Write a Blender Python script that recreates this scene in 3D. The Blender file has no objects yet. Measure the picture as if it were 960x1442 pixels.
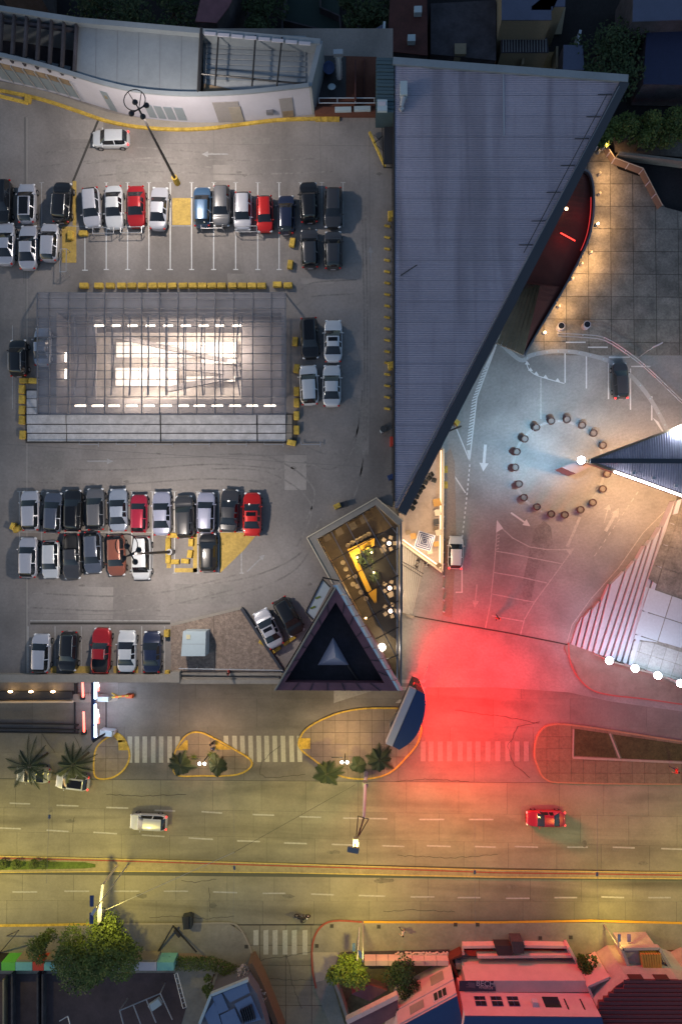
import bpy, bmesh, math, random
from mathutils import Vector, Matrix, Quaternion
random.seed(7)
R = math.radians
SC = bpy.context.scene
COL = SC.collection
# ------------------------------------------------------------------ camera
CAMH = 84.0; FPX = 961.0; CX, CY = 480.0, 721.0; NX, NY = 512.0, 762.0
cd = bpy.data.cameras.new('camera'); cam = bpy.data.objects.new('camera', cd); COL.objects.link(cam)
cd.sensor_fit = 'VERTICAL'; cd.sensor_height = 36.0; cd.lens = 36.0 * FPX / 1442.0
cd.clip_end = 1500; cd.clip_start = 0.5
QC = Vector((NX - CX, -(NY - CY), -FPX)).normalized().rotation_difference(Vector((0, 0, -1)))
cam.rotation_mode = 'QUATERNION'; cam.rotation_quaternion = QC; cam.location = (0, 0, CAMH)
SC.camera = cam
# ------------------------------------------------------------------ sky, moonlit dusk, exposure
w = bpy.data.worlds.new('World'); SC.world = w; w.use_nodes = True
nt = w.node_tree; bg = nt.nodes['Background']; sk = nt.nodes.new('ShaderNodeTexSky')
sk.sky_type = 'NISHITA'; sk.sun_disc = False; sk.ozone_density = 1.7; sk.sun_elevation = R(14.0); sk.sun_rotation = R(250)
nt.links.new(sk.outputs[0], bg.inputs[0]); bg.inputs[1].default_value = 0.135
sd = bpy.data.lights.new('sun', 'SUN'); so = bpy.data.objects.new('sun', sd); COL.objects.link(so)
sd.energy = 0.03; sd.angle = R(12); sd.color = (1, .9, .8)
so.rotation_euler = (R(76), 0, R(-70))
SC.view_settings.view_transform = 'Standard'; SC.view_settings.look = 'None'
SC.view_settings.exposure = 0.0; SC.view_settings.gamma = 1.0
SC.cycles.use_denoising = True
SC.cycles.max_bounces = 6; SC.cycles.diffuse_bounces = 2; SC.cycles.glossy_bounces = 3; SC.cycles.transparent_max_bounces = 12
SC.cycles.sample_clamp_indirect = 3.0; SC.cycles.caustics_reflective = False; SC.cycles.caustics_refractive = False

def P(u, v, z=0.0):
    d = QC @ Vector((u - CX, -(v - CY), -FPX))
    return Vector((0, 0, CAMH)) + d * ((z - CAMH) / d.z)
def PP(l, z=0.0): return [P(u, v, z) for u, v in l]
def mpp(z): return (CAMH - z) / FPX
DECK = 14.0
# ------------------------------------------------------------------ materials
MATS = {}
def mat(name, col, rough=.8, metal=0.0, var=0.0, scale=1.0, bump=0.0, bscale=8.0, emit=None, es=0.0, coat=0.0, rnd=0.0, fine=0.0, stain=None, trans=0.0, tcol=(1, 1, 1), spec=.5):
    if name in MATS: return MATS[name]
    m = bpy.data.materials.new(name); m.use_nodes = True; MATS[name] = m
    t = m.node_tree; N = t.nodes; L = t.links; b = N['Principled BSDF']
    b.inputs['Base Color'].default_value = (*col, 1); b.inputs['Roughness'].default_value = rough
    b.inputs['Metallic'].default_value = metal; b.inputs['Coat Weight'].default_value = coat
    b.inputs['Coat Roughness'].default_value = .08; b.inputs['Specular IOR Level'].default_value = spec
    cur = None
    if var or fine or stain or bump:
        g = N.new('ShaderNodeNewGeometry'); pos = g.outputs['Position']
    if var:
        n = N.new('ShaderNodeTexNoise'); n.inputs['Scale'].default_value = scale; n.inputs['Detail'].default_value = 6; n.inputs['Roughness'].default_value = .62
        L.new(pos, n.inputs['Vector'])
        r = N.new('ShaderNodeMapRange'); r.inputs[1].default_value = .28; r.inputs[2].default_value = .72
        r.inputs[3].default_value = 1 - var; r.inputs[4].default_value = 1 + var; L.new(n.outputs[0], r.inputs[0]); cur = r.outputs[0]
    if fine:
        n = N.new('ShaderNodeTexNoise'); n.inputs['Scale'].default_value = 3.5; n.inputs['Detail'].default_value = 8; n.inputs['Roughness'].default_value = .8
        L.new(pos, n.inputs['Vector'])
        r = N.new('ShaderNodeMapRange'); r.inputs[1].default_value = .3; r.inputs[2].default_value = .7
        r.inputs[3].default_value = 1 - fine; r.inputs[4].default_value = 1 + fine; L.new(n.outputs[0], r.inputs[0])
        if cur:
            mm = N.new('ShaderNodeMath'); mm.operation = 'MULTIPLY'; L.new(cur, mm.inputs[0]); L.new(r.outputs[0], mm.inputs[1]); cur = mm.outputs[0]
        else: cur = r.outputs[0]
    if rnd:
        oi = N.new('ShaderNodeObjectInfo'); r = N.new('ShaderNodeMapRange'); r.inputs[3].default_value = 1 - rnd; r.inputs[4].default_value = 1 + rnd
        L.new(oi.outputs['Random'], r.inputs[0])
        if cur:
            mm = N.new('ShaderNodeMath'); mm.operation = 'MULTIPLY'; L.new(cur, mm.inputs[0]); L.new(r.outputs[0], mm.inputs[1]); cur = mm.outputs[0]
        else: cur = r.outputs[0]
    if stain:   # (scale_x, scale_y, strength, colour): long dark tyre and water stains
        mp = N.new('ShaderNodeMapping'); mp.inputs['Scale'].default_value = (stain[0], stain[1], 1); L.new(pos, mp.inputs[0])
        n = N.new('ShaderNodeTexNoise'); n.inputs['Scale'].default_value = 1; n.inputs['Detail'].default_value = 4; n.inputs['Distortion'].default_value = .6; L.new(mp.outputs[0], n.inputs['Vector'])
        r = N.new('ShaderNodeMapRange'); r.inputs[1].default_value = .47; r.inputs[2].default_value = .72; r.inputs[3].default_value = 1; r.inputs[4].default_value = 1 - stain[2]
        L.new(n.outputs[0], r.inputs[0])
        if cur:
            mm = N.new('ShaderNodeMath'); mm.operation = 'MULTIPLY'; L.new(cur, mm.inputs[0]); L.new(r.outputs[0], mm.inputs[1]); cur = mm.outputs[0]
        else: cur = r.outputs[0]
    if cur:
        vm = N.new('ShaderNodeVectorMath'); vm.operation = 'SCALE'; vm.inputs[0].default_value = col; L.new(cur, vm.inputs['Scale']); L.new(vm.outputs[0], b.inputs['Base Color'])
    if bump:
        n = N.new('ShaderNodeTexNoise'); n.inputs['Scale'].default_value = bscale; n.inputs['Detail'].default_value = 4; L.new(pos, n.inputs['Vector'])
        bp = N.new('ShaderNodeBump'); bp.inputs['Strength'].default_value = bump; bp.inputs['Distance'].default_value = .03; L.new(n.outputs[0], bp.inputs['Height']); L.new(bp.outputs[0], b.inputs['Normal'])
    if emit:
        b.inputs['Emission Color'].default_value = (*emit, 1); b.inputs['Emission Strength'].default_value = es
    if trans:
        tr = N.new('ShaderNodeBsdfTransparent'); tr.inputs[0].default_value = (*tcol, 1)
        mx = N.new('ShaderNodeMixShader'); mx.inputs[0].default_value = trans
        L.new(b.outputs[0], mx.inputs[1]); L.new(tr.outputs[0], mx.inputs[2]); L.new(mx.outputs[0], N['Material Output'].inputs[0])
    return m
M_deck = mat('deck_concrete', (.27, .243, .228), .85, var=.27, scale=.11, fine=.17, bump=.25, stain=(.13, .05, .42))
M_joint = mat('dark_joint', (.06, .055, .05), .95)
M_conc = mat('forecourt_concrete', (.285, .28, .275), .75, var=.2, scale=.22, fine=.22, bump=.35, stain=(.09, .13, .32))
M_slab = mat('street_slab', (.26, .24, .185), .85, var=.16, scale=.35, fine=.14, rnd=.05, bump=.3, stain=(.035, .3, .5))
M_asph = mat('inner_street', (.2, .185, .17), .85, var=.2, scale=.3, fine=.15, rnd=.06, bump=.3, stain=(.05, .3, .35))
M_tile = mat('plaza_tile', (.21, .19, .165), .7, var=.4, scale=.5, fine=.42, rnd=.14, bump=.4)
M_brickp = mat('island_paver', (.25, .2, .155), .9, var=.12, scale=.8, fine=.14, rnd=.08, bump=.3)
M_earth = mat('dark_earth', (.014, .013, .016), 1, var=.5, scale=.15, fine=.4)
M_side = mat('sidewalk_concrete', (.24, .22, .19), .9, var=.2, scale=.5, fine=.16, rnd=.07, bump=.3)
M_white = mat('white_paint_line', (.62, .62, .62), .7, fine=.12)
M_faded = mat('faded_paint_line', (.40, .39, .38), .8, fine=.35)
M_yel = mat('yellow_paint', (.62, .38, .04), .7, fine=.18)
M_yelf = mat('worn_yellow_paint', (.50, .34, .09), .85, fine=.3, var=.2, scale=.8)
M_kerby = mat('yellow_kerb_paint', (.56, .37, .06), .85, fine=.4, var=.3, scale=1.6, rnd=.15)
M_kerb = mat('kerb_concrete', (.34, .3, .25), .9, fine=.15)
M_kerbr = mat('red_kerb_paint', (.30, .07, .045), .8, fine=.25)
M_roof = mat('corrugated_metal', (.375, .35, .43), .6, metal=.2, var=.12, scale=.12, fine=.12, stain=(.6, .05, .34))
M_roof2 = mat('grey_sheet_metal', (.27, .30, .33), .45, metal=.3, var=.12, scale=.4, fine=.06)
M_fasc = mat('dark_fascia', (.06, .065, .08), .4, metal=.3)
M_wallw = mat('white_render', (.46, .45, .52), .7, var=.06, scale=.5, fine=.04)
M_beige = mat('beige_parapet', (.30, .265, .225), .85, var=.12, scale=.6, fine=.12)
M_steel = mat('grey_steel', (.22, .22, .24), .4, metal=.5)
M_dsteel = mat('dark_steel', (.035, .033, .035), .45, metal=.3)
M_galv = mat('galvanised_steel', (.5, .5, .52), .4, metal=.6)
M_blue = mat('navy_sheet', (.025, .05, .15), .5, fine=.08)
M_pink = mat('pale_pink_render', (.62, .42, .42), .8, var=.08, scale=.8, fine=.06)
M_maroon = mat('maroon_roof_tile', (.16, .035, .04), .8, fine=.2)
M_win = mat('dark_window', (.015, .018, .025), .12)
M_glassc = mat('car_glass', (.012, .014, .018), .06, spec=.8)
M_sunroof = mat('black_sunroof', (.008, .008, .01), .08)
M_tyre = mat('tyre_rubber', (.015, .015, .016), .9)
M_rim = mat('alloy_rim', (.45, .45, .47), .3, metal=.8)
M_head = mat('headlamp_lens', (.7, .72, .75), .1)
M_tail = mat('tail_lamp_lens', (.45, .012, .012), .2)
M_tailon = mat('tail_lamp_lit', (.5, .01, .01), .3, emit=(1, .03, .03), es=4)
M_trim = mat('black_plastic', (.02, .02, .022), .6)
M_canopy = mat('milky_canopy_glass', (.36, .38, .44), .3, trans=.74, tcol=(.96, .94, .93), fine=.25, var=.3, scale=.5)
M_glass = mat('clear_roof_glass', (.05, .05, .06), .08, trans=.86, tcol=(.95, .93, .9))
M_plate = mat('white_slab', (.56, .54, .54), .8, var=.22, scale=1.2, fine=.18)
M_tube = mat('lit_tube', (1, 1, 1), .5, emit=(1, .84, .68), es=16)
M_atr = mat('atrium_floor', (.55, .5, .46), .5, var=.35, scale=.5, fine=.3)
M_atrd = mat('atrium_wall', (.27, .25, .25), .8, fine=.1)
M_leaf = mat('leaf_green', (.075, .11, .018), .7, rnd=.1, var=.55, scale=.9)
M_leafb = mat('leaf_bright', (.12, .17, .02), .7, var=.5, scale=1.2)
M_leafd = mat('leaf_dark', (.03, .055, .018), .8, var=.5, scale=1)
M_palm = mat('palm_leaf', (.028, .045, .014), .6, var=.3, scale=2)
M_bark = mat('bark', (.10, .075, .05), .95, fine=.3)
M_grass = mat('grass', (.10, .15, .025), .95, fine=.5, var=.3, scale=1)
M_gravel = mat('roof_gravel', (.27, .205, .165), .95, fine=.55, var=.25, scale=2.5, bump=1, bscale=10)
M_purple = mat('oxide_purple_cap', (.16, .065, .085), .6, var=.2, scale=.8, fine=.12)
M_black = mat('tar_roof', (.02, .017, .025), .85, var=.5, scale=.6, fine=.25)
M_pale = mat('pale_blue_panel', (.42, .50, .54), .5, fine=.05)
M_wood = mat('varnished_wood', (.50, .26, .06), .5, fine=.2)
M_yelc = mat('yellow_counter', (.80, .48, .06), .4, fine=.1)
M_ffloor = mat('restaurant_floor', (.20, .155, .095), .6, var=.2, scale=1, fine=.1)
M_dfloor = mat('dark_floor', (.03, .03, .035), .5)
M_seat = mat('pale_seat', (.65, .55, .40), .6)
M_ter = mat('terrace_floor', (.46, .36, .29), .7, var=.12, scale=1, fine=.12)
M_stair = mat('stair_stone', (.42, .40, .38), .8, var=.1, scale=1, fine=.12)
M_stairw = mat('white_stair_stone', (.44, .44, .50), .7, var=.08, scale=1, fine=.08)
M_wtile = mat('white_plaza_tile', (.46, .50, .54), .5, fine=.08, rnd=.05)
M_red = mat('red_canvas_roof', (.11, .022, .015), .85, var=.3, scale=.3, fine=.06)
M_tan = mat('tan_board', (.25, .18, .115), .7, var=.3, scale=.6, fine=.15)
M_redl = mat('red_neon', (1, .1, .05), .5, emit=(1, .03, .02), es=5)
M_screen = mat('led_screen_red', (.02, .01, .01), .5, emit=(1, .04, .03), es=10)
M_signw = mat('sign_white_side', (.55, .5, .55), .6)
M_warm = mat('warm_lamp_glow', (1, .8, .5), .5, emit=(1, .62, .30), es=18)
M_cool = mat('cool_lamp_glow', (1, 1, 1), .5, emit=(.72, .88, 1), es=40)
M_coolbig = mat('cool_floodlight_glow', (1, 1, 1), .5, emit=(.75, .88, 1), es=36)
M_bluel = mat('blue_white_led', (.8, .9, 1), .5, emit=(.55, .72, 1), es=11)
M_whl = mat('white_led_strip', (1, 1, 1), .5, emit=(.95, .95, 1), es=9)
M_brick = mat('dark_red_roofing', (.075, .025, .022), .9, fine=.25, var=.3, scale=.6)
M_teal = mat('dark_teal_roofing', (.06, .10, .12), .5, fine=.1)
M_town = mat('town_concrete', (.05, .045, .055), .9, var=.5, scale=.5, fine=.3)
M_court = mat('dark_green_court', (.018, .036, .032), .9, fine=.15)
M_cream = mat('cream_render', (.24, .20, .14), .9, fine=.15)
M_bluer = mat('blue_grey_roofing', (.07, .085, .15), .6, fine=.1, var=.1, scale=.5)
M_terra = mat('rust_terrace', (.13, .045, .028), .9, fine=.2)
M_bin = mat('bin_plastic', (.03, .035, .04), .6)
M_orange = mat('orange_plastic', (.7, .12, .02), .6)
M_skin = mat('skin', (.45, .27, .19), .6)
M_hair = mat('hair', (.02, .014, .01), .8)
M_green = mat('green_wall_paint', (.10, .42, .06), .8, fine=.1)
M_aqua = mat('aqua_wall_paint', (.16, .42, .42), .8, fine=.1)
M_redp = mat('red_wall_paint', (.5, .05, .03), .8, fine=.1)
M_yard = mat('dusky_yard', (.075, .05, .055), .9, var=.3, scale=.4, fine=.2)
M_soil = mat('lawn_soil', (.16, .13, .07), 1, fine=.4, var=.3, scale=.7)
M_dlawn = mat('dark_lawn', (.06, .06, .025), 1, fine=.5, var=.3, scale=.5)

# ------------------------------------------------------------------ mesh helpers
def root_off(parent):
    p = parent
    while p is not None and p.parent is not None: p = p.parent
    return Vector(p.location) if p is not None else Vector((0, 0, 0))
class G:
    def __init__(s): s.v = []; s.f = []
    def add(s, vs, fs):
        o = len(s.v); s.v += [Vector(x) for x in vs]; s.f += [tuple(i + o for i in f) for f in fs]; return s
    def box(s, c, d, rz=0.0, tilt=None):
        x, y, z = d[0] / 2, d[1] / 2, d[2] / 2
        vs = [Vector((a * x, b * y, e * z)) for e in (-1, 1) for a, b in ((-1, -1), (1, -1), (1, 1), (-1, 1))]
        m = Matrix.Rotation(rz, 3, 'Z')
        if tilt: m = m @ Matrix.Rotation(tilt[0], 3, 'X') @ Matrix.Rotation(tilt[1], 3, 'Y')
        return s.add([m @ q + Vector(c) for q in vs], [(3, 2, 1, 0), (4, 5, 6, 7), (0, 1, 5, 4), (1, 2, 6, 5), (2, 3, 7, 6), (3, 0, 4, 7)])
    def prism(s, pts, z0, z1, cap=True, bottom=False):
        pts = [(p[0], p[1]) for p in pts]
        a = sum(pts[i][0] * pts[(i + 1) % len(pts)][1] - pts[(i + 1) % len(pts)][0] * pts[i][1] for i in range(len(pts)))
        if a < 0: pts = pts[::-1]
        n = len(pts)
        vs = [(x, y, z0) for x, y in pts] + [(x, y, z1) for x, y in pts]
        fs = [(i, (i + 1) % n, n + (i + 1) % n, n + i) for i in range(n)]
        if cap: fs.append(tuple(range(n, 2 * n)))
        if bottom: fs.append(tuple(range(n - 1, -1, -1)))
        return s.add(vs, fs)
    def flat(s, pts, z=None):
        pts = [Vector((p[0], p[1], p[2] if z is None else z)) for p in pts]
        a = sum(pts[i].x * pts[(i + 1) % len(pts)].y - pts[(i + 1) % len(pts)].x * pts[i].y for i in range(len(pts)))
        if a < 0: pts = pts[::-1]
        return s.add(pts, [tuple(range(len(pts)))])
    def tube(s, a, b, r, n=6, r2=None):
        a = Vector(a); b = Vector(b); d = (b - a).normalized(); r2 = r if r2 is None else r2
        u = d.orthogonal().normalized(); w_ = d.cross(u)
        vs = []
        for c, rr in ((a, r), (b, r2)):
            for i in range(n):
                t = 2 * math.pi * i / n; vs.append(c + u * math.cos(t) * rr + w_ * math.sin(t) * rr)
        fs = [(i, (i + 1) % n, n + (i + 1) % n, n + i) for i in range(n)] + [tuple(range(n - 1, -1, -1)), tuple(range(n, 2 * n))]
        return s.add(vs, fs)
    def path(s, pts, r, n=5):
        for a, b in zip(pts, pts[1:]): s.tube(a, b, r, n)
        return s
    def ring(s, c, r, t, n=28, m=5):
        c = Vector(c)
        vs = [c + Vector(((r + t * math.cos(2 * math.pi * j / m)) * math.cos(2 * math.pi * i / n), (r + t * math.cos(2 * math.pi * j / m)) * math.sin(2 * math.pi * i / n), t * math.sin(2 * math.pi * j / m))) for i in range(n) for j in range(m)]
        fs = [(i * m + j, ((i + 1) % n) * m + j, ((i + 1) % n) * m + (j + 1) % m, i * m + (j + 1) % m) for i in range(n) for j in range(m)]
        return s.add(vs, fs)
    def ribbon(s, pts, wd, z=None):   # flat strip of width wd along a path
        pts = [Vector((p[0], p[1], p[2] if z is None else z)) for p in pts]
        L = []; Rr = []
        for i, p in enumerate(pts):
            a = pts[max(i - 1, 0)]; b = pts[min(i + 1, len(pts) - 1)]; d = (b - a); d.z = 0; d.normalize()
            nn = Vector((-d.y, d.x, 0)) * (wd / 2); L.append(p + nn); Rr.append(p - nn)
        n = len(pts)
        return s.add(L + Rr, [(n + i, n + i + 1, i + 1, i) for i in range(n - 1)])
    def wallrib(s, pts, wd, z0, z1):  # low solid wall or kerb along a path
        pts = [Vector((p[0], p[1], 0)) for p in pts]; n = len(pts); L = []; Rr = []
        for i, p in enumerate(pts):
            a = pts[max(i - 1, 0)]; b = pts[min(i + 1, n - 1)]; d = (b - a).normalized(); nn = Vector((-d.y, d.x, 0)) * (wd / 2); L.append(p + nn); Rr.append(p - nn)
        up = Vector((0, 0, z1)); lo = Vector((0, 0, z0))
        vs = [p + up for p in L] + [p + up for p in Rr] + [p + lo for p in L] + [p + lo for p in Rr]
        fs = []
        for i in range(n - 1):
            fs += [(n + i, n + i + 1, i + 1, i), (i, i + 1, 2 * n + i + 1, 2 * n + i), (3 * n + i, 3 * n + i + 1, n + i + 1, n + i)]
        fs += [(0, 2 * n, 3 * n, n), (n - 1, 2 * n - 1, 4 * n - 1, 3 * n - 1)]
        return s.add(vs, fs)
    def sphere(s, c, r, n=8, m=5):
        c = Vector(c); r = Vector(r) if hasattr(r, '__len__') else Vector((r, r, r)); vs = [c + Vector((0, 0, r.z))]
        for j in range(1, m):
            t = math.pi * j / m
            for i in range(n): p = 2 * math.pi * i / n; vs.append(c + Vector((r.x * math.sin(t) * math.cos(p), r.y * math.sin(t) * math.sin(p), r.z * math.cos(t))))
        vs.append(c - Vector((0, 0, r.z))); fs = [(0, 1 + i, 1 + (i + 1) % n) for i in range(n)]
        for j in range(m - 2):
            for i in range(n): a = 1 + j * n + i; b = 1 + j * n + (i + 1) % n; fs.append((a, a + n, b + n, b))
        e = len(vs) - 1; k = 1 + (m - 2) * n; fs += [(e, k + (i + 1) % n, k + i) for i in range(n)]
        return s.add(vs, fs)
    def out(s, name, m, parent=None, smooth=False, **props):
        off = root_off(parent) if parent is not None else Vector((0, 0, 0))
        me = bpy.data.meshes.new(name); me.from_pydata([tuple(q - off) for q in s.v], [], s.f); me.update()
        ms = m if isinstance(m, (list, tuple)) else [m]
        for x in ms: me.materials.append(x)
        if smooth: me.polygons.foreach_set('use_smooth', [True] * len(me.polygons))
        o = bpy.data.objects.new(name, me); COL.objects.link(o)
        if parent is not None: o.parent = parent
        for k, x in props.items(): o[k] = x
        return o
def thing(name, label, cat, loc=(0, 0, 0), group=None, rz=0):
    o = bpy.data.objects.new(name, None); COL.objects.link(o); o.location = loc; o.rotation_euler.z = rz
    o.empty_display_size = .3
    o['label'] = label; o['category'] = cat
    if group: o['group'] = group
    return o
def tag(o, label, cat, group=None):
    o['label'] = label; o['category'] = cat
    if group: o['group'] = group
    return o
def struct(o): o['kind'] = 'structure'; return o
def dup(root, loc, rz, label, group=None):
    r = root.copy(); COL.objects.link(r); r.location = loc; r.rotation_euler.z = rz; r['label'] = label
    if group: r['group'] = group
    for ch in list(root.children):
        c = ch.copy(); COL.objects.link(c); c.parent = r
        for g in ch.children:
            d = g.copy(); COL.objects.link(d); d.parent = c
    return r
def light(kind, loc, energy, color, parent=None, to=None, size=.3, angle=150, blend=.5, rect=None, name='lamp_light'):
    d = bpy.data.lights.new(name, kind); d.energy = energy; d.color = color
    if kind == 'SPOT': d.spot_size = R(angle); d.spot_blend = blend; d.shadow_soft_size = size
    elif kind == 'POINT': d.shadow_soft_size = size
    elif kind == 'AREA':
        d.shape = 'RECTANGLE' if rect else 'SQUARE'; d.size = rect[0] if rect else size
        if rect: d.size_y = rect[1]
    o = bpy.data.objects.new(name, d); COL.objects.link(o)
    if parent is not None: o.parent = parent; o.location = Vector(loc) - root_off(parent)
    else: o.location = loc
    if to is not None:
        o.rotation_mode = 'QUATERNION'; o.rotation_quaternion = (Vector(to) - Vector(loc)).to_track_quat('-Z', 'Y')
    return o
ORD = ['first', 'second', 'third', 'fourth', 'fifth', 'sixth', 'seventh', 'eighth', 'ninth', 'tenth', 'eleventh', 'twelfth', 'thirteenth', 'fourteenth', 'fifteenth', 'sixteenth', 'seventeenth', 'eighteenth', 'nineteenth', 'twentieth', 'twenty-first', 'twenty-second', 'twenty-third', 'twenty-fourth']
def smoothpath(pts, n=6, closed=False):
    pts = [Vector(p) for p in pts]; out = []; N = len(pts); rng = range(N if closed else N - 1)
    for i in rng:
        if closed: p0, p1, p2, p3 = pts[i - 1], pts[i], pts[(i + 1) % N], pts[(i + 2) % N]
        else: p0, p1, p2, p3 = pts[max(i - 1, 0)], pts[i], pts[i + 1], pts[min(i + 2, N - 1)]
        for k in range(n):
            t = k / n; out.append(.5 * ((2 * p1) + (p2 - p0) * t + (2 * p0 - 5 * p1 + 4 * p2 - p3) * t * t + (-p0 + 3 * p1 - 3 * p2 + p3) * t ** 3))
    if not closed: out.append(pts[-1])
    return out
def clip(subject, win):  # subject polygon against a convex counter-clockwise window
    out = [(p[0], p[1]) for p in subject]
    for i in range(len(win)):
        a = win[i]; b = win[(i + 1) % len(win)]; inp = out; out = []
        if not inp: return []
        def side(p): return (b[0] - a[0]) * (p[1] - a[1]) - (b[1] - a[1]) * (p[0] - a[0])
        for j in range(len(inp)):
            p = inp[j - 1]; q = inp[j]; sp = side(p); sq = side(q)
            if (sp >= 0) != (sq >= 0):
                t = sp / (sp - sq); out.append((p[0] + (q[0] - p[0]) * t, p[1] + (q[1] - p[1]) * t))
            if sq >= 0: out.append(q)
    return out
def area(p): return .5 * sum(p[i - 1][0] * p[i][1] - p[i][0] * p[i - 1][1] for i in range(len(p)))
def tiles(parent, name, m, region_px, origin, du, dv, nu, nv, z, gap=.05, h=.03, stagger=0, zplane=None, amin=.06):
    """slabs laid on a grid, cut to the region's outline, each a piece of its own with recessed joints"""
    zp = z if zplane is None else zplane
    reg = PP(region_px, zp); o = P(*origin, zp)
    A = P(origin[0] + du[0], origin[1] + du[1], zp) - o; B = P(origin[0] + dv[0], origin[1] + dv[1], zp) - o
    ga = gap / 2 / A.length; gb = gap / 2 / B.length; n = 0
    for j in range(nv):
        for i in range(nu):
            x = i + (stagger if j % 2 else 0)
            c = [o + A * (x + s) + B * (j + t) for s, t in ((ga, gb), (1 - ga, gb), (1 - ga, 1 - gb), (ga, 1 - gb))]
            w_ = [(q.x, q.y) for q in c]
            if area(w_) < 0: w_ = w_[::-1]
            r = clip(reg, w_)
            if len(r) < 3 or abs(area(r)) < amin: continue
            rr = []
            for q in r:
                if not rr or (abs(q[0] - rr[-1][0]) + abs(q[1] - rr[-1][1])) > .003: rr.append(q)
            if len(rr) < 3: continue
            G().prism(rr, z - h, z + random.uniform(-.002, .002)).out(name, m, parent); n += 1
    return n

exec_order = []
# ================================================================== GROUND AND ROADS
ground = struct(G().flat([(-700, -700, -.25), (700, -700, -.25), (700, 700, -.25), (-700, 700, -.25)]).out('ground', M_earth))
fc = [(560, 470), (700, 470), (745, 500), (960, 500), (1200, 470), (1200, 1010), (960, 1002), (860, 988), (800, 975), (700, 968), (540, 968), (470, 990), (470, 700)]
struct(G().prism(PP(fc), -.3, 0).out('forecourt', M_conc))
plaza = struct(G().prism(PP([(725, 205), (848, 200), (870, 238), (905, 250), (936, 292), (1100, 330), (1200, 500), (960, 501), (745, 501), (690, 470), (700, 300)]), -.3, -.02).out('plaza', M_joint))
tiles(plaza, 'paving_tile', M_tile, [(725, 205), (848, 200), (870, 238), (905, 250), (936, 292), (1000, 310), (1000, 500.5), (745, 500.5), (700, 480), (700, 300)], (671, 196), (31, 0), (0, 31.2), 12, 11, 0.008, gap=.07)
# streets: a bed and slabs
M_sj = mat('slab_joint', (.10, .10, .085), .95)
avenue = struct(G().prism(PP([(-200, 1094), (1200, 1108), (1200, 1310), (-200, 1305)]), -.3, -.012).out('avenue', M_sj))
def slabrows(parent, name, m, lv, rv, du, x0=-40, x1=1000, z=0.0):
    for k in range(len(lv) - 1):
        off = [0, 22, 9, 31, 15][k % 5]; x = x0 - off
        while x < x1:
            wd = du * random.choice([1, 1, 1, .92, 1.08]); a = x; b = min(x + wd, x1); x = b
            f = lambda u, L, Rr: L + (Rr - L) * (u / 960.0)
            q = [P(a, f(a, lv[k], rv[k])), P(b, f(b, lv[k], rv[k])), P(b, f(b, lv[k + 1], rv[k + 1])), P(a, f(a, lv[k + 1], rv[k + 1]))]
            c = sum(q, Vector()) / 4; q = [c + (p - c) * (1 - .02 / max(1, (p - c).length)) for p in q]
            G().prism(q, -.03, random.uniform(-.003, .003) + z).out(name, m, parent)
slabrows(avenue, 'concrete_slab', M_slab, [1097, 1137, 1171, 1206], [1104, 1150, 1192, 1228], 68)
slabrows(avenue, 'concrete_slab', M_slab, [1231, 1268, 1303], [1240, 1270, 1299], 72)
istreet = struct(G().prism(PP([(-200, 940), (470, 940), (640, 968), (800, 975), (860, 988), (1200, 1020), (1200, 1108), (-200, 1094)]), -.3, -.024).out('inner_street', M_sj))
def slabrows2(rows, xs0, xs1, du, zz=-.012):
    slabrows(istreet, 'street_slab', M_asph, rows[0], rows[1], du, xs0, xs1, zz)
slabrows2(([944, 984, 1024, 1060, 1096.5], [944, 984, 1024, 1060, 1103.5]), -40, 1000, 108)
# dashes
def strip_px(name, m, parent, pts, wpx, z, zplane=None, mm=None):
    zp = z if zplane is None else zplane
    return G().ribbon(PP(pts, zp), wpx * mpp(zp), z).out(name, m, parent)
for a, b, v0, v1 in [(14, 43, 1131, 1132), (80, 111, 1134, 1135), (150, 181, 1137, 1138), (218, 247, 1141, 1142), (284, 313, 1143, 1145), (356, 386, 1147, 1148), (422, 452, 1150, 1151), (483, 545, 1152, 1153), (590, 625, 1154, 1154), (660, 694, 1154, 1154),
                     (0, 30, 1166, 1167), (66, 97, 1169, 1171), (132, 165, 1172, 1174), (200, 232, 1176, 1178), (266, 300, 1180, 1182), (334, 366, 1184, 1185), (400, 432, 1187, 1188), (467, 497, 1189, 1190),
                     (538, 569, 1191, 1192), (601, 634, 1191, 1192), (668, 698, 1192, 1193), (724, 757, 1192, 1193), (798, 827, 1193, 1193), (862, 893, 1193, 1194), (930, 962, 1195, 1196),
                     (18, 53, 1256, 1256), (91, 126, 1255, 1255), (161, 197, 1255, 1255), (231, 265, 1255, 1255), (300, 334, 1256, 1257), (370, 402, 1258, 1258), (438, 470, 1259, 1260), (505, 542, 1261, 1262), (578, 611, 1263, 1263), (644, 676, 1264, 1264), (712, 745, 1265, 1265), (780, 812, 1264, 1264), (846, 878, 1263, 1264), (912, 944, 1264, 1264)]:
    strip_px('lane_dash', M_faded, avenue, [(a, v0), (b, v1)], 2.0, .008)
def zebra(bars, v0, v1, wpx, m, lean=0):
    for x in bars:
        q = [(x, v0), (x + wpx, v0), (x + wpx + lean, v1), (x + lean, v1)]
        G().flat(PP(q), .012).out('crossing_bar', m, istreet)
M_zeb = mat('crossing_paint', (.47, .46, .40), .8, fine=.2)
zebra([180, 190, 201, 213, 224, 236, 247], 1037, 1074, 6.5, M_zeb)
zebra([315, 327, 338, 349.5, 361, 372, 383.5, 395, 407, 418], 1036, 1073, 6.5, M_zeb, 1)
zebra([592, 603, 616, 629, 644, 657, 669, 683, 697, 711, 724, 737], 1044, 1072, 7, mat('ghost_crossing_paint', (.25, .24, .23), .8, fine=.2))
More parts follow.
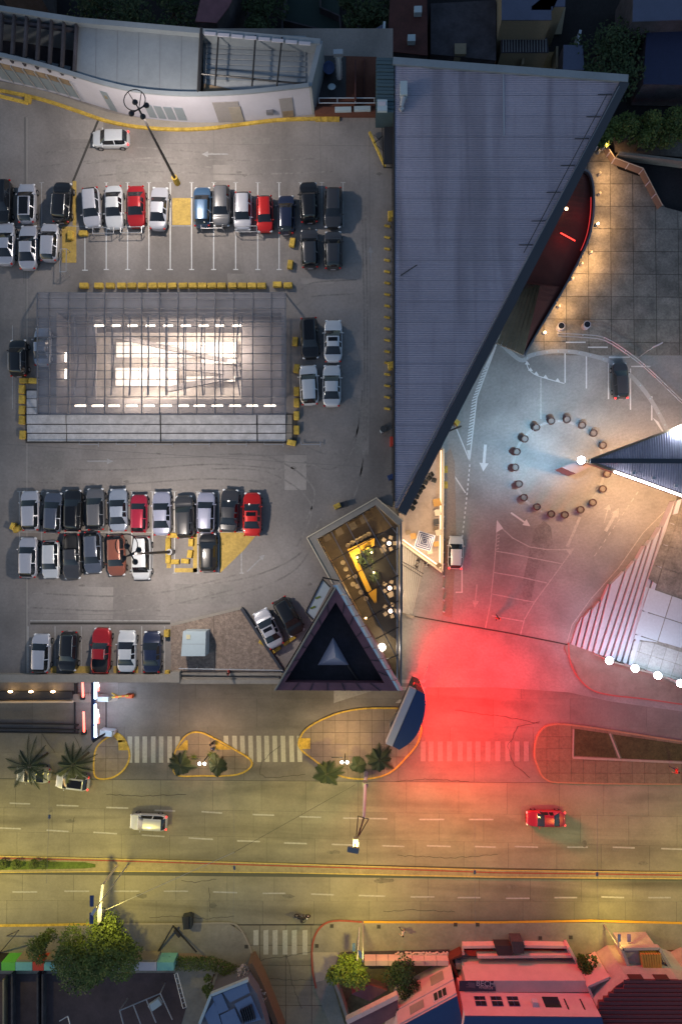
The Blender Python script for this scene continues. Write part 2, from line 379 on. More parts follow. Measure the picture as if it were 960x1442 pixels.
for v in (957, 967, 985): G().flat(PP([(562, v), (600, v), (597, v + 5), (556, v + 5)]), .012).out('crossing_bar', M_faded, istreet)
for a, b in ((540, 985), (534, 997)): pass
for x in [357, 371, 384, 398, 411, 426]:
    G().flat(PP([(x, 1310), (x + 7, 1309), (x + 7, 1344 if x > 360 else 1331), (x, 1344 if x > 360 else 1331)]), .030).out('crossing_bar', M_zeb, avenue)
# median
M_kmed = mat('faded_yellow_kerb', (.50, .38, .12), .8, fine=.3)
med = struct(G().prism(PP([(-60, 1204), (160, 1209), (400, 1216), (700, 1225), (1020, 1229), (1020, 1238), (700, 1236), (400, 1229), (190, 1227), (-60, 1229)]), -.05, .12).out('median_strip', mat('median_concrete', (.30, .255, .15), .9, fine=.25, var=.15, scale=1)))
G().ribbon(PP([(-60, 1204), (160, 1209.5), (400, 1216.5), (700, 1225.5), (1020, 1229.5)], .12), .11, .126).out('painted_kerb', M_kmed, med)
G().ribbon(PP([(-60, 1229), (190, 1227), (400, 1229), (700, 1235), (1020, 1238)], .12), .12, .126).out('painted_kerb', M_kmed, med)
G().ribbon(PP([(-60, 1206.8), (160, 1212), (400, 1219.3), (560, 1224), (700, 1229), (860, 1231), (1020, 1233.5)], .12), .15, .132).out('red_band', M_kerbr, med)  # red kerb paint, with a tail light trail drawn into the band
G().flat(PP([(-60, 1211), (120, 1214), (135, 1217), (135, 1221), (120, 1223), (-60, 1226)], .12), .14).out('grass', M_grass, kind='stuff')
# islands
def island(px, name, m_top, m_k, h=.13, n=5, kw=.19, paver=True, kname='painted_kerb', rows=None):
    pts = smoothpath(PP(px), n, True)
    isl = struct(G().prism(pts, -.05, h - .03).out(name, M_joint))
    g = G().wallrib(pts + [pts[0]], kw, -.04, h); g.out(kname, m_k, isl)
    if paver:
        us = [p[0] for p in px]; vs = [p[1] for p in px]; s = 17
        reg = [(q.x, q.y) for q in pts]
        o = P(min(us), min(vs)); A = P(min(us) + s, min(vs)) - o; B = P(min(us), min(vs) + s) - o
        for j in range(int((max(vs) - min(vs)) / s) + 1):
            for i in range(int((max(us) - min(us)) / s) + 1):
                w_ = [o + A * (i + a) + B * (j + b) for a, b in ((.012, .012), (.988, .012), (.988, .988), (.012, .988))]
                w_ = [(q.x, q.y) for q in w_]
                if area(w_) < 0: w_ = w_[::-1]
                r = clip(reg, w_)
                if len(r) > 2 and abs(area(r)) > .03: G().prism(r, h - .03, h - .004).out('paving_slab', m_top, isl)
    return isl
islA = island([(137, 1052), (160, 1034), (170, 1035), (178, 1045), (183, 1064), (176, 1082), (160, 1094), (140, 1096), (133, 1085)], 'traffic_island', M_brickp, M_kerby)
islB = island([(246, 1062), (262, 1036), (281, 1031), (303, 1040), (330, 1055), (353, 1070), (351, 1082), (330, 1091), (285, 1092), (248, 1090)], 'traffic_island', M_brickp, M_kerby)
islC = island([(421, 1043), (433, 1025), (465, 1008), (500, 999), (540, 997), (572, 1000), (592, 1020), (588, 1045), (570, 1068), (548, 1088), (520, 1096), (490, 1095), (466, 1086), (440, 1068), (424, 1055)], 'traffic_island', M_brickp, M_kerby)
M_kor = mat('orange_kerb_paint', (.34, .2, .12), .8, fine=.2)  # red sign light on this kerb is mixed into its colour
islD = island([(752, 1060), (758, 1033), (778, 1020), (830, 1024), (960, 1044), (1060, 1056), (1060, 1102), (960, 1104), (800, 1102), (768, 1097), (757, 1080)], 'traffic_island', mat('verge_paver', (.19, .15, .10), .95, fine=.3, rnd=.08), M_kor)
for q in ([(808, 1026), (856, 1033), (868, 1067), (808, 1064)], [(862, 1034), (960, 1048), (960, 1071), (875, 1068)]):
    G().flat(PP(q, .13), .15).out('lawn', M_dlawn, kind='stuff')
strip_px('concrete_path', M_kerb, islD, [(806, 1067), (870, 1070), (960, 1074)], 3, .17)
strip_px('concrete_path', M_kerb, islD, [(807, 1027), (806, 1067)], 2.2, .176)
strip_px('concrete_path', M_kerb, islD, [(858, 1033), (872, 1068)], 2.2, .18)
for isl, q in ((islA, [(167, 1042), (176, 1042), (183, 1056), (168, 1056)]), (islB, [(250, 1055), (262, 1042), (265, 1042), (265, 1056), (250, 1056)]), (islB, [(304, 1043), (327, 1055), (304, 1055)]), (islC, [(420, 1039), (437, 1039), (437, 1054), (424, 1054)]), (islA, [(160, 1034), (170, 1034), (178, 1043), (168, 1045)])):
    G().prism(PP(q), -.02, .15).out('yellow_ramp', M_kerby, isl)
# big forecourt verge (bottom right) and its kerb
isE = struct(G().prism(smoothpath(PP([(800, 907), (806, 935), (820, 960), (845, 975), (900, 982), (1000, 996), (1000, 960), (900, 930)]), 5, True), -.02, .12).out('pavement', M_side))
G().ribbon(smoothpath(PP([(800, 905), (802, 930), (812, 952), (832, 971), (860, 979), (905, 984), (960, 992)], .12), 5), .16, .126).out('painted_kerb', mat('red_pink_kerb', (.45, .12, .11), .8), isE)
# south pavement
sw = struct(G().prism(PP([(-200, 1302), (130, 1302), (300, 1299), (322, 1300), (345, 1315), (352, 1330), (365, 1375), (405, 1470), (-200, 1470)]), -.05, .11).out('pavement', M_side))
G().ribbon(PP([(-60, 1304), (60, 1303), (100, 1302), (163, 1301)], .12), .3, .117).out('painted_kerb', M_kerby, sw)
G().ribbon(smoothpath(PP([(170, 1301), (260, 1301), (322, 1300), (338, 1308), (348, 1326), (358, 1350), (372, 1390)], .12), 4), .2, .118).out('kerb_edge', M_kerb, sw)
sw2 = struct(G().prism(smoothpath(PP([(440, 1350), (441, 1325), (452, 1305), (472, 1297), (510, 1298)]), 5) + PP([(700, 1298), (960, 1300), (1150, 1302), (1150, 1480), (480, 1480), (445, 1395), (441, 1370)]), -.05, .11).out('pavement', M_side))
G().ribbon(smoothpath(PP([(445, 1392), (440, 1365), (440, 1330), (450, 1307), (470, 1297), (510, 1298.5)], .12), 5), .22, .117).out('painted_kerb', M_kerbr, sw2)
G().ribbon(PP([(512, 1298.5), (700, 1299), (830, 1296.5), (960, 1300)], .12), .26, .118).out('painted_kerb', mat('orange_yellow_kerb', (.70, .36, .03), .7, fine=.15), sw2)
G().flat(PP([(440, 1341), (478, 1341), (466, 1378), (445, 1383)], .12), .125).out('ramp_slab', mat('pale_ramp', (.40, .35, .29), .9, fine=.12), sw2)
G().flat(PP([(-60, 1346), (230, 1343), (270, 1342), (310, 1350), (345, 1372), (335, 1372), (300, 1356), (230, 1352), (-60, 1356)], .12), .13).out('brick_border', mat('pink_paver', (.33, .22, .16), .9, fine=.25), sw)
for u, v in ((467, 1304), (446, 1332), (533, 1305), (347, 1333), (641, 1302), (672, 1302), (760, 1321), (803, 1320)):
    G().box(P(u, v, .12) + Vector((0, 0, .012)), (.42, .42, .02)).out('manhole_cover', M_joint, sw2)
side = struct(G().prism(PP([(322, 1299), (442, 1297), (441, 1370), (446, 1395), (485, 1480), (405, 1480), (365, 1375)]), -.05, -.01).out('side_street', M_joint))
tiles(side, 'concrete_slab', M_slab, [(330, 1302.5), (455, 1300.5), (441, 1370), (446, 1395), (485, 1470), (402, 1470), (362, 1375)], (330, 1303), (36, 0), (0, 28), 5, 7, .012, gap=.06, zplane=0, h=.04)

# ================================================================== MALL ROOF DECK
mall = thing('mall_building', 'flat roofed mall with a concrete rooftop car park', 'building', P(250, 500, DECK))
Z = DECK
sk0 = [(80, 440), (396, 440), (396, 582), (80, 582)]
def decksheet(px): return PP(px, Z)
g = G()
g.flat(decksheet([(-330, 40), (553, 40), (553, 440), (-330, 440)]), Z)
g.flat(decksheet([(-330, 440), (80, 440), (80, 582), (-330, 582)]), Z)
g.flat(decksheet([(396, 440), (553, 440), (553, 582), (396, 582)]), Z)
g.flat(decksheet([(-330, 582), (553, 582), (553, 714), (530, 703), (436, 755), (470, 826), (392, 957), (-330, 957)]), Z)
g.out('roof_deck', M_deck, mall)
g = G()
g.prism(PP([(-330, 40), (553, 40), (553, 440), (-330, 440)], Z), 0, Z - .2)
g.prism(PP([(-330, 598), (553, 598), (553, 714), (530, 703), (436, 755), (470, 826), (392, 957), (-330, 957)], Z), 0, Z - .2, bottom=True) if False else None
g.out('outer_wall', M_atrd, mall)
g = G(); g.flat(PP([(-330, 598), (553, 598), (553, 714), (530, 703), (436, 755), (470, 826), (392, 957), (-330, 957)], Z), Z - .6); g.out('deck_underside', M_atrd, mall)
# parapets
g = G(); g.prism(PP([(-330, 950), (241, 950), (241, 961), (-330, 961)], Z + .9), Z - .8, Z + .9, bottom=True); g.out('parapet', M_beige, mall)
g = G(); g.prism(PP([(241, 946), (253, 946), (253, 961), (241, 961)], Z + .95), Z - .8, Z + 1.0, bottom=True); g.out('parapet_pier', M_beige, mall)
g = G(); g.prism(PP([(253, 957), (396, 957), (392, 963), (253, 963)], Z + .6), Z - .8, Z + .6, bottom=True); g.out('parapet', M_beige, mall)
for k, v in enumerate((948, 953)):
    g = G(); g.prism(PP([(253, v), (397 - 3 * k, v), (396 - 3 * k, v + 3.4), (253, v + 3.4)], Z + .3), Z, Z + .3); g.out('planter_step', M_beige, mall)
# long joints and drains
for pts, wd in (([(36, 165), (39, 700), (36, 957)], 1.2), ([(35, 165), (34, 400)], .8), ([(95, 200), (553, 206)], .5), ([(0, 625), (553, 660)], .6), ([(300, 165), (302, 255)], .5), ([(450, 165), (452, 255)], .5), ([(520, 165), (521, 690)], .5), ([(100, 648), (430, 640)], .5), ([(0, 862), (240, 868)], .5)):
    strip_px('deck_joint', mat('deck_joint_filler', (.17, .16, .15), .9) , mall, pts, wd, Z + .004)
strip_px('joint_cover', mat('pale_joint_cover', (.34, .31, .28), .8, fine=.1), mall, [(38.5, 165), (38.5, 957)], 1.6, Z + .008)
# drain slot in front of the south row, dark strip near the white hatchback
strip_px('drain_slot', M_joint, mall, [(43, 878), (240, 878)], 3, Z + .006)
strip_px('drain_slot', M_joint, mall, [(140, 166), (103, 256)], 3.4, Z + .006)  # dark line across the deck, laid as a flat strip
# parking lines
def pline(pts, wd=1.5, m=None, z=None): strip_px('parking_line', m or M_faded, mall, pts, wd, (Z + .012) if z is None else z)
for x in (59, 150, 180, 210, 240, 270, 301, 332, 363, 393, 423, 453, 483):
    lo = 379 if 118 < x < 400 else 319
    pline([(x, 257), (x, lo)], 1.5, M_white if lo > 350 else M_faded)
    pline([(x - 3, 257), (x + 3, 257)], 1.2, z=Z + .016)
    if lo > 350: pline([(x - 3.5, 379.5), (x + 3.5, 379.5)], 1.5, M_white, Z + .016)
pline([(120, 330), (120, 380)], 1.5, M_white); pline([(116, 380.5), (124, 380.5)], 1.5, M_white, Z + .016)
pline([(0, 319), (270, 318)], 1.3, z=Z + .02)
for x in (28, 59, 91, 123, 154, 186, 215, 246, 278, 308, 340):
    pline([(x, 692), (x, 807)], 1.4, M_white if x > 180 and x < 312 else M_faded); pline([(x - 3, 692), (x + 3, 692)], 1.2, z=Z + .016)
    pline([(x - 3, 807), (x + 3, 807)], 1.2, z=Z + .016)
pline([(20, 749), (345, 750)], 1.4, z=Z + .02)
for x in (40, 78, 115, 155, 200, 232): pline([(x, 882), (x, 950)], 1.3)
pline([(43, 874), (240, 874)], 1, z=Z + .016)
pline([(18, 458), (18, 576)], 1.0)
# yellow painted boxes
for q in ([(243, 279), (269, 279), (269, 317), (243, 317)], [(103, 255), (108, 255), (108, 318), (103, 318)], [(88, 319), (108, 319), (108, 370), (88, 370)], [(310, 750), (364, 750), (344, 774), (310, 807)], [(246, 800), (278, 800), (278, 806), (246, 806)], [(272, 752), (278, 752), (278, 806), (272, 806)], [(235, 752), (241, 752), (241, 800), (235, 800)],
          [(72, 938), (80, 938), (80, 950), (72, 950)], [(103, 938), (127, 938), (127, 950), (103, 950)], [(160, 938), (166, 938), (166, 950), (160, 950)], [(189, 938), (195, 938), (195, 950), (189, 950)]):
    G().flat(PP(q, Z), Z + .024).out('yellow_box_paint', M_yelf, mall)
def arrow(parent, a, b, z, m, wpx=2.0, head=9, hw=4.2):
    A = Vector((a[0], a[1], 0)); B = Vector((b[0], b[1], 0)); d = (B - A).normalized(); n = Vector((-d.y, d.x, 0)); C = B - d * head
    q = [A + n * wpx / 2, C + n * wpx / 2, C + n * hw, B, C - n * hw, C - n * wpx / 2, A - n * wpx / 2]
    return G().flat(PP([(p.x, p.y) for p in q], z)).out('direction_arrow', m, parent)
M_ghost = mat('worn_arrow_paint', (.33, .32, .32), .8, fine=.25)
arrow(mall, (321, 217), (284, 217), Z + .012, M_ghost); arrow(mall, (123, 649.5), (160, 649.5), Z + .012, M_ghost)
arrow(mall, (522, 372), (521, 346), Z + .012, M_ghost, 1.6, 10, 3.6); arrow(mall, (348, 805), (373, 781), Z + .012, M_ghost, 1.8, 8, 4)
# gravel bed and grey hatch
gr = G(); gr.prism(PP([(241, 882), (320, 861), (340, 857), (398, 945), (241, 945)], Z + .15), Z, Z + .15); gr.out('gravel_bed', M_gravel, mall)
G().wallrib(PP([(241, 880), (341, 856)], Z), .25, Z, Z + .2).out('bed_kerb', M_beige, mall)
G().wallrib(PP([(341, 856), (400, 946)], Z), .28, Z, Z + .55).out('bed_kerb', M_fasc, mall)
strip_px('bed_joint', mat('bed_joint_brown', (.16, .12, .10), .9), mall, [(301, 868), (303, 945)], 1.2, Z + .156)
hc = P(272, 907, Z + 2)
t = thing('roof_hatch_box', 'pale grey square hatch box standing on the brown gravel roof bed', 'hatch', P(274, 910, Z + .15))
G().prism(PP([(258, 889), (290, 889), (289, 924), (255, 924)], Z + 1.9), Z + .15, Z + 1.9).out('housing', M_pale, t)
G().prism(PP([(262.5, 894), (268, 894), (268, 900), (262.5, 900)], Z + 1.95), Z + 1.9, Z + 1.97).out('vent_cap', mat('cream_plastic', (.6, .55, .35), .6), t)
G().ribbon(PP([(257, 907), (289, 907)], Z + 1.9), .03, Z + 1.906).out('lid_seam', M_steel, t)
t = thing('roof_railing', 'thin grey railing along the south edge of the gravel bed', 'railing', P(330, 942, Z))
ra = P(252, 941.5, Z + 1.1); rb = P(398, 944, Z + 1.1)
G().tube(ra, rb, .06).out('top_rail', M_galv, t)
for k in range(7):
    q = ra.lerp(rb, k / 6.2); G().tube((q.x, q.y, Z + .1), q, .035).out('post', M_galv, t)
# ledge around the restaurant
g = G(); g.prism(PP([(432, 757), (530, 701), (568, 733), (561, 740), (529, 711), (446, 759), (493, 842), (480, 838), (468, 822)], Z + .6), Z - .6, Z + .6, bottom=True); g.out('ledge', M_beige, mall)
G().wallrib(PP([(432, 757), (530, 701), (567, 733)], Z + .6), .1, Z + .58, Z + .72).out('ledge_cap', M_seat, mall)
G().wallrib(PP([(432, 757), (468, 822)], Z + .6), .1, Z + .58, Z + .72).out('ledge_cap', M_seat, mall)
# ================================================================== METAL ROOF HALL
ZR = 16.5
hall = thing('metal_roofed_hall', 'long triangular hall under a blue grey corrugated metal roof', 'building', P(620, 300, 0))
def hx(v): return 874 + (v - 116) / (716 - 116) * (560 - 874)
g = G(); step = 1.55; v = 88.0; rows = []
k = 0
while v < 716:
    xr = hx(v)
    if v < 114: xr = min(xr, 556 + (v - 87) / 27.0 * 318)
    a = P(556, v, ZR); b = P(xr, v, ZR); z = ZR + (.075 if k % 2 else 0)
    rows.append(((a.x, a.y, z), (b.x, b.y, z))); v += step; k += 1
vs = [p for r in rows for p in r]; fs = [(2 * i + 2, 2 * i + 3, 2 * i + 1, 2 * i) for i in range(len(rows) - 1)]
g.add(vs, fs); g.out('corrugated_roof', M_roof, hall)
G().wallrib(PP([(881, 112), (566, 722)], ZR + .5), .95, ZR - 1.4, ZR + .25).out('eave_fascia', M_fasc, hall)
G().tube(P(871, 122, ZR + .2), P(557, 712, ZR + .2), .07).out('gutter', M_steel, hall)
G().wallrib(PP([(553, 85), (884, 110)], ZR + .3), .75, ZR - 1.4, ZR + .3).out('ridge_capping', M_roof2, hall)
G().wallrib(PP([(555, 90), (555, 706)], ZR + .1), .12, ZR - 2.4, ZR + .1).out('edge_flashing', M_dsteel, hall)
g = G(); g.prism(PP([(560, 120), (860, 130), (565, 700)], ZR), 0, ZR - 1.3, cap=False); g.out('outer_wall', M_atrd, hall)
for a, b in (((708, 105), (709, 192)),): G().ribbon(PP([a, b], ZR), .16, ZR + .09).out('roof_seam', mat('pale_mastic', (.32, .34, .4), .6), hall)
for k in range(0, 20):
    vv = 135 + k * 29; G().ribbon(PP([(557, vv), (hx(vv) - 3, vv)], ZR), .035, ZR + .082).out('screw_line', mat('screw_line_dark', (.22, .22, .27), .6), hall)
# safety line on the roof near the slanted eave
t = thing('roof_safety_line', 'dark safety cable on short stays running along the slanted roof edge', 'cable', P(790, 240, ZR))
G().tube(P(854, 133, ZR + .35), P(737, 356, ZR + .35), .045).out('cable', M_dsteel, t)
for a in (0, .14, .28, .45, .62, .8, .95):
    q = P(854, 133, ZR + .1).lerp(P(737, 356, ZR + .1), a); G().tube((q.x - .9, q.y, ZR + .12), (q.x + .5, q.y, ZR + .12), .04).out('stay', M_dsteel, t)
t = thing('roof_antenna', 'thin dark antenna rod leaning on the metal roof beside the north car rows', 'antenna', P(564, 388, ZR))
G().tube(P(564, 388, ZR + .1), P(587, 373, ZR + .6), .06).out('rod', M_dsteel, t)
t = thing('roof_duct', 'bent grey air duct on the top left corner of the metal roof', 'duct', P(568, 130, ZR))
G().box(P(568, 127, ZR + .5), (.7, 1.4, .8)).out('duct_body', M_pale, t)
G().tube(P(568, 137, ZR + .5), P(565, 150, ZR + .3), .28, 10, .2).out('elbow', M_galv, t)
G().tube(P(567, 152, ZR + .3), P(563, 155, ZR + .3), .22, 10).out('outlet', M_galv, t)
# ================================================================== WHITE BUILDING (north-west)
ZW = DECK + 4.6
wb = thing('white_curved_building', 'white rooftop pavilion with a long curved wall and open roof bays', 'building', P(250, 110, DECK))
topc = smoothpath(PP([(-120, 52), (-60, 64), (0, 78), (55, 91), (103, 105), (150, 119), (200, 129), (265, 133.5), (340, 131), (400, 125), (435, 121)], ZW), 5)
botc = [Vector((p.x, p.y, DECK)) for p in topc]
g = G(); n = len(topc); g.add(topc + botc, [(i, n + i, n + i + 1, i + 1) for i in range(n - 1)]); g.out('curved_wall', M_wallw, wb, smooth=True)
G().wallrib(topc, .42, ZW, ZW + .18).out('parapet_cap', M_roof2, wb)
e0 = P(435, 121, ZW); e1 = P(451, 57, ZW)
g = G(); g.wallrib([e0, e1], .5, DECK, ZW); g.out('end_wall', M_roof2, wb)
back = PP([(-120, 0), (0, 12), (110, 29), (280, 44), (451, 59)], ZW)
G().wallrib(back, .55, DECK - 8, ZW + .1).out('rear_parapet', M_pale if False else M_roof2, wb)
g = G(); g.flat([p + Vector((0, 0, -.5)) for p in PP([(106, 24), (284, 38), (279, 133), (240, 132.5), (200, 129), (150, 119), (103, 105)], ZW)]); g.out('sheet_roof', M_roof2, wb)
for k in range(1, 6):
    a = 106 + k * 30; G().ribbon(PP([(a, 27 + k * 2.4), (a - 1, 112 + k * 5 if k < 4 else 131)], ZW - .5), .04, ZW - .49).out('sheet_seam', M_steel, wb)
g = G(); g.flat([p + Vector((0, 0, -1.3)) for p in PP([(282, 38), (450, 56), (437, 118), (345, 121), (282, 105)], ZW)]); g.out('lower_roof', mat('pale_slat_roof', (.30, .32, .34), .6, fine=.15, var=.2, scale=.8), wb)
for k in range(9):
    vv = 52 + k * 7.5; G().box((P(360, vv, ZW - 1.3) + Vector((0, 0, .05))), (10.2, .38, .09), R(-3)).out('roof_slat', M_roof2, wb)
g = G(); g.flat([p + Vector((0, 0, -1.2)) for p in PP([(282, 106), (345, 119), (345, 130), (282, 133)], ZW)]); g.out('tan_terrace', M_tan, wb)
for x, d in ((308, -5), (360, -5), (397, -7)):
    G().tube(P(x, 46 + (x - 300) * .07, ZW + .1), P(x + d, 121, ZW + .1), .09).out('roof_beam', M_dsteel, wb)
G().tube(P(283, 104, ZW), P(436, 119, ZW - .1), .09).out('roof_beam', M_dsteel, wb)
G().tube(P(284, 40, ZW), P(280, 132, ZW), .2).out('roof_beam', M_dsteel, wb)
for k in range(8):
    u = 292 + k * 19; G().box(P(u + 4, 47.5 + k * 1.95, ZW + .2), (1.15, .32, .1), R(-5)).out('coping_panel', M_wallw, wb)
# open bay with beams at far left
g = G(); g.flat(PP([(-120, 0), (104, 26), (102, 106), (0, 80), (-120, 60)], DECK + .3)); g.out('bay_floor', M_black, wb)
for k in range(8):
    u = -18 + k * 17.6; G().wallrib(PP([(u + 2, 15 + k * 2), (u - 2, 76 + k * 4.3)], ZW), .22, ZW - .5, ZW - .05).out('bay_beam', M_town, wb)
for k in range(7):
    u = -20 + k * 17.6; G().box(P(u + 10, 78 + k * 3.6, DECK + .9), (.95, .55, .8), R(-14)).out('planter_box', M_roof2, wb)
G().wallrib(PP([(-60, 20), (105, 41)], ZW - .3), .25, ZW - .7, ZW - .3).out('bay_beam', M_town, wb)
def wallquad(name, m, i0, i1, za, zb, off=.05, parent=None):
    """panel set on the curved wall; i0,i1 are fractions along the wall in pixels u at the top"""
    def at(u):
        best = min(range(len(topc) - 1), key=lambda i: abs((PXT[i] + PXT[i + 1]) / 2 - u)); a, b = topc[best], topc[best + 1]
        t = (u - PXT[best]) / (PXT[best + 1] - PXT[best]); p = a.lerp(b, t); d = (b - a).normalized(); nn = Vector((d.y, -d.x, 0))
        return p, nn
    (a, na), (b, nb) = at(i0), at(i1)
    q = [Vector((a.x, a.y, za)) + na * off, Vector((b.x, b.y, za)) + nb * off, Vector((b.x, b.y, zb)) + nb * off, Vector((a.x, a.y, zb)) + na * off]
    bk = [x - na * off * 1.6 for x in q]
    gg = G(); gg.add(q + bk, [(0, 1, 2, 3), (4, 5, 1, 0), (5, 6, 2, 1), (6, 7, 3, 2), (7, 4, 0, 3)])
    return gg.out(name, m, parent or wb)
def topx(p):
    v = QC.inverted() @ (p - Vector((0, 0, CAMH))); return CX + FPX * v.x / -v.z
PXT = [topx(p) for p in topc]
M_louv = mat('slate_window_panel', (.20, .24, .28), .35, fine=.05)
for a, b in ((193, 204), (207, 218), (221, 233), (236, 249)): wallquad('window', M_louv, a, b, DECK + .45, DECK + 2.5)
d1 = wallquad('door', M_louv, 133, 143, DECK + .1, DECK + 3.2)
wallquad('notice', M_cream, 136, 140, DECK + 2.1, DECK + 2.6, .075)
d2 = wallquad('garage_opening', M_atrd, 295, 332, DECK + .05, DECK + 3.4)
wallquad('door_leaf', M_beige, 316, 333, DECK + .05, DECK + 2.6, .09)
d3 = wallquad('doorway', M_atrd, 390, 409, DECK + .05, DECK + 3.2); wallquad('door_leaf', M_tan, 392, 407, DECK + .1, DECK + 1.2, .09)
for k in range(7):
    u0 = -27 + k * 17; wallquad('louvre_panel', M_louv, u0, u0 + 15.4, DECK + .5, DECK + 2.4); wallquad('louvre_panel_upper', M_tan, u0, u0 + 15.4, DECK + 2.45, DECK + 3.3, .04)
    wallquad('louvre_fin', M_galv, u0 + 15.5, u0 + 16.6, DECK + .3, DECK + 3.3, .16)
G().box(P(380, 157, DECK + 1.4), (.7, .5, .5)).out('wall_unit', M_steel, wb)
# plinth and yellow kerb at its foot
kb = smoothpath(PP([(-80, 113), (0, 128), (60, 141), (112, 158), (150, 171), (190, 179), (240, 183), (290, 182), (340, 176), (390, 170), (444, 168)], DECK), 4)
G().wallrib([p + Vector((0, .55, 0)) for p in kb], .9, DECK, DECK + .12).out('plinth', M_beige, wb)
G().wallrib(kb, .32, DECK, DECK + .2).out('painted_kerb', M_kerby, mall)
G().wallrib(PP([(0, 136), (40, 146), (44, 138), (34, 134)], DECK), .3, DECK, DECK + .22).out('painted_kerb', M_kerby, mall)
G().prism(PP([(38, 135), (46, 137), (44, 147), (36, 145)], DECK), DECK, DECK + .3).out('yellow_post_block', M_kerby, mall)
# ================================================================== SERVICE COURTYARD between the pavilion and the hall
sy = thing('service_yard', 'small rust floored service yard between the white pavilion and metal roof', 'yard', P(490, 130, DECK))
G().flat(PP([(449, 78), (530, 80), (530, 162), (443, 160)], DECK + .3)).out('yard_floor', M_terra, sy)
G().flat(PP([(451, 78), (487, 80), (487, 138), (449, 138)], DECK + .33)).out('dark_mat', M_dfloor, sy)
G().wallrib(PP([(500, 84), (500, 138)], DECK + 2), .15, DECK, DECK + 2).out('partition', M_brick, sy)
G().wallrib(PP([(513, 84), (512, 138)], DECK + .35), .1, DECK, DECK + .6).out('partition', M_brick, sy)
for a, b in (((449, 138), (528, 138)), ((449, 145), (528, 145))): G().tube(P(*a, DECK + 1.5), P(*b, DECK + 1.5), .05).out('guard_rail', M_galv, sy)
for u in (449, 475, 500, 527): G().tube(P(u, 138, DECK + 1.5), P(u, 145, DECK + 1.5), .05).out('rail_post', M_galv, sy)
G().box(P(483, 155, DECK + .8), (1.7, .4, .5)).out('wall_cabinet', M_pale, sy); G().box(P(510, 154, DECK + .8), (1.7, .4, .5)).out('wall_cabinet', M_pale, sy)
G().prism(PP([(443, 150), (530, 152), (530, 160), (443, 160)], DECK + .7), DECK, DECK + .7).out('brick_wall', M_terra, sy)
t = thing('extract_duct', 'pale bent extract duct standing in the service yard', 'duct', P(477, 95, DECK + .3))
G().tube(P(478, 110, DECK + .8), P(476, 80, DECK + 2.8), .32, 10).out('duct_pipe', M_galv, t); G().box(P(476, 75, DECK + 3.2), (.95, .5, .5)).out('cowl', M_galv, t)
for k in range(5):
    q = P(478, 110, DECK + .8).lerp(P(476, 80, DECK + 2.8), k / 5 + .1); G().tube(q, q + Vector((-.02, .08, .06)), .36, 10).out('duct_collar', M_galv, t)
t = thing('water_tank', 'dark blue water tank behind the pale duct in the service yard', 'tank', P(463, 95, DECK + .3))
G().tube(P(463, 95, DECK + .3), P(463, 95, DECK + 1.6), .6, 16).out('tank_body', M_blue, t); G().tube(P(463, 95, DECK + 1.6), P(463, 95, DECK + 1.75), .3, 12).out('lid', M_blue, t)
t = thing('satellite_dish', 'small pale satellite dish on the dark service yard floor', 'dish', P(467, 123, DECK + .3))
G().tube(P(467, 123, DECK + .3), P(467, 122, DECK + 1), .05).out('mast', M_galv, t)
G().sphere(P(467, 122, DECK + 1.05), (.42, .36, .12), 12, 6).out('dish', M_pale, t)
ya = thing('yellow_steel_ramp', 'bright yellow ribbed ramp plate at the foot of the service yard', 'ramp', P(461, 164, DECK))
for k in range(4): G().prism(PP([(444 + k * 8.6, 158), (452 + k * 8.6, 158), (452 + k * 8.6, 170), (444 + k * 8.6, 170)], DECK + .2), DECK, DECK + .2).out('ramp_board', M_kerby, ya)
an = thing('ribbed_annex', 'narrow dark teal ribbed roof annex beside the metal roof corner', 'building', P(541, 120, DECK))
for k in range(15): G().prism(PP([(530, 81 + k * 5.2), (555, 81.5 + k * 5.2), (554, 85.6 + k * 5.2), (529, 85.2 + k * 5.2)], DECK + 2.6), DECK, DECK + 2.6 + .05 * (k % 2)).out('roof_panel', M_teal, an)
G().prism(PP([(531, 140), (545, 140), (545, 156), (531, 156)], DECK + 2.9), DECK + 2.6, DECK + 2.9).out('plant_box', M_pale, an)
G().prism(PP([(533, 143), (543, 143), (543, 148), (533, 148)], DECK + 2.95), DECK + 2.9, DECK + 2.95).out('box_label', M_signw, an)
an2 = thing('grey_shed_roof', 'flat blue grey shed roof behind the service yard', 'building', P(497, 60, 0))
G().prism(PP([(463, 44), (519, 46), (537, 35), (541, 34), (538, 80), (460, 75)], 12.5), 0, 12.5).out('shed', M_bluer, an2)
G().wallrib(PP([(541, 33), (538, 82)], 12.7), .25, 11, 13).out('party_wall', M_pale, an2)
# yellow leaning barrier and gate shadow box near the yard
t = thing('height_bar_stand', 'yellow bar lying over dark trestles near the top of the metal roof edge', 'barrier', P(532, 210, DECK))
G().tube(P(520, 186, DECK + .5), P(542, 235, DECK + .5), .16, 4).out('yellow_bar', M_kerby, t)
for a, b in (((526, 190), (536, 200)), ((526, 202), (538, 192)), ((530, 205), (540, 213)), ((538, 180), (540, 236)), ((540, 236), (556, 236))): G().tube(P(*a, DECK + .6), P(*b, DECK + .6), .05).out('trestle_bar', M_dsteel, t)
G().box(P(548, 205, DECK + .9), (1.1, 3.9, .14)).out('dark_panel', M_dfloor, t)
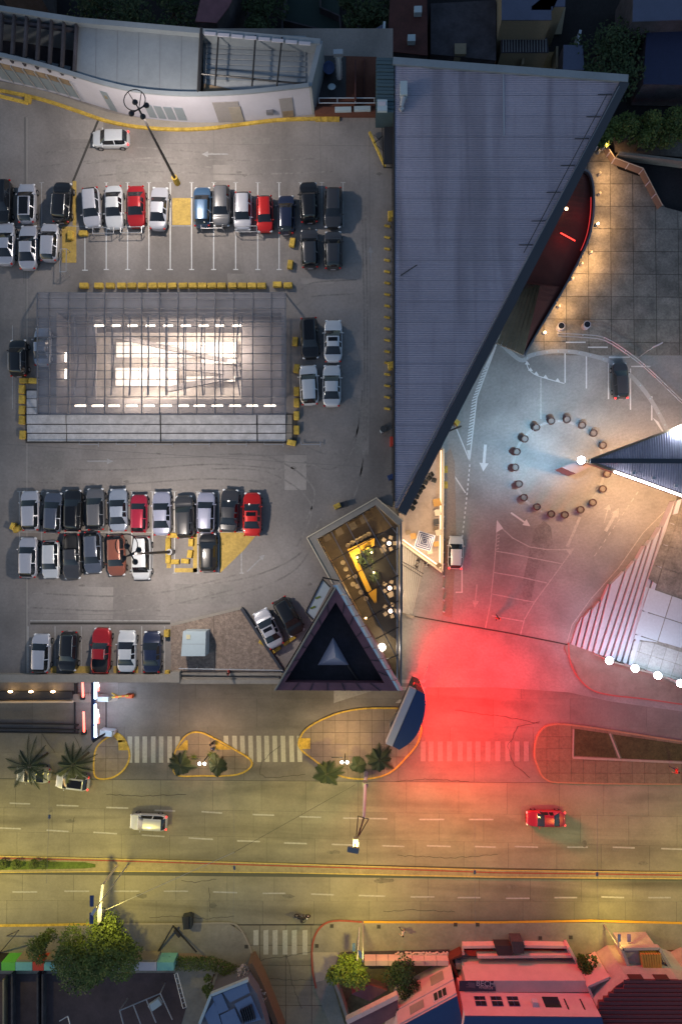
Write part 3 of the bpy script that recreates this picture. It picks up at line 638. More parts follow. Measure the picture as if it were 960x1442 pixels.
# ================================================================== TOWN NORTH (dim)
def house(name, label, roofpx, z, mroof, mwall, extra=None, cat='house'):
    c = P(*roofpx[0], 0); t = thing(name, label, cat, (c.x, c.y, 0))
    G().prism(PP(roofpx, z), 0, z).out('wall', mwall, t)
    G().prism(PP(roofpx, z + .12), z + .01, z + .12, bottom=True).out('roof', mroof, t)
    return t
h = house('house', 'house with a bright blue grey roof and cream wall at the top edge', [(706, -40), (842 - 67, -40), (776, 28), (706, 28)], 6.5, M_bluer, M_cream)
G().box(P(709, 32, 4.5), (.5, .1, .5)).out('window', M_win, h); G().box(P(717, 32, 4.5), (.5, .1, .5)).out('window', M_win, h)
h = house('house', 'cream walled house with a rust coloured doorway bay beside the blue roof', [(778, -30), (797, -30), (795, 9), (748, 9), (748, 14), (778, 14)], 6.5, M_bluer, M_cream)
G().flat(PP([(748, 10), (796, 10), (790, 48), (742, 50)], .02)).out('yard_floor', M_cream, h); G().flat(PP([(757, 15), (770, 15), (762, 42), (750, 42)], .04)).out('rust_path', M_brick, h)
h = house('house', 'low house with a ribbed pale porch roof and warm lit courtyard', [(705, 55), (770, 53), (772, 74), (705, 74)], 3.2, M_town, M_cream)
for k in range(16): G().box(P(708 + k * 4, 64, 3.4), (.08, 1.6, .06)).out('porch_rib', M_roof2, h)
ct = thing('courtyard', 'small warm lit courtyard below the ribbed porch roof', 'courtyard', P(740, 84, 0))
G().flat(PP([(703, 74), (782, 73), (782, 98), (703, 96)], .05)).out('courtyard_floor', mat('ochre_floor', (.30, .20, .09), .9, fine=.3), ct)
for a, b in (((736, 76), (734, 95)), ((782, 70), (782, 100)), ((702, 30), (702, 58))): G().wallrib(PP([a, b], 1.6), .25, 0, 2.2).out('wall', M_cream, ct)
for k in range(6): G().sphere(P(710 + k * 5, 83 + (k % 3) * 3, .5), (.5, .5, .5), 6, 4).out('potted_shrub', M_leafd, ct)
for u in (711, 725, 747):
    f = tag(G().sphere(P(u, 76, 2.6), .12, 8, 5).out('porch_lamp', M_warm), 'tiny warm lamp under the porch eave, ' + ('left' if u == 711 else 'middle' if u == 725 else 'right') + ' of three', 'lamp', 'porch lamps')
    light('POINT', P(u, 77, 2.3), 130, (1, .62, .3), f, size=.1)
    f.children[0].location = P(u, 77, 2.3)
house('house', 'small cream hut just above the metal roof edge', [(640, 61), (656, 61), (656, 76), (640, 76)], 4, M_cream, M_cream)
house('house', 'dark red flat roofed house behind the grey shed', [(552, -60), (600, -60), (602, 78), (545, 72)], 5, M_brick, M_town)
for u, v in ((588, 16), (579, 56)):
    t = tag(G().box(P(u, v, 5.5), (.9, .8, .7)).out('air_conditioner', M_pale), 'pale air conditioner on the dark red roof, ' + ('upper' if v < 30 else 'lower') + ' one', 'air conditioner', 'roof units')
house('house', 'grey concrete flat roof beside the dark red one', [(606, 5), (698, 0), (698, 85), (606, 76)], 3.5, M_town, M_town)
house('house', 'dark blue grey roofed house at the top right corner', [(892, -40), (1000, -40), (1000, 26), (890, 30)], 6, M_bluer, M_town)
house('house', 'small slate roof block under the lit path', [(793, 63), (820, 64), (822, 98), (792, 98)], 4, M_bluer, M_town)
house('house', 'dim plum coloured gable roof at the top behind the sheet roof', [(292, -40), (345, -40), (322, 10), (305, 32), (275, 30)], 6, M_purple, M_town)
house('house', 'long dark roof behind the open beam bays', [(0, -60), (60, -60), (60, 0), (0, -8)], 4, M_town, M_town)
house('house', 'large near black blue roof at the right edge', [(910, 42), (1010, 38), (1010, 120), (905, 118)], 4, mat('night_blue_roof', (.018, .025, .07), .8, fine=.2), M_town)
t = thing('sports_court', 'dark green sports court with pale fence at the top', 'court', P(430, 30, 0))
G().flat(PP([(406, -60), (478, -60), (478, 56), (400, 44)], .05)).out('court_surface', M_court, t)
for l in ([(406, -30), (397, 46)], [(452, -30), (451, 14), (478, 26), (480, 45)], [(400, 32), (455, 46)]): G().wallrib(PP(l, .6), .18, 0, 1.1).out('court_wall', M_town, t)
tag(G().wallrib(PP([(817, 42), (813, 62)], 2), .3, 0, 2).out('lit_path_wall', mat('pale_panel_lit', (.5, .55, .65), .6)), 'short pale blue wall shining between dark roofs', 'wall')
t = tag(G().wallrib(PP([(870, 216), (960, 227), (1040, 236)], 1.2), .3, 0, 1.4).out('boundary_wall', M_side), 'long grey boundary wall above the black pit', 'wall')
struct(G().prism(PP([(862, 190), (1040, 196), (1040, 226), (866, 214)], .1), -.1, .05).out('path', mat('dirt_path', (.17, .14, .12), 1, fine=.4, var=.3, scale=.5)))
t = tag(G().wallrib(PP([(760 + 130, 118), (945, 121)], 1.2), .25, 0, 1.4).out('boundary_wall', M_town), 'dim grey wall end at the tip of the metal roof', 'wall')
for u in (936,):
    tag(G().prism(PP([(932, 118), (944, 118), (937, 102)], 2.5), 0, 2.5).out('pale_shed', M_town), 'small pale triangular shed near the right edge', 'shed')
# balustrade at the top of the plaza
t = thing('zigzag_balustrade', 'zigzag tan panel balustrade along the black pit', 'railing', P(905, 240, 0))
bl = PP([(842, 203), (853, 203), (865, 222), (905, 237), (932, 289)], 1.1)
for k in range(4):
    n_ = [1, 2, 2, 3][k]
    for j in range(n_):
        a = bl[k].lerp(bl[k + 1], j / n_ + .01); b = bl[k].lerp(bl[k + 1], (j + 1) / n_ - .01)
        d = (b - a).normalized(); nn = Vector((-d.y, d.x, 0)) * -.12
        q = [Vector((a.x, a.y, 0)) + nn, Vector((b.x, b.y, 0)) + nn, Vector((b.x, b.y, 1.1)), Vector((a.x, a.y, 1.1))]
        gg = G(); gg.add(q + [p + Vector((.03, .03, .06)) for p in q], [(0, 1, 2, 3), (7, 6, 5, 4), (3, 2, 6, 7)]); gg.out('panel', mat('tan_balustrade_panel', (.25, .17, .125), .7, fine=.1), t)
        G().tube(q[0], q[3], .07).out('post', M_signw, t)
for k in range(4): G().tube(bl[k], bl[k + 1], .05).out('handrail', M_seat, t)
# ================================================================== SKYLIGHT AND ATRIUM
at = thing('skylight', 'large glazed skylight with a steel grid glowing from inside', 'skylight', P(228, 520, DECK))
g = G(); b0 = [(p.x, p.y) for p in PP(sk0, DECK)]
a = [Vector((x, y, DECK - .02)) for x, y in b0]; b = [Vector((x, y, DECK - 7)) for x, y in b0]
g.add(a + b, [(i, (i + 1) % 4, 4 + (i + 1) % 4, 4 + i) for i in range(4)]); g.out('shaft_wall', M_atrd, at)
G().flat([Vector((x, y, DECK - 7)) for x, y in b0]).out('atrium_floor', M_atr, at)
def inr(px, z): return PP(px, z)
# ledges (upper mall floor gallery round the void), bridges and escalators
for q in ([(56, 436), (135, 436), (135, 600), (56, 600)], [(340, 436), (400, 436), (400, 600), (340, 600)], [(135, 436), (340, 436), (340, 447), (135, 447)], [(135, 562), (340, 562), (340, 600), (135, 600)]):
    G().prism(PP(q, DECK - 3.5), DECK - 3.9, DECK - 3.5, bottom=True).out('gallery_floor', M_atrd, at)
for a_, b_, wd in (((150, 470), (338, 512), .5), ((215, 508), (338, 524), 1.0), ((235, 548), (338, 527), .6)):
    p, q = P(*a_, DECK - 3.4), P(*b_, DECK - 6.5)
    d = (q - p).normalized(); nn = Vector((-d.y, d.x, 0)).normalized() * wd / 2
    gg = G(); gg.add([p + nn, q + nn, q - nn, p - nn] + [x - Vector((0, 0, .35)) for x in (p + nn, q + nn, q - nn, p - nn)], [(3, 2, 1, 0), (0, 1, 5, 4), (2, 3, 7, 6), (4, 5, 6, 7)]); gg.out('escalator', M_atrd, at)
def tubelight(u, v, L, vert=False, z=DECK - .7):
    c = P(u, v, z); G().box(c, (.14, L, .1) if vert else (L, .2, .1)).out('tube_light', M_tube, at)
for u in (114, 138, 161, 186, 210, 234, 258, 281, 306, 331, 355, 380): tubelight(u, 571, 1.15)
for u in (140, 163, 187, 212, 237, 262, 287, 309, 334): tubelight(u, 459, 1.0, z=DECK - 3)
tubelight(93, 503, 1.0, True, DECK - 1.5); tubelight(93, 527, 1.1, True, DECK - 1.5); tubelight(399.3, 503, 1.1, True, DECK - .4); tubelight(399.3, 526, 1.15, True, DECK - .4)
for u, v in ((190, 492), (235, 488), (285, 486), (325, 490), (185, 528), (300, 505), (182, 545), (225, 537), (250, 470), (300, 470)):
    light('AREA', P(u, v, DECK - 1.6), 330, (1, .86, .72), at, size=1.8, name='ceiling_lamp')  # fill lights added inside the shaft to brighten the atrium floor
    # glowing panels standing in for the bright lit bands of the atrium floor
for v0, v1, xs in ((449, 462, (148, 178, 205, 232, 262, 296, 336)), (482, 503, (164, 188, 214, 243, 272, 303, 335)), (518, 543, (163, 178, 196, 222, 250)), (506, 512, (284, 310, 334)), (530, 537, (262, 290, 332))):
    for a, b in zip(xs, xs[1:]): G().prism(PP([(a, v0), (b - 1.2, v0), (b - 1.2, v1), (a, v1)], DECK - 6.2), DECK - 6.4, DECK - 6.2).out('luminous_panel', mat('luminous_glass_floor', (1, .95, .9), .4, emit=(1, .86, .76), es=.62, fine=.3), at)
# trusses below the glass
for k in range(10):
    u = 104 + k * 26; pts = []
    for j in range(9):
        s = j / 8; pts.append(P(u + (4 if k < 5 else -4) * math.sin(math.pi * s) * abs(k - 5) / 3, 445 + s * 112, DECK + .35 - .8 * math.sin(math.pi * s)))
    G().path(pts, .075, 5).out('bowed_truss', M_steel, at)
    G().tube(pts[0] + Vector((.25, 0, .4)), pts[-1] + Vector((.25, 0, .4)), .05).out('truss_chord', M_steel, at)
ZG = DECK + 1.7
G().prism(PP([(53, 412), (402, 412), (402, 584), (53, 584)], ZG), ZG - .04, ZG, bottom=True).out('glass_canopy', M_canopy, at)
for k, u in enumerate([53, 69.5, 97, 122, 148, 174, 200, 225, 251, 277, 303, 329, 356, 382, 402]):
    G().tube(P(u, 412, ZG + .06), P(u, 584, ZG + .06), .055 if k % 2 else .075, 4).out('glazing_bar', M_steel, at)
for k, v in enumerate([412, 420, 434, 445, 453, 460, 474, 486, 498, 512, 522, 534, 545, 559, 570, 584]):
    G().tube(P(53, v, ZG + .13), P(402, v, ZG + .13), .055 if k in (2, 6, 8, 11, 13) else .035, 4).out('glazing_bar', M_steel, at)
for u, v in ((53, 414), (402, 414), (53, 582), (402, 560), (226, 414), (226, 582), (402, 470)):
    G().tube(P(u, v, DECK), P(u, v, ZG), .09, 6).out('canopy_post', M_dsteel, at)
# white slab apron south of the glass
ap = thing('slab_apron', 'dirty white slab apron along the south side of the skylight', 'apron', P(228, 600, DECK))
G().prism(PP([(37, 549), (53, 549), (53, 583), (418, 583), (418, 624), (37, 624)], DECK), DECK - .1, DECK + .08).out('apron_bed', M_joint, ap)
for j, (v0, v1) in enumerate(((584.5, 596.5), (598, 609), (610.5, 621))):
    for a, b in ((38, 92.5), (94, 225), (227, 361), (363, 402), ): G().prism(PP([(a, v0), (b, v0), (b, v1), (a, v1)], DECK + .3), DECK, DECK + .3 - .07 * j).out('white_slab', M_plate, ap)
for v0, v1 in ((550, 561), (562, 573), (574, 583.5)): G().prism(PP([(38, v0), (52, v0), (52, v1), (38, v1)], DECK + .2), DECK, DECK + .2).out('white_slab', M_plate, ap)
for v0, v1 in ((584, 597), (598, 609), (610, 621)): G().prism(PP([(403, v0), (411, v0), (411, v1), (403, v1)], DECK + .2), DECK, DECK + .12).out('white_slab', M_beige, ap)
G().tube(P(38, 622.5, DECK + .45), P(402, 623.5, DECK + .45), .05).out('edge_pipe', M_dsteel, ap)
for k in range(7):
    u = 112 + k * 52
    for a, b in (((u, 626), (u + 27, 626)), ((u, 622), (u, 626)), ((u + 27, 622), (u + 27, 629))): G().tube(P(*a, DECK + .3), P(*b, DECK + .3), .045, 4).out('trolley_rail', M_galv, ap)
# ================================================================== TRIANGULAR TOWER
ZT = 22.0
tw = thing('triangular_tower', 'triangular tower with purple rim around a sunken black roof', 'tower', P(472, 930, 0))
O3 = PP([(472.5, 827), (387, 972), (560, 973)], ZT); I3 = PP([(472.5, 848), (401, 961), (541, 962)], ZT)
cO = sum(O3, Vector()) / 3
g = G(); vs = []
for zz, L in ((ZT, O3), (ZT, I3), (ZT - 1.3, I3)):
    vs += [Vector((p.x, p.y, zz)) for p in L]
g.add(vs, [(0, 1, 4, 3), (1, 2, 5, 4), (2, 0, 3, 5), (3, 4, 7, 6), (4, 5, 8, 7), (5, 3, 6, 8)])
g.out('rim', M_purple, tw)
for (a, b, c, d) in ((0, 1, 0, 1), (1, 2, 1, 2), (2, 0, 2, 0)):
    for k in range(1, 7):
        s = k / 7; p = O3[a].lerp(O3[b], s); q = I3[c].lerp(I3[d], s); G().tube(p + Vector((0, 0, .02)), q + Vector((0, 0, .02)), .035, 4).out('cap_joint', M_dsteel, tw)
G().flat([Vector((p.x, p.y, ZT - 1.2)) for p in PP([(472.5, 840), (396, 966), (547, 966)], ZT)]).out('sunken_roof', M_black, tw)
G().prism([Vector((cO.x + (p.x - cO.x) * .985, cO.y + (p.y - cO.y) * .985, 0)) for p in O3], 0, ZT - .05, cap=False).out('tower_wall', M_purple, tw)
# polished metal cladding strip down the north-east side
S1 = PP([(470, 826), (478, 824), (567, 972), (558, 974)], ZT - .3)
q = [P(468, 824, ZT - .1), P(558, 972, ZT - .1), P(568, 972, ZT - 1.2), P(479, 821, ZT - 1.2)]
n_ = 10; g = G(); 
M_pol = mat('polished_cladding', (.50, .55, .62), .38, metal=.7, fine=.06)
for k in range(n_):
    s0, s1 = k / n_ + .003, (k + 1) / n_ - .003
    rows_ = []
    for s in (s0, s1):
        A = q[0].lerp(q[1], s); B = q[3].lerp(q[2], s); rows_.append([A, A.lerp(B, .35) + Vector((0, 0, .35)), A.lerp(B, .7) + Vector((0, 0, .3)), B])
    gg = G(); gg.add(rows_[0] + rows_[1], [(i, 4 + i, 5 + i, 1 + i) for i in range(3)]); gg.out('cladding_panel', M_pol, tw, smooth=True)
G().tube(O3[0] + Vector((0, 0, .05)), O3[1] + Vector((0, 0, .05)), .1, 5).out('rim_edge', M_beige, tw)
ap3 = [P(470, 905, ZT + .9) , P(447.5, 936.5, ZT - 1.15), P(491, 936.5, ZT - 1.15), P(469, 897.5, ZT - 1.15)]
cen = P(472, 925, ZT + .35)
t = tag(G().add([ap3[1], ap3[2], ap3[3], cen], [(0, 1, 3), (1, 2, 3), (2, 0, 3)]).out('pyramid_skylight', M_bluer if False else mat('pyramid_glass', (.31, .32, .42), .5)), 'small grey pyramid skylight on the black tower roof', 'skylight')
G().tube(P(490, 937, ZT - 1.1), P(505, 960, ZT - 1.1), .12, 5).out('roof_pipe', M_dsteel, tw)
# glass awning west of the tower
t = thing('glass_awning', 'grey glass awning panel beside the dark hatchback and tower', 'awning', P(445, 850, DECK))
G().prism(PP([(430, 862), (454, 815), (465, 827), (441, 873)], DECK + 3.4), DECK + 3.3, DECK + 3.4, bottom=True).out('glass_sheet', M_pale, t)
for a, b in (((430, 862), (454, 815)), ((454, 815), (465, 827)), ((430, 862), (441, 873)), ((454, 813), (478, 818))): G().tube(P(*a, DECK + 3.45), P(*b, DECK + 3.45), .08).out('frame_bar', M_dsteel, t)
for u, v in ((447, 842), (440, 856)): G().flat(PP([(u - 4, v), (u + 3, v - 3), (u + 5, v - 1), (u - 2, v + 2)], DECK + 3.45), DECK + 3.45).out('leaf_mark', M_leafb, t)
# ================================================================== GLASS ROOFED RESTAURANT
ZF = 9.5
rs = thing('glass_roofed_restaurant', 'glass roofed restaurant with a yellow bar glowing below black mullions', 'building', P(520, 820, ZF))
Rr = [(448, 759), (529, 712), (561, 740), (562, 966), (553, 955)]
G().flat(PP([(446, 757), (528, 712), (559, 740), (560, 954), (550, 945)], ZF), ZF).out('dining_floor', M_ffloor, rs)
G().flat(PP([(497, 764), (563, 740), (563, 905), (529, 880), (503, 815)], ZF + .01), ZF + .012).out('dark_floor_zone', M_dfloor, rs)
for l in ([(447, 758), (529, 711)], [(447, 758), (562, 968)]):
    G().wallrib(PP(l, ZF + 2), .15, ZF, DECK + .2).out('side_wall', M_tan, rs)
ZQ = DECK + .35
G().prism(PP(Rr, ZQ), ZQ - .05, ZQ, bottom=True).out('roof_glass', M_glass, rs)
mul = [((473, 745), (562, 893)), ((497, 731), (562, 838)), ((521, 717), (562, 787)), ((448, 759), (553, 955)), ((470, 747), (478, 770))]
lines = [((448, 759), (553, 955)), ((466, 748), (561, 931)), ((487, 736), (561, 875)), ((510, 723), (561, 815)), ((529, 712), (561, 755)), ((448, 759), (529, 712))]
for a, b in lines: G().tube(P(*a, ZQ + .06), P(*b, ZQ + .06), .065, 4).out('mullion', M_dsteel if a[0] < 460 else M_steel, rs)
for a, b in (((465, 791), (561, 738)), ((481, 819), (561, 772)), ((498, 846), (561, 810)), ((513, 873), (561, 846)), ((528, 900), (561, 883)), ((543, 929), (561, 922))): G().tube(P(*a, ZQ + .1), P(*b, ZQ + .1), .07, 4).out('mullion', M_dsteel, rs)
G().wallrib(PP([(564.5, 734), (564.5, 966)], ZQ + .2), .16, 0, ZQ + .2).out('east_frame', M_steel, rs)
G().wallrib(PP([(559, 742), (559, 968)], ZQ + .1), .12, ZQ - .3, ZQ + .1).out('east_frame', M_galv, rs)
# bar counter and furniture inside
bar = thing('bar_counter', 'angled bright yellow bar counter inside the glass roofed restaurant', 'counter', P(500, 790, ZF))
zc = ZF + 1.1
G().prism(PP([(489, 774), (527, 756), (527, 768), (500, 782)], zc), ZF, zc).out('counter_top', M_yelc, bar)
G().prism(PP([(489, 774), (500, 782), (528, 842), (528, 850), (516, 832)], zc), ZF, zc - .003).out('counter_top', M_yelc, bar)
G().prism(PP([(523, 832), (530, 828), (530, 850)], zc), ZF, zc + .15).out('counter_end', M_yelc, bar)
pl = thing('indoor_plants', 'row of leafy plants behind the yellow bar counter', 'plant', P(515, 790, ZF))
rp = random.Random(3)
def leafcloud(parent, name, c, rad, n, s, m, rr=rp, hollow=.5, props=None):
    g = G()
    for _ in range(n):
        d = Vector((rr.gauss(0, 1), rr.gauss(0, 1), rr.gauss(0, 1))).normalized(); k = hollow + (1 - hollow) * rr.random() ** .5
        p = Vector(c) + Vector((d.x * rad[0], d.y * rad[1], d.z * rad[2])) * k
        a = Vector((rr.gauss(0, 1), rr.gauss(0, 1), rr.gauss(0, .5))).normalized() * s * rr.uniform(.6, 1.3); b = a.cross(Vector((rr.gauss(0, .4), rr.gauss(0, .4), 1))).normalized() * s * .6
        g.add([p - a, p + b, p + a, p - b], [(0, 1, 2, 3)])
    return g.out(name, m, parent, **(props or {}))
for u, v, r_ in ((511, 783, .9), (520, 775, .7), (520, 795, .9), (527, 812, .7), (509, 790, .6)):
    leafcloud(pl, 'foliage', P(u, v, ZF + 1.2), (r_ * .8, r_ * .8, .5), 80, .12, M_leafd)
for u, v in ((503, 785), (526, 806), (523, 778)):
    f = tag(G().sphere(P(u, v, ZF + 2.2), .1, 8, 5).out('pendant_lamp', M_warm), {503: 'left', 526: 'lower', 523: 'right'}[u] + ' small warm pendant lamp above the restaurant plants', 'lamp', 'bar pendant lamps')
    o = light('POINT', P(u, v, ZF + 2.0), 210, (1, .72, .32), None, size=.12); o.parent = f
def stool_mesh():
    t = thing('bar_stool', 'x', 'stool', (0, 0, 0), 'round stools along the yellow bar')
    G().tube((0, 0, .62), (0, 0, .72), .24, 14).out('seat', M_seat, t); G().tube((0, 0, .02), (0, 0, .62), .035, 6).out('leg', M_galv, t)
    G().ring((0, 0, .85), .23, .03, 14, 4).out('backrest_ring', M_seat, t); return t
st = stool_mesh(); sl = [(483, 792), (487, 801), (491, 812), (500, 811), (497, 822), (503, 825), (508, 833), (515, 842), (490, 768), (496, 764), (502, 761), (508, 758), (513, 755), (519, 752)]
for i, (u, v) in enumerate(sl):
    lab = ORD[i] + ' pale stool counted from the top along the bar\'s long side' if i < 8 else ORD[i - 8] + ' pale stool from the left along the bar\'s short side'
    q = P(u, v, ZF)
    if i == 0: st.location = q; st['label'] = lab
    else: dup(st, q, 0, lab)
def table(u, v, lab, m=M_seat, s=.75, z=ZF, lamp=False):
    t = thing('dining_table', lab, 'table', P(u, v, z), 'dining tables under the glass roof'); q = P(u, v, z)
    G().box((q.x, q.y, z + .73), (s, s, .05), R(27)).out('table_top', m, t); G().tube((q.x, q.y, z), (q.x, q.y, z + .7), .04).out('leg', M_dsteel, t)
    return t
for i, (u, v) in enumerate(((461, 757), (478, 749), (497, 741), (512, 732))): table(u, v, ORD[i] + ' square table from the left along the north glass edge', M_beige)
table(539, 774, 'square table in the dark zone beside the topmost glowing lamp', M_beige, .6); table(549, 837, 'small square table directly below the middle glowing lamp', M_seat, .55)
for i, (u, v) in enumerate(((547, 765), (548, 827), (549, 859))):
    t = thing('glowing_table_lamp', ORD[i] + ' glowing round lamp from the top along the east glass wall', 'lamp', P(u, v, ZF), 'glowing lamps by the east wall'); q = P(u, v, ZF)
    G().tube(q, q + Vector((0, 0, 1)), .04).out('stem', M_dsteel, t); G().sphere(q + Vector((0, 0, 1.2)), .24, 12, 7).out('globe', mat('pinkish_globe', (1, .8, .7), .4, emit=(1, .74, .6), es=6), t)
    light('POINT', q + Vector((0, 0, 1.9)), 32, (1, .75, .6), t, size=.2)
    for k in range(5):
        a = k * 1.256; G().box(q + Vector((math.cos(a) * .65, math.sin(a) * .65, .45)), (.4, .4, .08), a).out('surrounding_seat', M_seat, t)
t = thing('white_floor_lamp', 'brilliant white lamp at the narrow south end of the restaurant', 'lamp', P(537, 909, ZF)); q = P(537, 909, ZF)
G().sphere(q + Vector((0, 0, 1.2)), .42, 14, 8).out('globe', mat('bright_globe', (1, 1, .95), .4, emit=(1, .93, .8), es=14), t); G().tube(q, q + Vector((0, 0, .9)), .05).out('stem', M_dsteel, t); light('POINT', q + Vector((0, 0, 2)), 160, (1, .88, .7), t, size=.3)
for u, v, s in ((553, 726, 'top corner of the glass roof'), (515, 871, 'west edge near the narrow end of the glass roof')):
    f = tag(G().sphere(P(u, v, ZQ - .3), .13, 8, 5).out('spot_lamp', M_warm), 'small warm spot lamp at the ' + s, 'lamp'); o = light('POINT', P(u, v, ZQ - .6), 120, (1, .75, .45), None, size=.1); o.parent = f
light('POINT', P(480, 775, ZQ - .5), 170, (1, .75, .4), rs, size=.5); light('POINT', P(492, 830, ZQ - .5), 140, (1, .75, .4), rs, size=.5)
# ================================================================== RED DRUM BUILDING
rd = thing('red_drum_building', 'curved dark red roofed drum tucked under the metal roof edge', 'building', P(790, 330, 0))
ZD = 8.5
edge = smoothpath(PP([(738, 500), (757, 467), (775, 437), (796, 402), (815, 366), (829, 334), (835, 300), (835, 265), (830, 245), (820, 238)], ZD), 5)
base = [p for p in PP([(718, 500), (700, 430), (760, 320), (800, 230)], ZD)]
inner = [p - Vector((2.2, .6, 0)) * 1.0 + Vector((0, 0, .0)) for p in edge]
g = G(); nE = len(edge)
far = []
for p in edge:
    c_ = QC.inverted() @ (p - Vector((0, 0, CAMH))); vv = CY + FPX * c_.y / c_.z
    far.append(P(737 + (500 - vv) * .235 if vv > 400 else min(hx(vv) - 8, 760 + (400 - vv)), vv, ZD + min(1.5, (500 - vv) * .02)))
g.add([p - Vector((0, 0, .5)) for p in edge] + far, [(i, i + 1, nE + i + 1, nE + i) for i in range(nE - 1)]); g.out('red_roof', M_red, rd)
G().wallrib(edge, .2, ZD - .5, ZD + .08).out('rim', M_steel, rd)
gl = [Vector((p.x * .995, p.y, 0)) for p in edge]
g = G(); g.add([Vector((p.x, p.y, ZD - .6)) for p in edge] + [Vector((p.x * .99, p.y * .99, 0)) for p in edge], [(i, i + 1, nE + i + 1, nE + i) for i in range(10, nE - 1)]); g.out('drum_wall', M_tan, rd)
# tan boarded wedge at its foot
gb = PP([(700, 470), (738, 396), (746, 470), (739, 498)], ZD - 1); 
tanq = [((701, 482), (730, 499)), ((745, 392), (738, 500))]
for k in range(6):
    s0, s1 = k / 6 + .01, (k + 1) / 6 - .01
    A = lambda s: (699 + (737 - 699) * s, 483 + (500 - 483) * s); B = lambda s: (731 + (762 - 731) * s, 408 + (400 - 408) * s)
    G().prism(PP([A(s0), A(s1), B(s1), B(s0)], ZD - 1.2), ZD - 1.5, ZD - 1.2, bottom=True).out('boarding_panel', M_tan, rd)
t = thing('red_neon_bar', 'glowing red neon bar on the dark red drum roof', 'neon light', P(799, 334, ZD))
G().tube(P(789, 328, ZD + 1.5), P(809, 339, ZD + 1.0), .055, 6).out('tube_light', M_redl, t)
light('POINT', P(799, 334, ZD + 2.0), 15, (1, .05, .03), t, size=.4)
nd = thing('red_rim_light', 'red light strip inside the curved rim of the drum roof', 'light strip', P(833, 300, ZD))
G().path([p + Vector((-.35, 0, .05)) for p in edge[22:34]], .05).out('tube_light', mat('red_neon_soft', (1, .1, .05), .5, emit=(1, .04, .05), es=.5), nd)
light('POINT', P(822, 300, ZD + 1.2), 16, (1, .03, .03), nd, size=.5)
f = tag(G().sphere(P(797, 294, ZD + 1.9), .16, 8, 5).out('roof_lamp', M_warm), 'tiny orange lamp on the dark red drum roof', 'lamp')
# wall uplights
for i, (u, v) in enumerate(((840, 216), (841, 247), (841, 275), (838, 318), (829, 357), (816, 373), (803, 394), (784, 433), (764, 470))):
    q = P(u + 1, v, 0)
    t = thing('bollard_light', ORD[i] + ' warm ground light from the top along the drum wall', 'light', q, 'warm ground lights along the drum wall')
    G().tube(q, q + Vector((0, 0, .55)), .17, 8).out('post', M_galv, t); G().sphere(q + Vector((0, 0, .62)), .15, 8, 5).out('glow_cap', M_warm if i in (8, 3) else M_seat, t)
    light('SPOT', q + Vector((.35, -.1, 2.3)), [700, 420, 520, 620, 420, 640, 640, 760, 620][i], (1, .56, .22), t, to=q + Vector((1.1, -.1, 0)), size=.15, angle=128, blend=1.0)
# ================================================================== FORECOURT: kerb arc, railing, markings
def fmark(pts, wpx, m=M_white, z=.008, name='painted_line'): return strip_px(name, m, fcobj, pts, wpx, z)
fcobj = bpy.data.objects['forecourt']
arc = smoothpath([Vector((x, y, 0)) for x, y in [(704, 483), (732, 507), (748, 500), (775, 495), (800, 495), (825, 499), (855, 508), (885, 527), (910, 555), (930, 588), (940, 610)]], 5)
g = G().ribbon(PP([(p.x, p.y) for p in arc]), .52, .012); g.out('pale_kerb_arc', mat('pale_stone_kerb', (.36, .37, .38), .8, fine=.12), fcobj)
for i in range(8, len(arc), 3):
    G().box(P(arc[i].x, arc[i].y, 0) + Vector((0, 0, .05)), (.16, .16, .1)).out('kerb_stud', M_pale, fcobj)
fmark([(795, 497), (795, 539)], 1.8); fmark([(825, 499), (825, 547)], 1.8); fmark([(856, 509), (856, 562)], 1.8); fmark([(887, 519), (887, 577)], 1.8); fmark([(917, 558), (917, 592)], 1.8); fmark([(761, 532), (761, 590)], 2.4, M_faded)
for a, b, v in ((796, 824, 482), (827, 855, 489), (857, 886, 503), (888, 915, 516)): fmark([(a, v), (b, v)], 1.8, z=.026)
zz = smoothpath([Vector(p).to_3d() for p in [(740, 508), (744, 520), (754, 528), (772, 534), (794, 540)]], 4)
fmark([(p.x, p.y) for p in zz], 1.2)
for i in range(2, len(zz), 3):
    p = zz[i]; G().flat(PP([(p.x - 3, p.y - .5), (p.x + .5, p.y - 5), (p.x + 4, p.y + .5)]), .016).out('painted_tooth', M_white, fcobj)
G().flat(PP([(698, 484), (699, 486), (688, 512), (682, 522), (683, 514)]), .012).out('painted_wedge', M_white, fcobj)
fmark([(697, 490), (671, 560), (661, 646)], 1.8)
fmark([(640, 598), (660, 647)], 1.8); G().flat(PP([(657, 634), (663, 634), (661, 650)]), .016).out('painted_tip', M_white, fcobj)
for k in range(27):
    s = k / 27; u = 687 - 27 * s * 1.02; v = 515 + 112 * s; x1 = 671 + (697 - 671) * max(0, (560 - v) / 70) if v < 560 else 671 - 10 * (v - 560) / 86
    G().flat(PP([(x1 - 7, v + 2.8), (x1 - 1, v), (x1 - 1, v + 2), (x1 - 7, v + 4.8)]), .012).out('hatch_bar', M_white, fcobj)
arrow(fcobj, (683, 626), (680, 664), .012, M_white, 4, 12, 6.5); arrow(fcobj, (719, 722), (746, 741), .012, M_white, 2.4, 10, 5)
arrow(fcobj, (852, 748), (871, 715), .012, M_faded, 4.5, 13, 6); arrow(fcobj, (850, 736), (857, 710), .016, M_faded, 1.6, 8, 5)
arrow(fcobj, (671, 823), (668, 856), .012, M_faded, 2, 10, 5); 
for k in range(16):
    s = k / 16; s1 = s + .032; f = lambda s: (661 - 9 * s - 2 * s * s, 654 + 106 * s); fmark([f(s), f(s1)], 1.8)
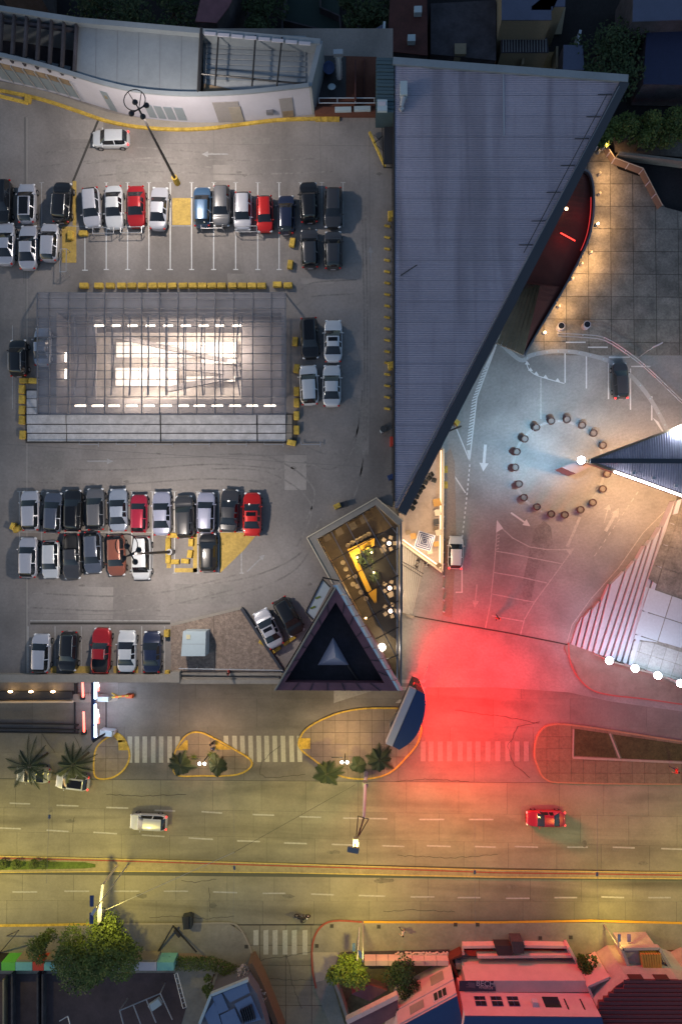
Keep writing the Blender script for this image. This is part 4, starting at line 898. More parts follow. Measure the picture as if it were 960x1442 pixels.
fmark([(626, 650), (655, 694)], 1.8); fmark([(624, 692), (638, 723)], 1.8); fmark([(650, 768), (650, 834)], 1.8); fmark([(641, 834), (651, 834)], 1.6, z=.012)
for px in ([(700, 734), (696, 790), (690, 850), (683, 885)], [(704, 742), (722, 758), (745, 770), (770, 774), (806, 774)], [(806, 774), (780, 810), (752, 848), (738, 872), (732, 895)], [(697, 776), (722, 780), (750, 786), (791, 794)], [(694, 806), (730, 812), (770, 821)], [(691, 836), (720, 842), (752, 848)], [(692, 867), (737, 875)]):
    fmark(px, 1.5, M_faded)
G().flat(PP([(699, 732), (708, 744), (698, 750)]), .014).out('painted_tip', M_white, fcobj); G().flat(PP([(808, 772), (797, 774), (802, 783)]), .014).out('painted_tip', M_faded, fcobj)
for k in range(5): fmark([(699 - k * .3, 754 + k * 5), (703 - k * .3, 752 + k * 5)], 1.4, M_faded, z=.012)
fmark([(816, 728), (806, 752), (798, 770)], 3.6, M_faded)
for k in range(10):
    s = k / 10; fmark([(898 - 65 * s, 692 + 96 * s), (898 - 65 * (s + .05), 692 + 96 * (s + .05))], 1.1, M_faded)
fmark([(935, 720), (905, 750), (870, 800), (830, 845), (805, 880), (798, 905)], 1.2, M_faded)
circ = [Vector((786 + 64 * math.cos(a), 659 + 66 * math.sin(a), 0)) for a in [2 * math.pi * i / 48 for i in range(49)]]
G().ribbon(PP([(p.x, p.y) for p in circ]), .34, .012).out('pale_ring', mat('pale_ring_stone', (.33, .33, .33), .8, fine=.2), fcobj)
for i in range(0, 48, 3): G().box(P(circ[i].x, circ[i].y) + Vector((0, 0, .04)), (.13, .13, .08)).out('ring_stud', M_pale, fcobj)
for k in range(24):
    s = k / 24; x = 757 + random.uniform(-9, 9) - 12 * s; y = 735 + 130 * s
    pass
G().flat(PP([(765, 733), (775, 742), (778, 765), (768, 775), (757, 800), (746, 850), (736, 852), (735, 820), (742, 790), (748, 765), (752, 745)]), .004).out('oil_stain', mat('dark_stain', (.20, .195, .19), .75, var=.3, scale=.5, fine=.45), fcobj)
G().ribbon(PP([(572, 866), (640, 878), (720, 892), (800, 908)]), .14, .02).out('drain_channel', M_joint, fcobj)
G().ribbon(PP([(572, 868), (640, 880), (720, 894), (800, 910)]), .06, .03).out('drain_lip', M_kerb, fcobj)
G().flat(PP([(918, 588), (926, 594), (936, 612), (930, 606)]), .02).out('painted_wedge', M_white, fcobj)
# railing along the kerb arc
rl = thing('curved_railing', 'double white railing curving along the plaza parking bays', 'railing', P(860, 490, 0))
rp_ = [(785, 469), (820, 471), (850, 475), (880, 493), (905, 512), (932, 537), (962, 566), (1000, 600)]
for off in (0, 4):
    G().path([p for p in smoothpath(PP([(x, y + off) for x, y in rp_], 1.0), 3)], .05).out('rail', M_galv, rl)
for u, v in rp_[:-1]: G().tube(P(u, v + 2, 0), P(u, v, 1.0), .06).out('post', M_galv, rl)
for i, (u, v) in enumerate(((787, 462), (823, 460))):
    q = P(u, v, 0); t = thing('drum_planter', ('left' if i == 0 else 'right') + ' of two white round bins with black tops behind the curved railing', 'planter', q, 'white round bins')
    G().tube(q, q + Vector((0, 0, .9)), .45, 18).out('tub', M_wallw, t); G().tube(q + Vector((0, 0, .9)), q + Vector((0, 0, .92)), .36, 18).out('opening', M_win, t)
t = thing('direction_sign', 'small white sign plate on a bent pole by the curved railing', 'sign', P(900, 503, 0)); a = P(898, 503, 0); b = P(908, 496, 3.2)
G().tube(a, Vector((a.x, a.y, 3.0)), .06).out('pole', M_galv, t); G().tube(Vector((a.x, a.y, 3.0)), Vector((a.x + .9, a.y + .5, 3.4)), .04).out('arm', M_galv, t); G().box(Vector((a.x + .9, a.y + .5, 3.4)), (1.1, .12, .6), R(25)).out('sign_plate', M_signw, t)
# planter circle
q = P(725, 637); pl0 = thing('round_planter', 'x', 'planter', (0, 0, 0), 'round planters in the ring on the forecourt')
gp = G(); n = 18; prof = [(.30, 0), (.43, .25), (.47, .55), (.45, .72), (.36, .74), (.33, .60)]
vs = [(r * math.cos(2 * math.pi * i / n), r * math.sin(2 * math.pi * i / n), z) for r, z in prof for i in range(n)]
gp.add(vs, [(k * n + i, k * n + (i + 1) % n, (k + 1) * n + (i + 1) % n, (k + 1) * n + i) for k in range(len(prof) - 1) for i in range(n)]); gp.out('pot', mat('dark_terracotta', (.09, .06, .055), .6, fine=.1), pl0, smooth=True)
G().tube((0, 0, .5), (0, 0, .62), .31, 14).out('soil', mat('pale_soil', (.22, .19, .18), 1, fine=.3), pl0)
cl = [(774, 594), (796, 592), (817, 600), (833, 611), (846, 628), (852, 688), (846, 689), (832, 708), (815, 718), (793, 725), (774, 724), (754, 714), (736, 701), (729, 682), (724, 659), (726, 637), (737, 619), (753, 603)]
cl = [c for c in cl if c != (846, 689)]
cl[5] = (852, 668); cl.insert(6, (846, 689))
for i, (u, v) in enumerate(cl):
    lab = ORD[i] + ' dark round planter clockwise from the top of the forecourt ring'
    if i == 0: pl0.location = P(u, v); pl0['label'] = lab
    else: dup(pl0, P(u, v), 0, lab)
# ================================================================== PROW CANOPY
pr = thing('prow_canopy', 'pointed dark ribbed canopy jutting in from the right edge', 'canopy', P(900, 650, 0))
ZP = 9.5
tip = (829, 649)
def cyA(u): return 649 - (u - 829) * (649 - 599) / 133
def cyB(u): return 650 + (u - 829) * (698 - 650) / 133
g = G(); k = 0; u = 831.0; rowsA = []
while u < 1100:
    z = ZP + (.09 if k % 2 else 0)
    rowsA.append((P(u, cyA(u), ZP), P(u, 650, ZP), P(u, cyB(u), ZP), z)); u += 1.7; k += 1
vs = []; 
for a, b, c, z in rowsA: vs += [(a.x, a.y, z), (b.x, b.y, z + .35), (c.x, c.y, z)]
fs = []
for i in range(len(rowsA) - 1):
    o = 3 * i; fs += [(o, o + 1, o + 4, o + 3), (o + 1, o + 2, o + 5, o + 4)]
G().add(vs, fs).out('ribbed_roof', M_roof, pr)
G().wallrib([P(829, 649.5, ZP), P(1100, 650.5, ZP)], .5, ZP + .3, ZP + .5).out('ridge_gutter', M_fasc, pr)
G().wallrib([P(826, 649, ZP), P(1100, cyA(1100), ZP)], .25, ZP - .7, ZP + .2).out('eave_fascia', M_tan, pr)
G().wallrib([P(826, 650, ZP), P(1100, cyB(1100), ZP)], .25, ZP - .7, ZP + .2).out('eave_fascia', M_tan, pr)
gs = G(); gs.add([P(829, 649, ZP - .5), P(1100, cyA(1100), ZP - .5), P(1100, cyB(1100), ZP - .5)], [(0, 1, 2)]); gs.out('soffit', M_seat, pr)
G().path([P(864, 664, ZP + .3), P(900, 676.5, ZP + .3), P(962, 699, ZP + .3), P(1100, cyB(1100) + 1, ZP + .3)], .13).out('led_strip', M_whl, pr)
G().prism(PP([(790, 658), (812, 650), (835, 655), (810, 667)], 3.0), 0, 3.0).out('prow_base', mat('pinkish_stone', (.24, .18, .19), .7, fine=.08), pr)
G().tube(P(812, 658, 0) + Vector((.6, .3, 0)), P(824, 650, ZP - .6), .25, 8).out('prow_column', M_tan, pr)
for u, v in ((891, 666), (919, 673), (951, 684)): G().box(P(u, v, ZP + .45), (.35, .35, .3)).out('roof_vent', M_galv, pr)
lt = thing('tip_floodlight', 'brilliant blue white floodlight at the tip of the pointed canopy', 'floodlight', P(818, 648, ZP))
G().sphere(P(818, 648, ZP + .3), .42, 14, 8).out('lens', M_coolbig, lt); G().tube(P(829, 649, ZP), P(819, 648, ZP + .1), .12).out('bracket', M_dsteel, lt)
light('SPOT', P(808, 647, ZP - .35), 7600, (.40, .74, 1), lt, to=P(715, 570, 0), size=.3, angle=150, blend=1.0)
l2 = thing('edge_floodlight', 'white floodlight on the upper eave of the pointed canopy at the right edge', 'floodlight', P(957, 606, ZP))
G().box(P(957, 606, ZP + .5), (1.6, .5, .4), R(22)).out('lens', M_coolbig, l2); G().tube(P(950, 609, ZP), P(950, 609, ZP + .4), .07).out('bracket', M_dsteel, l2)
light('SPOT', P(957, 598, ZP + .7), 2300, (.70, .84, 1), l2, to=P(915, 520, 0), size=.3, angle=135, blend=.8)
for i, (u, v, e) in enumerate(((900, 630, 500), (940, 625, 600), (892, 667, 1900), (925, 676, 2300), (955, 685, 2300), (990, 690, 2300), (862, 657, 900), (845, 652, 400))):
    light('AREA', P(u, v, ZP - 1), e * .25, (1, .56, .25), pr, size=1.2, name='soffit_lamp')
# ================================================================== WIDE STAIRS AND WHITE PLAZA (bottom right)
ws = thing('wide_stairs', 'wide fan of long pale steps rising to the white plaza', 'stairs', P(860, 850, 0))
tops = [(812, 880), (821, 868), (832, 858), (844, 846), (857, 822), (877, 804), (891, 789), (905, 768), (913, 760), (926, 742), (944, 706)]
b0_, b1_ = (803, 907), (884, 935)
for k in range(11):
    f = lambda s: (b0_[0] + (b1_[0] - b0_[0]) * s, b0_[1] + (b1_[1] - b0_[1]) * s)
    bl_, br_ = f(k / 11), f((k + 1) / 11 - .004); tx, ty = tops[k]; w_ = 5.2 if k < 10 else 6
    tr_ = (tops[k + 1][0] - .9, tops[k + 1][1]) if k < 10 else (952, 704)
    h_ = .15 + .15 * k
    G().prism(PP([bl_, (br_[0] - 2.2, br_[1] - .4), (tr_[0] - 1.4, tr_[1]), (tx, ty)]), 0, h_).out('step', M_stairw, ws); G().prism(PP([(br_[0] - 2.3, br_[1] - 1), br_, (tr_[0] + .8, tr_[1]), (tr_[0] - 1.5, tr_[1])]), 0, h_ - .10).out('step_joint', mat('step_joint_stone', (.19, .17, .19), .9, fine=.2), ws)
wp = struct(G().prism(PP([(884, 936), (950, 707), (960, 680), (1200, 640), (1200, 1010), (960, 968)]), 0, 1.62).out('raised_terrace', M_tile))
tiles(wp, 'white_tile', M_wtile, [(892, 900), (908, 826), (930, 834), (1010, 862), (1010, 928), (937, 906)], (880, 816), (33, 10.5), (-10.5, 33), 6, 5, 1.66, gap=.10, zplane=1.62)
tiles(wp, 'paving_tile', mat('grey_terrace_paver', (.33, .33, .32), .8, fine=.25, rnd=.1), [(884, 932), (892, 902), (937, 908), (1010, 930), (1010, 985), (960, 966)], (870, 890), (17, 5.4), (-5.4, 17), 12, 10, 1.65, gap=.05, zplane=1.62)
tiles(wp, 'paving_tile', M_tile, [(912, 815), (945, 725), (1010, 710), (1010, 858), (935, 830)], (900, 690), (30, 9.5), (-9.5, 30), 6, 7, 1.655, gap=.06, zplane=1.62)
for i, (u, v) in enumerate(((857, 930), (893, 941), (925, 951), (957, 962))):
    h_ = 5.0; lpt = P(u, v, h_)
    t = thing('floodlight_post', ORD[i] + ' blazing white floodlight from the left below the wide stairs', 'floodlight', (lpt.x, lpt.y, 1.6 if i else 0), 'floodlight posts below the wide stairs')
    G().tube((lpt.x, lpt.y, 0), (lpt.x, lpt.y, h_), .08, 8, .05).out('pole', M_galv, t); G().sphere((lpt.x, lpt.y, h_ + .1), .42, 12, 7).out('lens', M_coolbig, t)
    G().box((lpt.x, lpt.y, h_ - .15), (.7, .4, .25), R(-20)).out('housing', M_galv, t)
    light('SPOT', Vector((lpt.x, lpt.y + .55, h_ + .35)), 480, (.66, .82, 1), t, to=Vector((lpt.x - .3, lpt.y + 6.5, 0)), size=.25, angle=160, blend=.7)
G().wallrib(PP([(845, 925), (884, 937), (960, 960)]), .2, 0, 2.0).out('terrace_edge_wall', M_side, wp)
# ================================================================== CAFE TERRACE AND SMALL STAIRS
tr = thing('cafe_terrace', 'wedge shaped raised cafe terrace with glowing pale edges', 'terrace', P(600, 740, 1))
G().prism(PP([(560, 700), (624, 628), (622, 807), (564, 765)], 1.2), 0, 1.2).out('terrace_deck', M_ter, tr)
for l in ([(624, 632), (622.3, 805)], [(622.3, 805.5), (565, 764)]):
    G().wallrib(PP(l, 1.5), .22, 0, 1.62).out('edge_wall', M_seat, tr)
    G().wallrib(PP([(l[0][0] - 3, l[0][1] + 2), (l[1][0] - 3, l[1][1] - 5)] if l[0][1] < 700 else [(618, 797), (567, 760)], 1.5), .14, 1.2, 1.32).out('led_strip', mat('warm_led_strip', (1, .8, .6), .5, emit=(1, .72, .45), es=1.6), tr)
for v in (655, 690, 725, 760, 792): light('AREA', P(617, v, 4.3), 62 if v < 780 else 70, (1, .70, .42), tr, size=1.0, name='string_lamp')
for u, v in ((600, 783), (578, 765), (575, 748)): light('AREA', P(u, v, 4.5), 55, (1, .74, .48), tr, size=.8, name='string_lamp')
pv = struct(G().prism(PP([(624, 640), (634, 632), (640, 650), (642, 760), (636, 870), (623, 866)]), -.02, .035).out('pavement', mat('paver_brownish', (.27, .22, .19), .9, fine=.25)))
for v in (680, 668): pass
for i, v in enumerate((661, 683)): G().prism(PP([(624.5, v - 5), (630, v - 5), (630, v + 5), (624.5, v + 5)]), .035, .06).out('yellow_tactile_plate', M_kerby, pv)
bl0 = None
for i, v in enumerate((676, 711, 728, 744, 760, 778, 794, 811, 828, 845, 861)):
    q = P(624, v, 0); lab = ORD[i] + ' tiny white bollard from the top along the terrace pavement'
    if bl0 is None:
        bl0 = thing('bollard', lab, 'bollard', q, 'tiny white bollards'); G().tube(q, q + Vector((0, 0, .6)), .11, 10).out('post', M_signw, bl0); G().sphere(q + Vector((0, 0, .62)), .11, 8, 4).out('cap', M_wallw, bl0)
    else: dup(bl0, q, 0, lab)
um = thing('striped_parasol', 'square navy and white striped parasol on the cafe terrace', 'parasol', P(598, 762, 1.2), None); q = P(598, 762, 3.7); q0 = Vector((q.x, q.y, 1.2))
G().tube(q0, Vector((q.x, q.y, 3.9)), .05).out('pole', M_dsteel, um)
a0 = R(28)
for k in range(9):
    r0 = 1.42 * (1 - k / 9); r1 = 1.42 * (1 - (k + 1) / 9); z0 = 3.35 + .55 * k / 9; z1 = 3.35 + .55 * (k + 1) / 9
    c0 = [(q.x + r0 * math.cos(a0 + j * math.pi / 2), q.y + r0 * math.sin(a0 + j * math.pi / 2), z0) for j in range(4)]; c1 = [(q.x + r1 * math.cos(a0 + j * math.pi / 2), q.y + r1 * math.sin(a0 + j * math.pi / 2), z1) for j in range(4)]
    G().add(c0 + c1, [(j, (j + 1) % 4, 4 + (j + 1) % 4, 4 + j) for j in range(4)]).out('canopy_stripe', mat('navy_stripe', (.05, .055, .13), .8) if k % 2 else mat('pale_stripe', (.5, .5, .56), .8), um)
def chair(name='cafe_chair', m=M_bin):
    t = thing(name, 'x', 'chair', (0, 0, 0)); G().box((0, 0, .46), (.5, .5, .08)).out('seat', m, t); G().box((0, .26, .72), (.5, .06, .5)).out('backrest', m, t)
    for x in (-.2, .2):
        for y in (-.2, .2): G().tube((x, y, 0), (x, y, .44), .025, 5).out('leg', M_dsteel, t)
    for x in (-.27, .27): G().box((x, 0, .66), (.05, .45, .05)).out('armrest', m, t)
    return t
ch = chair(); first = True
blk = [(606, 669), (603, 674), (598, 680), (594, 687), (590, 693), (586, 700), (583, 708), (580, 716), (610, 677)]
for i, (u, v) in enumerate(blk):
    lab = ORD[i] + ' black cafe chair from the top beside the metal roof edge' if i < 8 else 'black cafe chair set apart to the right of the chair row'
    if first: ch.location = P(u, v, 1.2); ch['label'] = lab; ch.rotation_euler.z = R(-60); ch['group'] = 'black chairs on the cafe terrace'; first = False
    else: dup(ch, P(u, v, 1.2), R(-60 + 20 * (i % 3)), lab, 'black chairs on the cafe terrace')
tabs = [(614, 708, .9, M_wood, 'wooden cafe table at the top of the lit terrace edge'), (615, 722, .75, M_seat, 'pale cafe table below the wooden one on the terrace edge'), (613, 735, .7, M_dfloor, 'dark cafe table halfway along the terrace edge'), (616, 750, .7, M_seat, 'pale cafe table just above the striped parasol corner'), (613, 766, .6, M_wood, 'small wooden table right of the striped parasol'), (581, 755, .7, M_wood, 'small brown table left of the striped parasol'), (604, 776, .6, M_seat, 'pale square table below the striped parasol')]
for u, v, s, m, lab in tabs:
    q = P(u, v, 1.2); t = thing('cafe_table', lab, 'table', q, 'cafe terrace tables'); G().box(q + Vector((0, 0, .73)), (s, s, .05), R(10)).out('table_top', m, t); G().tube(q, q + Vector((0, 0, .7)), .04).out('leg', M_dsteel, t)
cb = chair('low_brown_armchair', M_tan); cb.location = P(588, 762, 1.2); cb['label'] = 'brown armchair tucked under the left corner of the parasol'; cb.rotation_euler.z = R(30)
dup(cb, P(574, 750, 1.2), R(10), 'brown armchair nearest the glass wall on the terrace'); dup(cb, P(617, 796, 1.2), R(40), 'brown armchair in the south tip of the terrace')
dup(cb, P(613, 745, 1.2), R(90), 'brown armchair by the lit terrace edge above the parasol')
s2 = thing('narrow_steps', 'ribbed pale steps between the glass restaurant and the forecourt', 'stairs', P(582, 820, 0))
for k in range(9):
    a0_, a1_ = k / 9, (k + 1) / 9 - .006
    f = lambda s: (566 + 33 * s, 766 + 24 * s); h = lambda s: (566 + 14 * s, 861 + 7 * s); am = a0_ + .062; G().prism(PP([f(am), f(a1_), h(a1_), h(am)]), 0, 1.1 - .135 * k).out('step_riser', M_kerb, s2); a1_ = am  # darker strip beside each tread, shade between steps put into the colour
    G().prism(PP([f(a0_), f(a1_), h(a1_), h(a0_)]), 0, 1.25 - .135 * k).out('step', M_stair, s2)
G().wallrib(PP([(565, 862), (582, 869)]), .3, 0, .5).out('end_kerb', M_beige, s2)
for l in ([(565, 790), (583, 800), (596, 808)], [(565, 794), (583, 805), (594, 812)]): G().path(PP(l, 1.3), .045).out('handrail', M_dsteel, s2)
for u, v, e in ((575, 790, 100), (578, 840, 120), (586, 880, 70), (573, 915, 85)):
    light('AREA', P(u, v, 4.0), e, (1, .72, .44), rs, size=1, name='wall_lamp')
# ================================================================== LED SIGN (blue top) pouring red light
sg = thing('curved_led_sign', 'tall curved street sign with navy top and glowing red screen face', 'sign', P(575, 1010, 0))
ZS = 9.0
cur = smoothpath(PP([(598, 977), (599, 992), (596, 1012), (588, 1032), (577, 1046), (562, 1056)], ZS), 4)
A_ = P(587, 972, ZS); B_ = P(553, 1051, ZS)
G().prism([A_] + cur + [B_], ZS - .2, ZS, bottom=True).out('top_cap', M_blue, sg)
nC = len(cur)
G().prism([Vector((p.x, p.y, 0)) * 1 for p in [A_] + cur + [B_]], 1.2, ZS - .2, cap=False).out('casing', M_trim, sg)
gg = G(); off_ = [(p.x + .05, p.y - .03) for p in cur[:-1]]
gg.add([(x, y, 1.6) for x, y in off_] + [(x, y, ZS - .5) for x, y in off_], [(i, i + 1, len(off_) + i + 1, len(off_) + i) for i in range(len(off_) - 1)]); gg.out('screen', M_screen, sg)
G().wallrib([A_ + Vector((-.42, .1, 0)), B_ + Vector((-.42, .1, 0))], .75, ZS - 1.2, ZS - .05).out('pale_side_box', M_signw, sg)
for f in (.2, .8): q = A_.lerp(B_, f); G().tube((q.x + .5, q.y, 0), (q.x + .5, q.y, 1.3), .2, 8).out('leg', M_dsteel, sg)
G().prism(PP([(549, 1020), (556, 1010), (566, 1002), (569, 1010), (560, 1022), (556, 1040), (549, 1044)], ZS - 2.5), ZS - 4, ZS - 2.5, bottom=True).out('rear_cabinet', M_steel, sg)
G().tube(P(603, 935, 0), P(588, 974, 5.5), .07).out('stay_pole', M_galv, sg)
mid = cur[len(cur) // 2]
light('AREA', Vector((mid.x + .6, mid.y + .9, 6.6)), 12500, (1, .008, .006), sg, to=Vector((mid.x + 9.0, mid.y + 1.9, 2.6)), rect=(7, 4), name='screen_glow').data.spread = R(150)
light('AREA', P(588, 1046, 6.4) + Vector((.2, -.3, 0)), 3000, (1, .03, .03), sg, to=P(730, 1400, 4.5), rect=(3, 4), name='screen_glow').data.spread = R(140)
# ================================================================== ENTRY GATE WITH LIGHT BARS (south-west)
gt = thing('entry_gate', 'car park entry portal edged with a blue white light bar', 'gate', P(133, 1000, 0))
G().wallrib(PP([(131, 958), (131, 1042)], 5.5), .32, 5.0, 5.6).out('portal_beam', M_blue, gt)
G().prism(PP([(130, 1042), (148, 1032), (148, 1035), (132, 1046)], 5.5), 5.3, 5.6, bottom=True).out('beam_return', M_dsteel, gt)
for a, b in ((960, 984), (992, 1020), (1022, 1038)): G().wallrib(PP([(134, a), (134.5, b)], 5.4), .24, 5.2, 5.5).out('light_bar', M_bluel, gt)
light('AREA', P(140, 1000, 4.6), 300, (.7, .8, 1), gt, rect=(.5, 5), name='bar_glow')
for i, (u, a, b) in enumerate(((116.5, 960, 981), (118, 1003, 1030))):
    t = thing('red_lit_pylon', ('upper' if i == 0 else 'lower') + ' red glowing tube left of the entry gate', 'light tube', P(u, b, 0), 'red tubes at the entry gate')
    G().tube(P(u, a, 3.2), P(u + .8, b, .8), .13, 8).out('tube_light', mat('salmon_tube', (1, .3, .25), .5, emit=(1, .10, .07), es=5), t); G().box(P(u + 1, b + 1, .2), (.5, .5, .6)).out('base', M_dsteel, t)
for i, (a, b) in enumerate(((960, 972), (1000, 1018))):
    t = thing('slim_red_tube', ('upper' if i == 0 else 'lower') + ' short red and white tube right of the gate light bar', 'light tube', P(138, b, 0), 'short tubes right of the gate')
    G().tube(P(137.5, a, 3), P(138.5, (a + b) / 2, 2), .13, 8).out('white_half', M_whl, t); G().tube(P(138.5, (a + b) / 2, 2), P(139, b, 1), .11, 8).out('red_half', bpy.data.materials['salmon_tube'], t)
t = thing('ticket_island', 'pale ticket machine island with striped tail below the car park wall', 'kerb island', P(158, 980, 0))
G().prism(smoothpath(PP([(105, 977), (150, 977), (165, 979), (166, 986), (150, 988), (105, 988)]), 3, True), -.02, .16).out('island_kerb', M_beige, t)
G().box(P(148, 983, .9), (1.3, .55, 1.3)).out('ticket_machine', M_pale, t)
t = thing('striped_barrier', 'yellow and red striped barrier arm on the ticket island', 'barrier', P(163, 980, 0))
for k in range(5): G().tube(P(158 + k * 4.6, 982 - k * .5, .9), P(162.6 + k * 4.6, 981.5 - k * .5, .9), .13, 6).out('arm_band', (M_kerby, M_orange)[k % 2], t)
G().tube(P(158, 976, .5), P(168, 982, .8), .1).out('yellow_brace', M_kerby, t)
tag(G().box(P(183, 980, .3), (.8, .45, .6)).out('red_marker_block', M_orange), 'small orange red marker block beyond the striped barrier', 'marker')
t = thing('ticket_machine', 'pale ticket machine beside the yellow island tip', 'machine', P(152, 1031, .1)); G().box(P(152, 1031, .7), (1.5, .7, 1.2), R(-5)).out('cabinet', M_pale, t); G().box(P(161, 1030, .5), (.4, .4, .8)).out('card_reader', M_signw, t)
# driveway under the wall at left with amber lamps
dw = thing('driveway_tunnel_wall', 'low wall and ledges beside the car park driveway on the left', 'wall', P(50, 990, 0))
G().wallrib(PP([(-60, 988), (105, 987)]), .22, 0, .5).out('kerb_wall', M_seat, dw)
G().wallrib(PP([(-60, 978), (104, 978)]), .9, 0, .3).out('dark_plinth', M_dfloor, dw)
for v in (1018, 1025, 1030): G().wallrib(PP([(-60, v), (112, v + 2)]), .12, 0, .25).out('low_rail', M_dsteel, dw)
for u, a, b in ((109, 962, 980), (106, 962, 1030), (150, 988, 1026)): G().wallrib(PP([(u, a), (u, b)]), .14, 0, .1).out('gate_track', M_dsteel, dw)
for i, u in enumerate((15, 44, 75)):
    q = P(u, 974, .8); t = tag(G().sphere(q, (.3, .14, .12), 8, 5).out('amber_wall_lamp', M_warm), ORD[i] + ' amber lamp from the left on the driveway wall', 'lamp', 'amber lamps on the driveway wall')
    o = light('POINT', q + Vector((0, .25, .5)), 26, (1, .6, .15), None, size=.1); o.parent = t
# ================================================================== YELLOW BLOCKS, POSTS, RACKS ON THE DECK
blk0 = None
def yblock(u, v, lab, rz=0.0, L=.9, Wd=.55, h=.42, group='yellow concrete blocks on the car park deck'):
    global blk0
    q = P(u, v, DECK)
    t = tag(G().box((0, 0, h / 2), (L, Wd, h)).out('yellow_block', M_kerby), lab, 'block', group); t.location = q; t.rotation_euler.z = rz
    bv = t.modifiers.new('edge', 'BEVEL'); bv.width = .04; bv.segments = 1
    return t
for i, u in enumerate((120, 141, 157, 173, 187.5, 202, 216.5, 230, 244, 259, 272.5, 286, 299.5, 313, 328, 342, 355.5, 369)):
    yblock(u, 403.5, ORD[i] + ' yellow block from the left in the row north of the skylight', R(random.uniform(-2, 2)))
yblock(391, 402, 'yellow block just left of the north row end post'); yblock(406, 403, 'yellow block at the right end of the north row')
yblock(101, 333, 'upright yellow block beside the painted yellow strip, upper left lot', R(90)); yblock(119, 330, 'yellow block at the head of the leftmost white bay line')
yblock(412, 343, 'yellow block with a black knob left of the dark cars', R(80)); yblock(409, 374, 'tilted yellow block below the one with the black knob', R(82))
for i, (u, v, a) in enumerate(((36, 537, 0), (49, 537, 0), (33, 549, 90), (33, 563, 90), (33, 578, 90), (33, 592, 90), (34, 613, 90))): yblock(u, v, ORD[i] + ' yellow block going round the skylight west corner', R(a + random.uniform(-4, 4)))
for i, (u, v, a) in enumerate(((416, 482, 85), (418, 520, 80), (418, 552, 90), (418, 568, 90), (418, 586, 90), (418, 606, 90), (411, 624, -12))): yblock(u, v, ORD[i] + ' yellow block from the top along the skylight east side', R(a))
for i, (u, v, a, L) in enumerate(((238, 768, 90, 1.5), (238, 785, 90, 1.2), (248, 791, 0, .85), (262, 790, -5, .8), (268.5, 780, 82, .8), (270, 764, 88, .8), (246, 754, 0, .8))): yblock(u, v, ORD[i] + ' yellow block of the ring round the south lamp post', R(a), L, .5)
for i in range(17): yblock(545, 319 + i * 16.05, ORD[i] + ' small yellow rail foot from the top along the metal roof', R(-12), .62, .22, .22, 'small yellow rail feet')
yblock(551, 307, 'upper yellow cube at the metal roof edge', .1, .75, .75, .9, 'yellow cubes at the metal roof edge'); yblock(551, 517, 'lower yellow cube at the metal roof edge', .1, .75, .75, .9, 'yellow cubes at the metal roof edge')
yblock(475, 713, 'yellow ended block above the restaurant ledge', R(25), .7, .5, .8); yblock(237, 891, 'yellow rounded block at the corner of the gravel bed', 0, .5, .75, .7); yblock(237, 948, 'yellow block where gravel bed meets the south wall', 0, .45, .7, .5)
yblock(27, 745, 'jumbled yellow block left of the bottom car rows', R(30), .9, .5, .5); yblock(22, 741, 'yellow block tilted upright beside the jumbled one', R(70), .7, .4, .7)
yblock(372, 910 - 4, 'yellow wheel stop below the silver car parked at an angle', R(-28), 1.1, .4, .25) ; 
yblock(388, 916, 'yellow wheel stop left of two by the triangular tower', R(35), 1.3, .35, .2); yblock(408, 902, 'yellow wheel stop right of two by the triangular tower', R(35), 1.5, .35, .2)
fn = thing('edge_chain_fence', 'dark post and chain fence along the metal roof side of the deck', 'fence', P(552, 450, DECK))
for k in range(66):
    G().tube(P(552, 180 + k * 7.9, DECK), P(552, 180 + k * 7.9, DECK + .9), .05, 5).out('post', M_dsteel, fn)
G().tube(P(552, 180, DECK + .85), P(552, 695, DECK + .85), .035, 5).out('rail', M_dsteel, fn)
def rack(u, v, lab, s=1.0, a=0):
    t = thing('trolley_bay_rail', lab, 'rail', P(u, v, DECK), 'metal trolley bay rails'); q = P(u, v, DECK)
    c = [(-1.15, .35, 0), (-1.15, .35, .9), (1.15, .35, .9), (1.15, .35, 0)]
    m = Matrix.Rotation(a, 3, 'Z')
    f = lambda x: q + m @ (Vector(x) * s)
    for y in (.3, -.3):
        G().path([f((-1.2, y, 0)), f((-1.1, y, .9)), f((1.1, y, .9)), f((1.2, y, 0))], .04).out('hoop', M_galv, t)
    for x in (-1.1, 1.1): G().tube(f((x, .3, .9)), f((x, -.3, .9)), .04).out('cross_bar', M_galv, t)
rack(150, 330, 'metal trolley rail below the silver and white cars at left'); rack(189, 329, 'metal trolley rail below the red hatchback of the top row'); rack(301, 323, 'metal trolley rail below the blue and grey cars'); rack(349, 328, 'metal trolley rail below the silver and small red cars')
rack(95, 372, 'metal trolley rail standing on the yellow strip at left', 1.1, R(90))
t = thing('deck_bin', 'small dark and pale bin near the metal roof edge', 'bin', P(540, 604, DECK)); G().tube(P(540, 604, DECK), P(540, 604, DECK + .8), .35, 12).out('bin_body', M_bin, t); G().box(P(538, 607, DECK + .4), (.4, .3, .6), .4).out('pale_bag', M_pale, t)
tag(G().box(P(552, 622, DECK + .5), (.45, .9, 1)).out('fire_hose_cabinet', M_redp), 'small red fire cabinet at the metal roof edge', 'cabinet')
tag(G().box(P(550, 672, DECK + .5), (.6, .5, .9), .4).out('blue_crate', M_blue), 'small blue crate near the restaurant corner of the deck', 'crate')
yb = tag(G().prism(PP([(639, 594), (643, 590), (648, 594), (644, 600)], .9), 0, .9).out('yellow_block', M_kerby), 'yellow block on the forecourt against the slanted roof eave', 'block'); G().tube(P(624, 610, .6), P(649, 600, .6), .12, 5).out('yellow_barrier_arm', M_dsteel, yb)
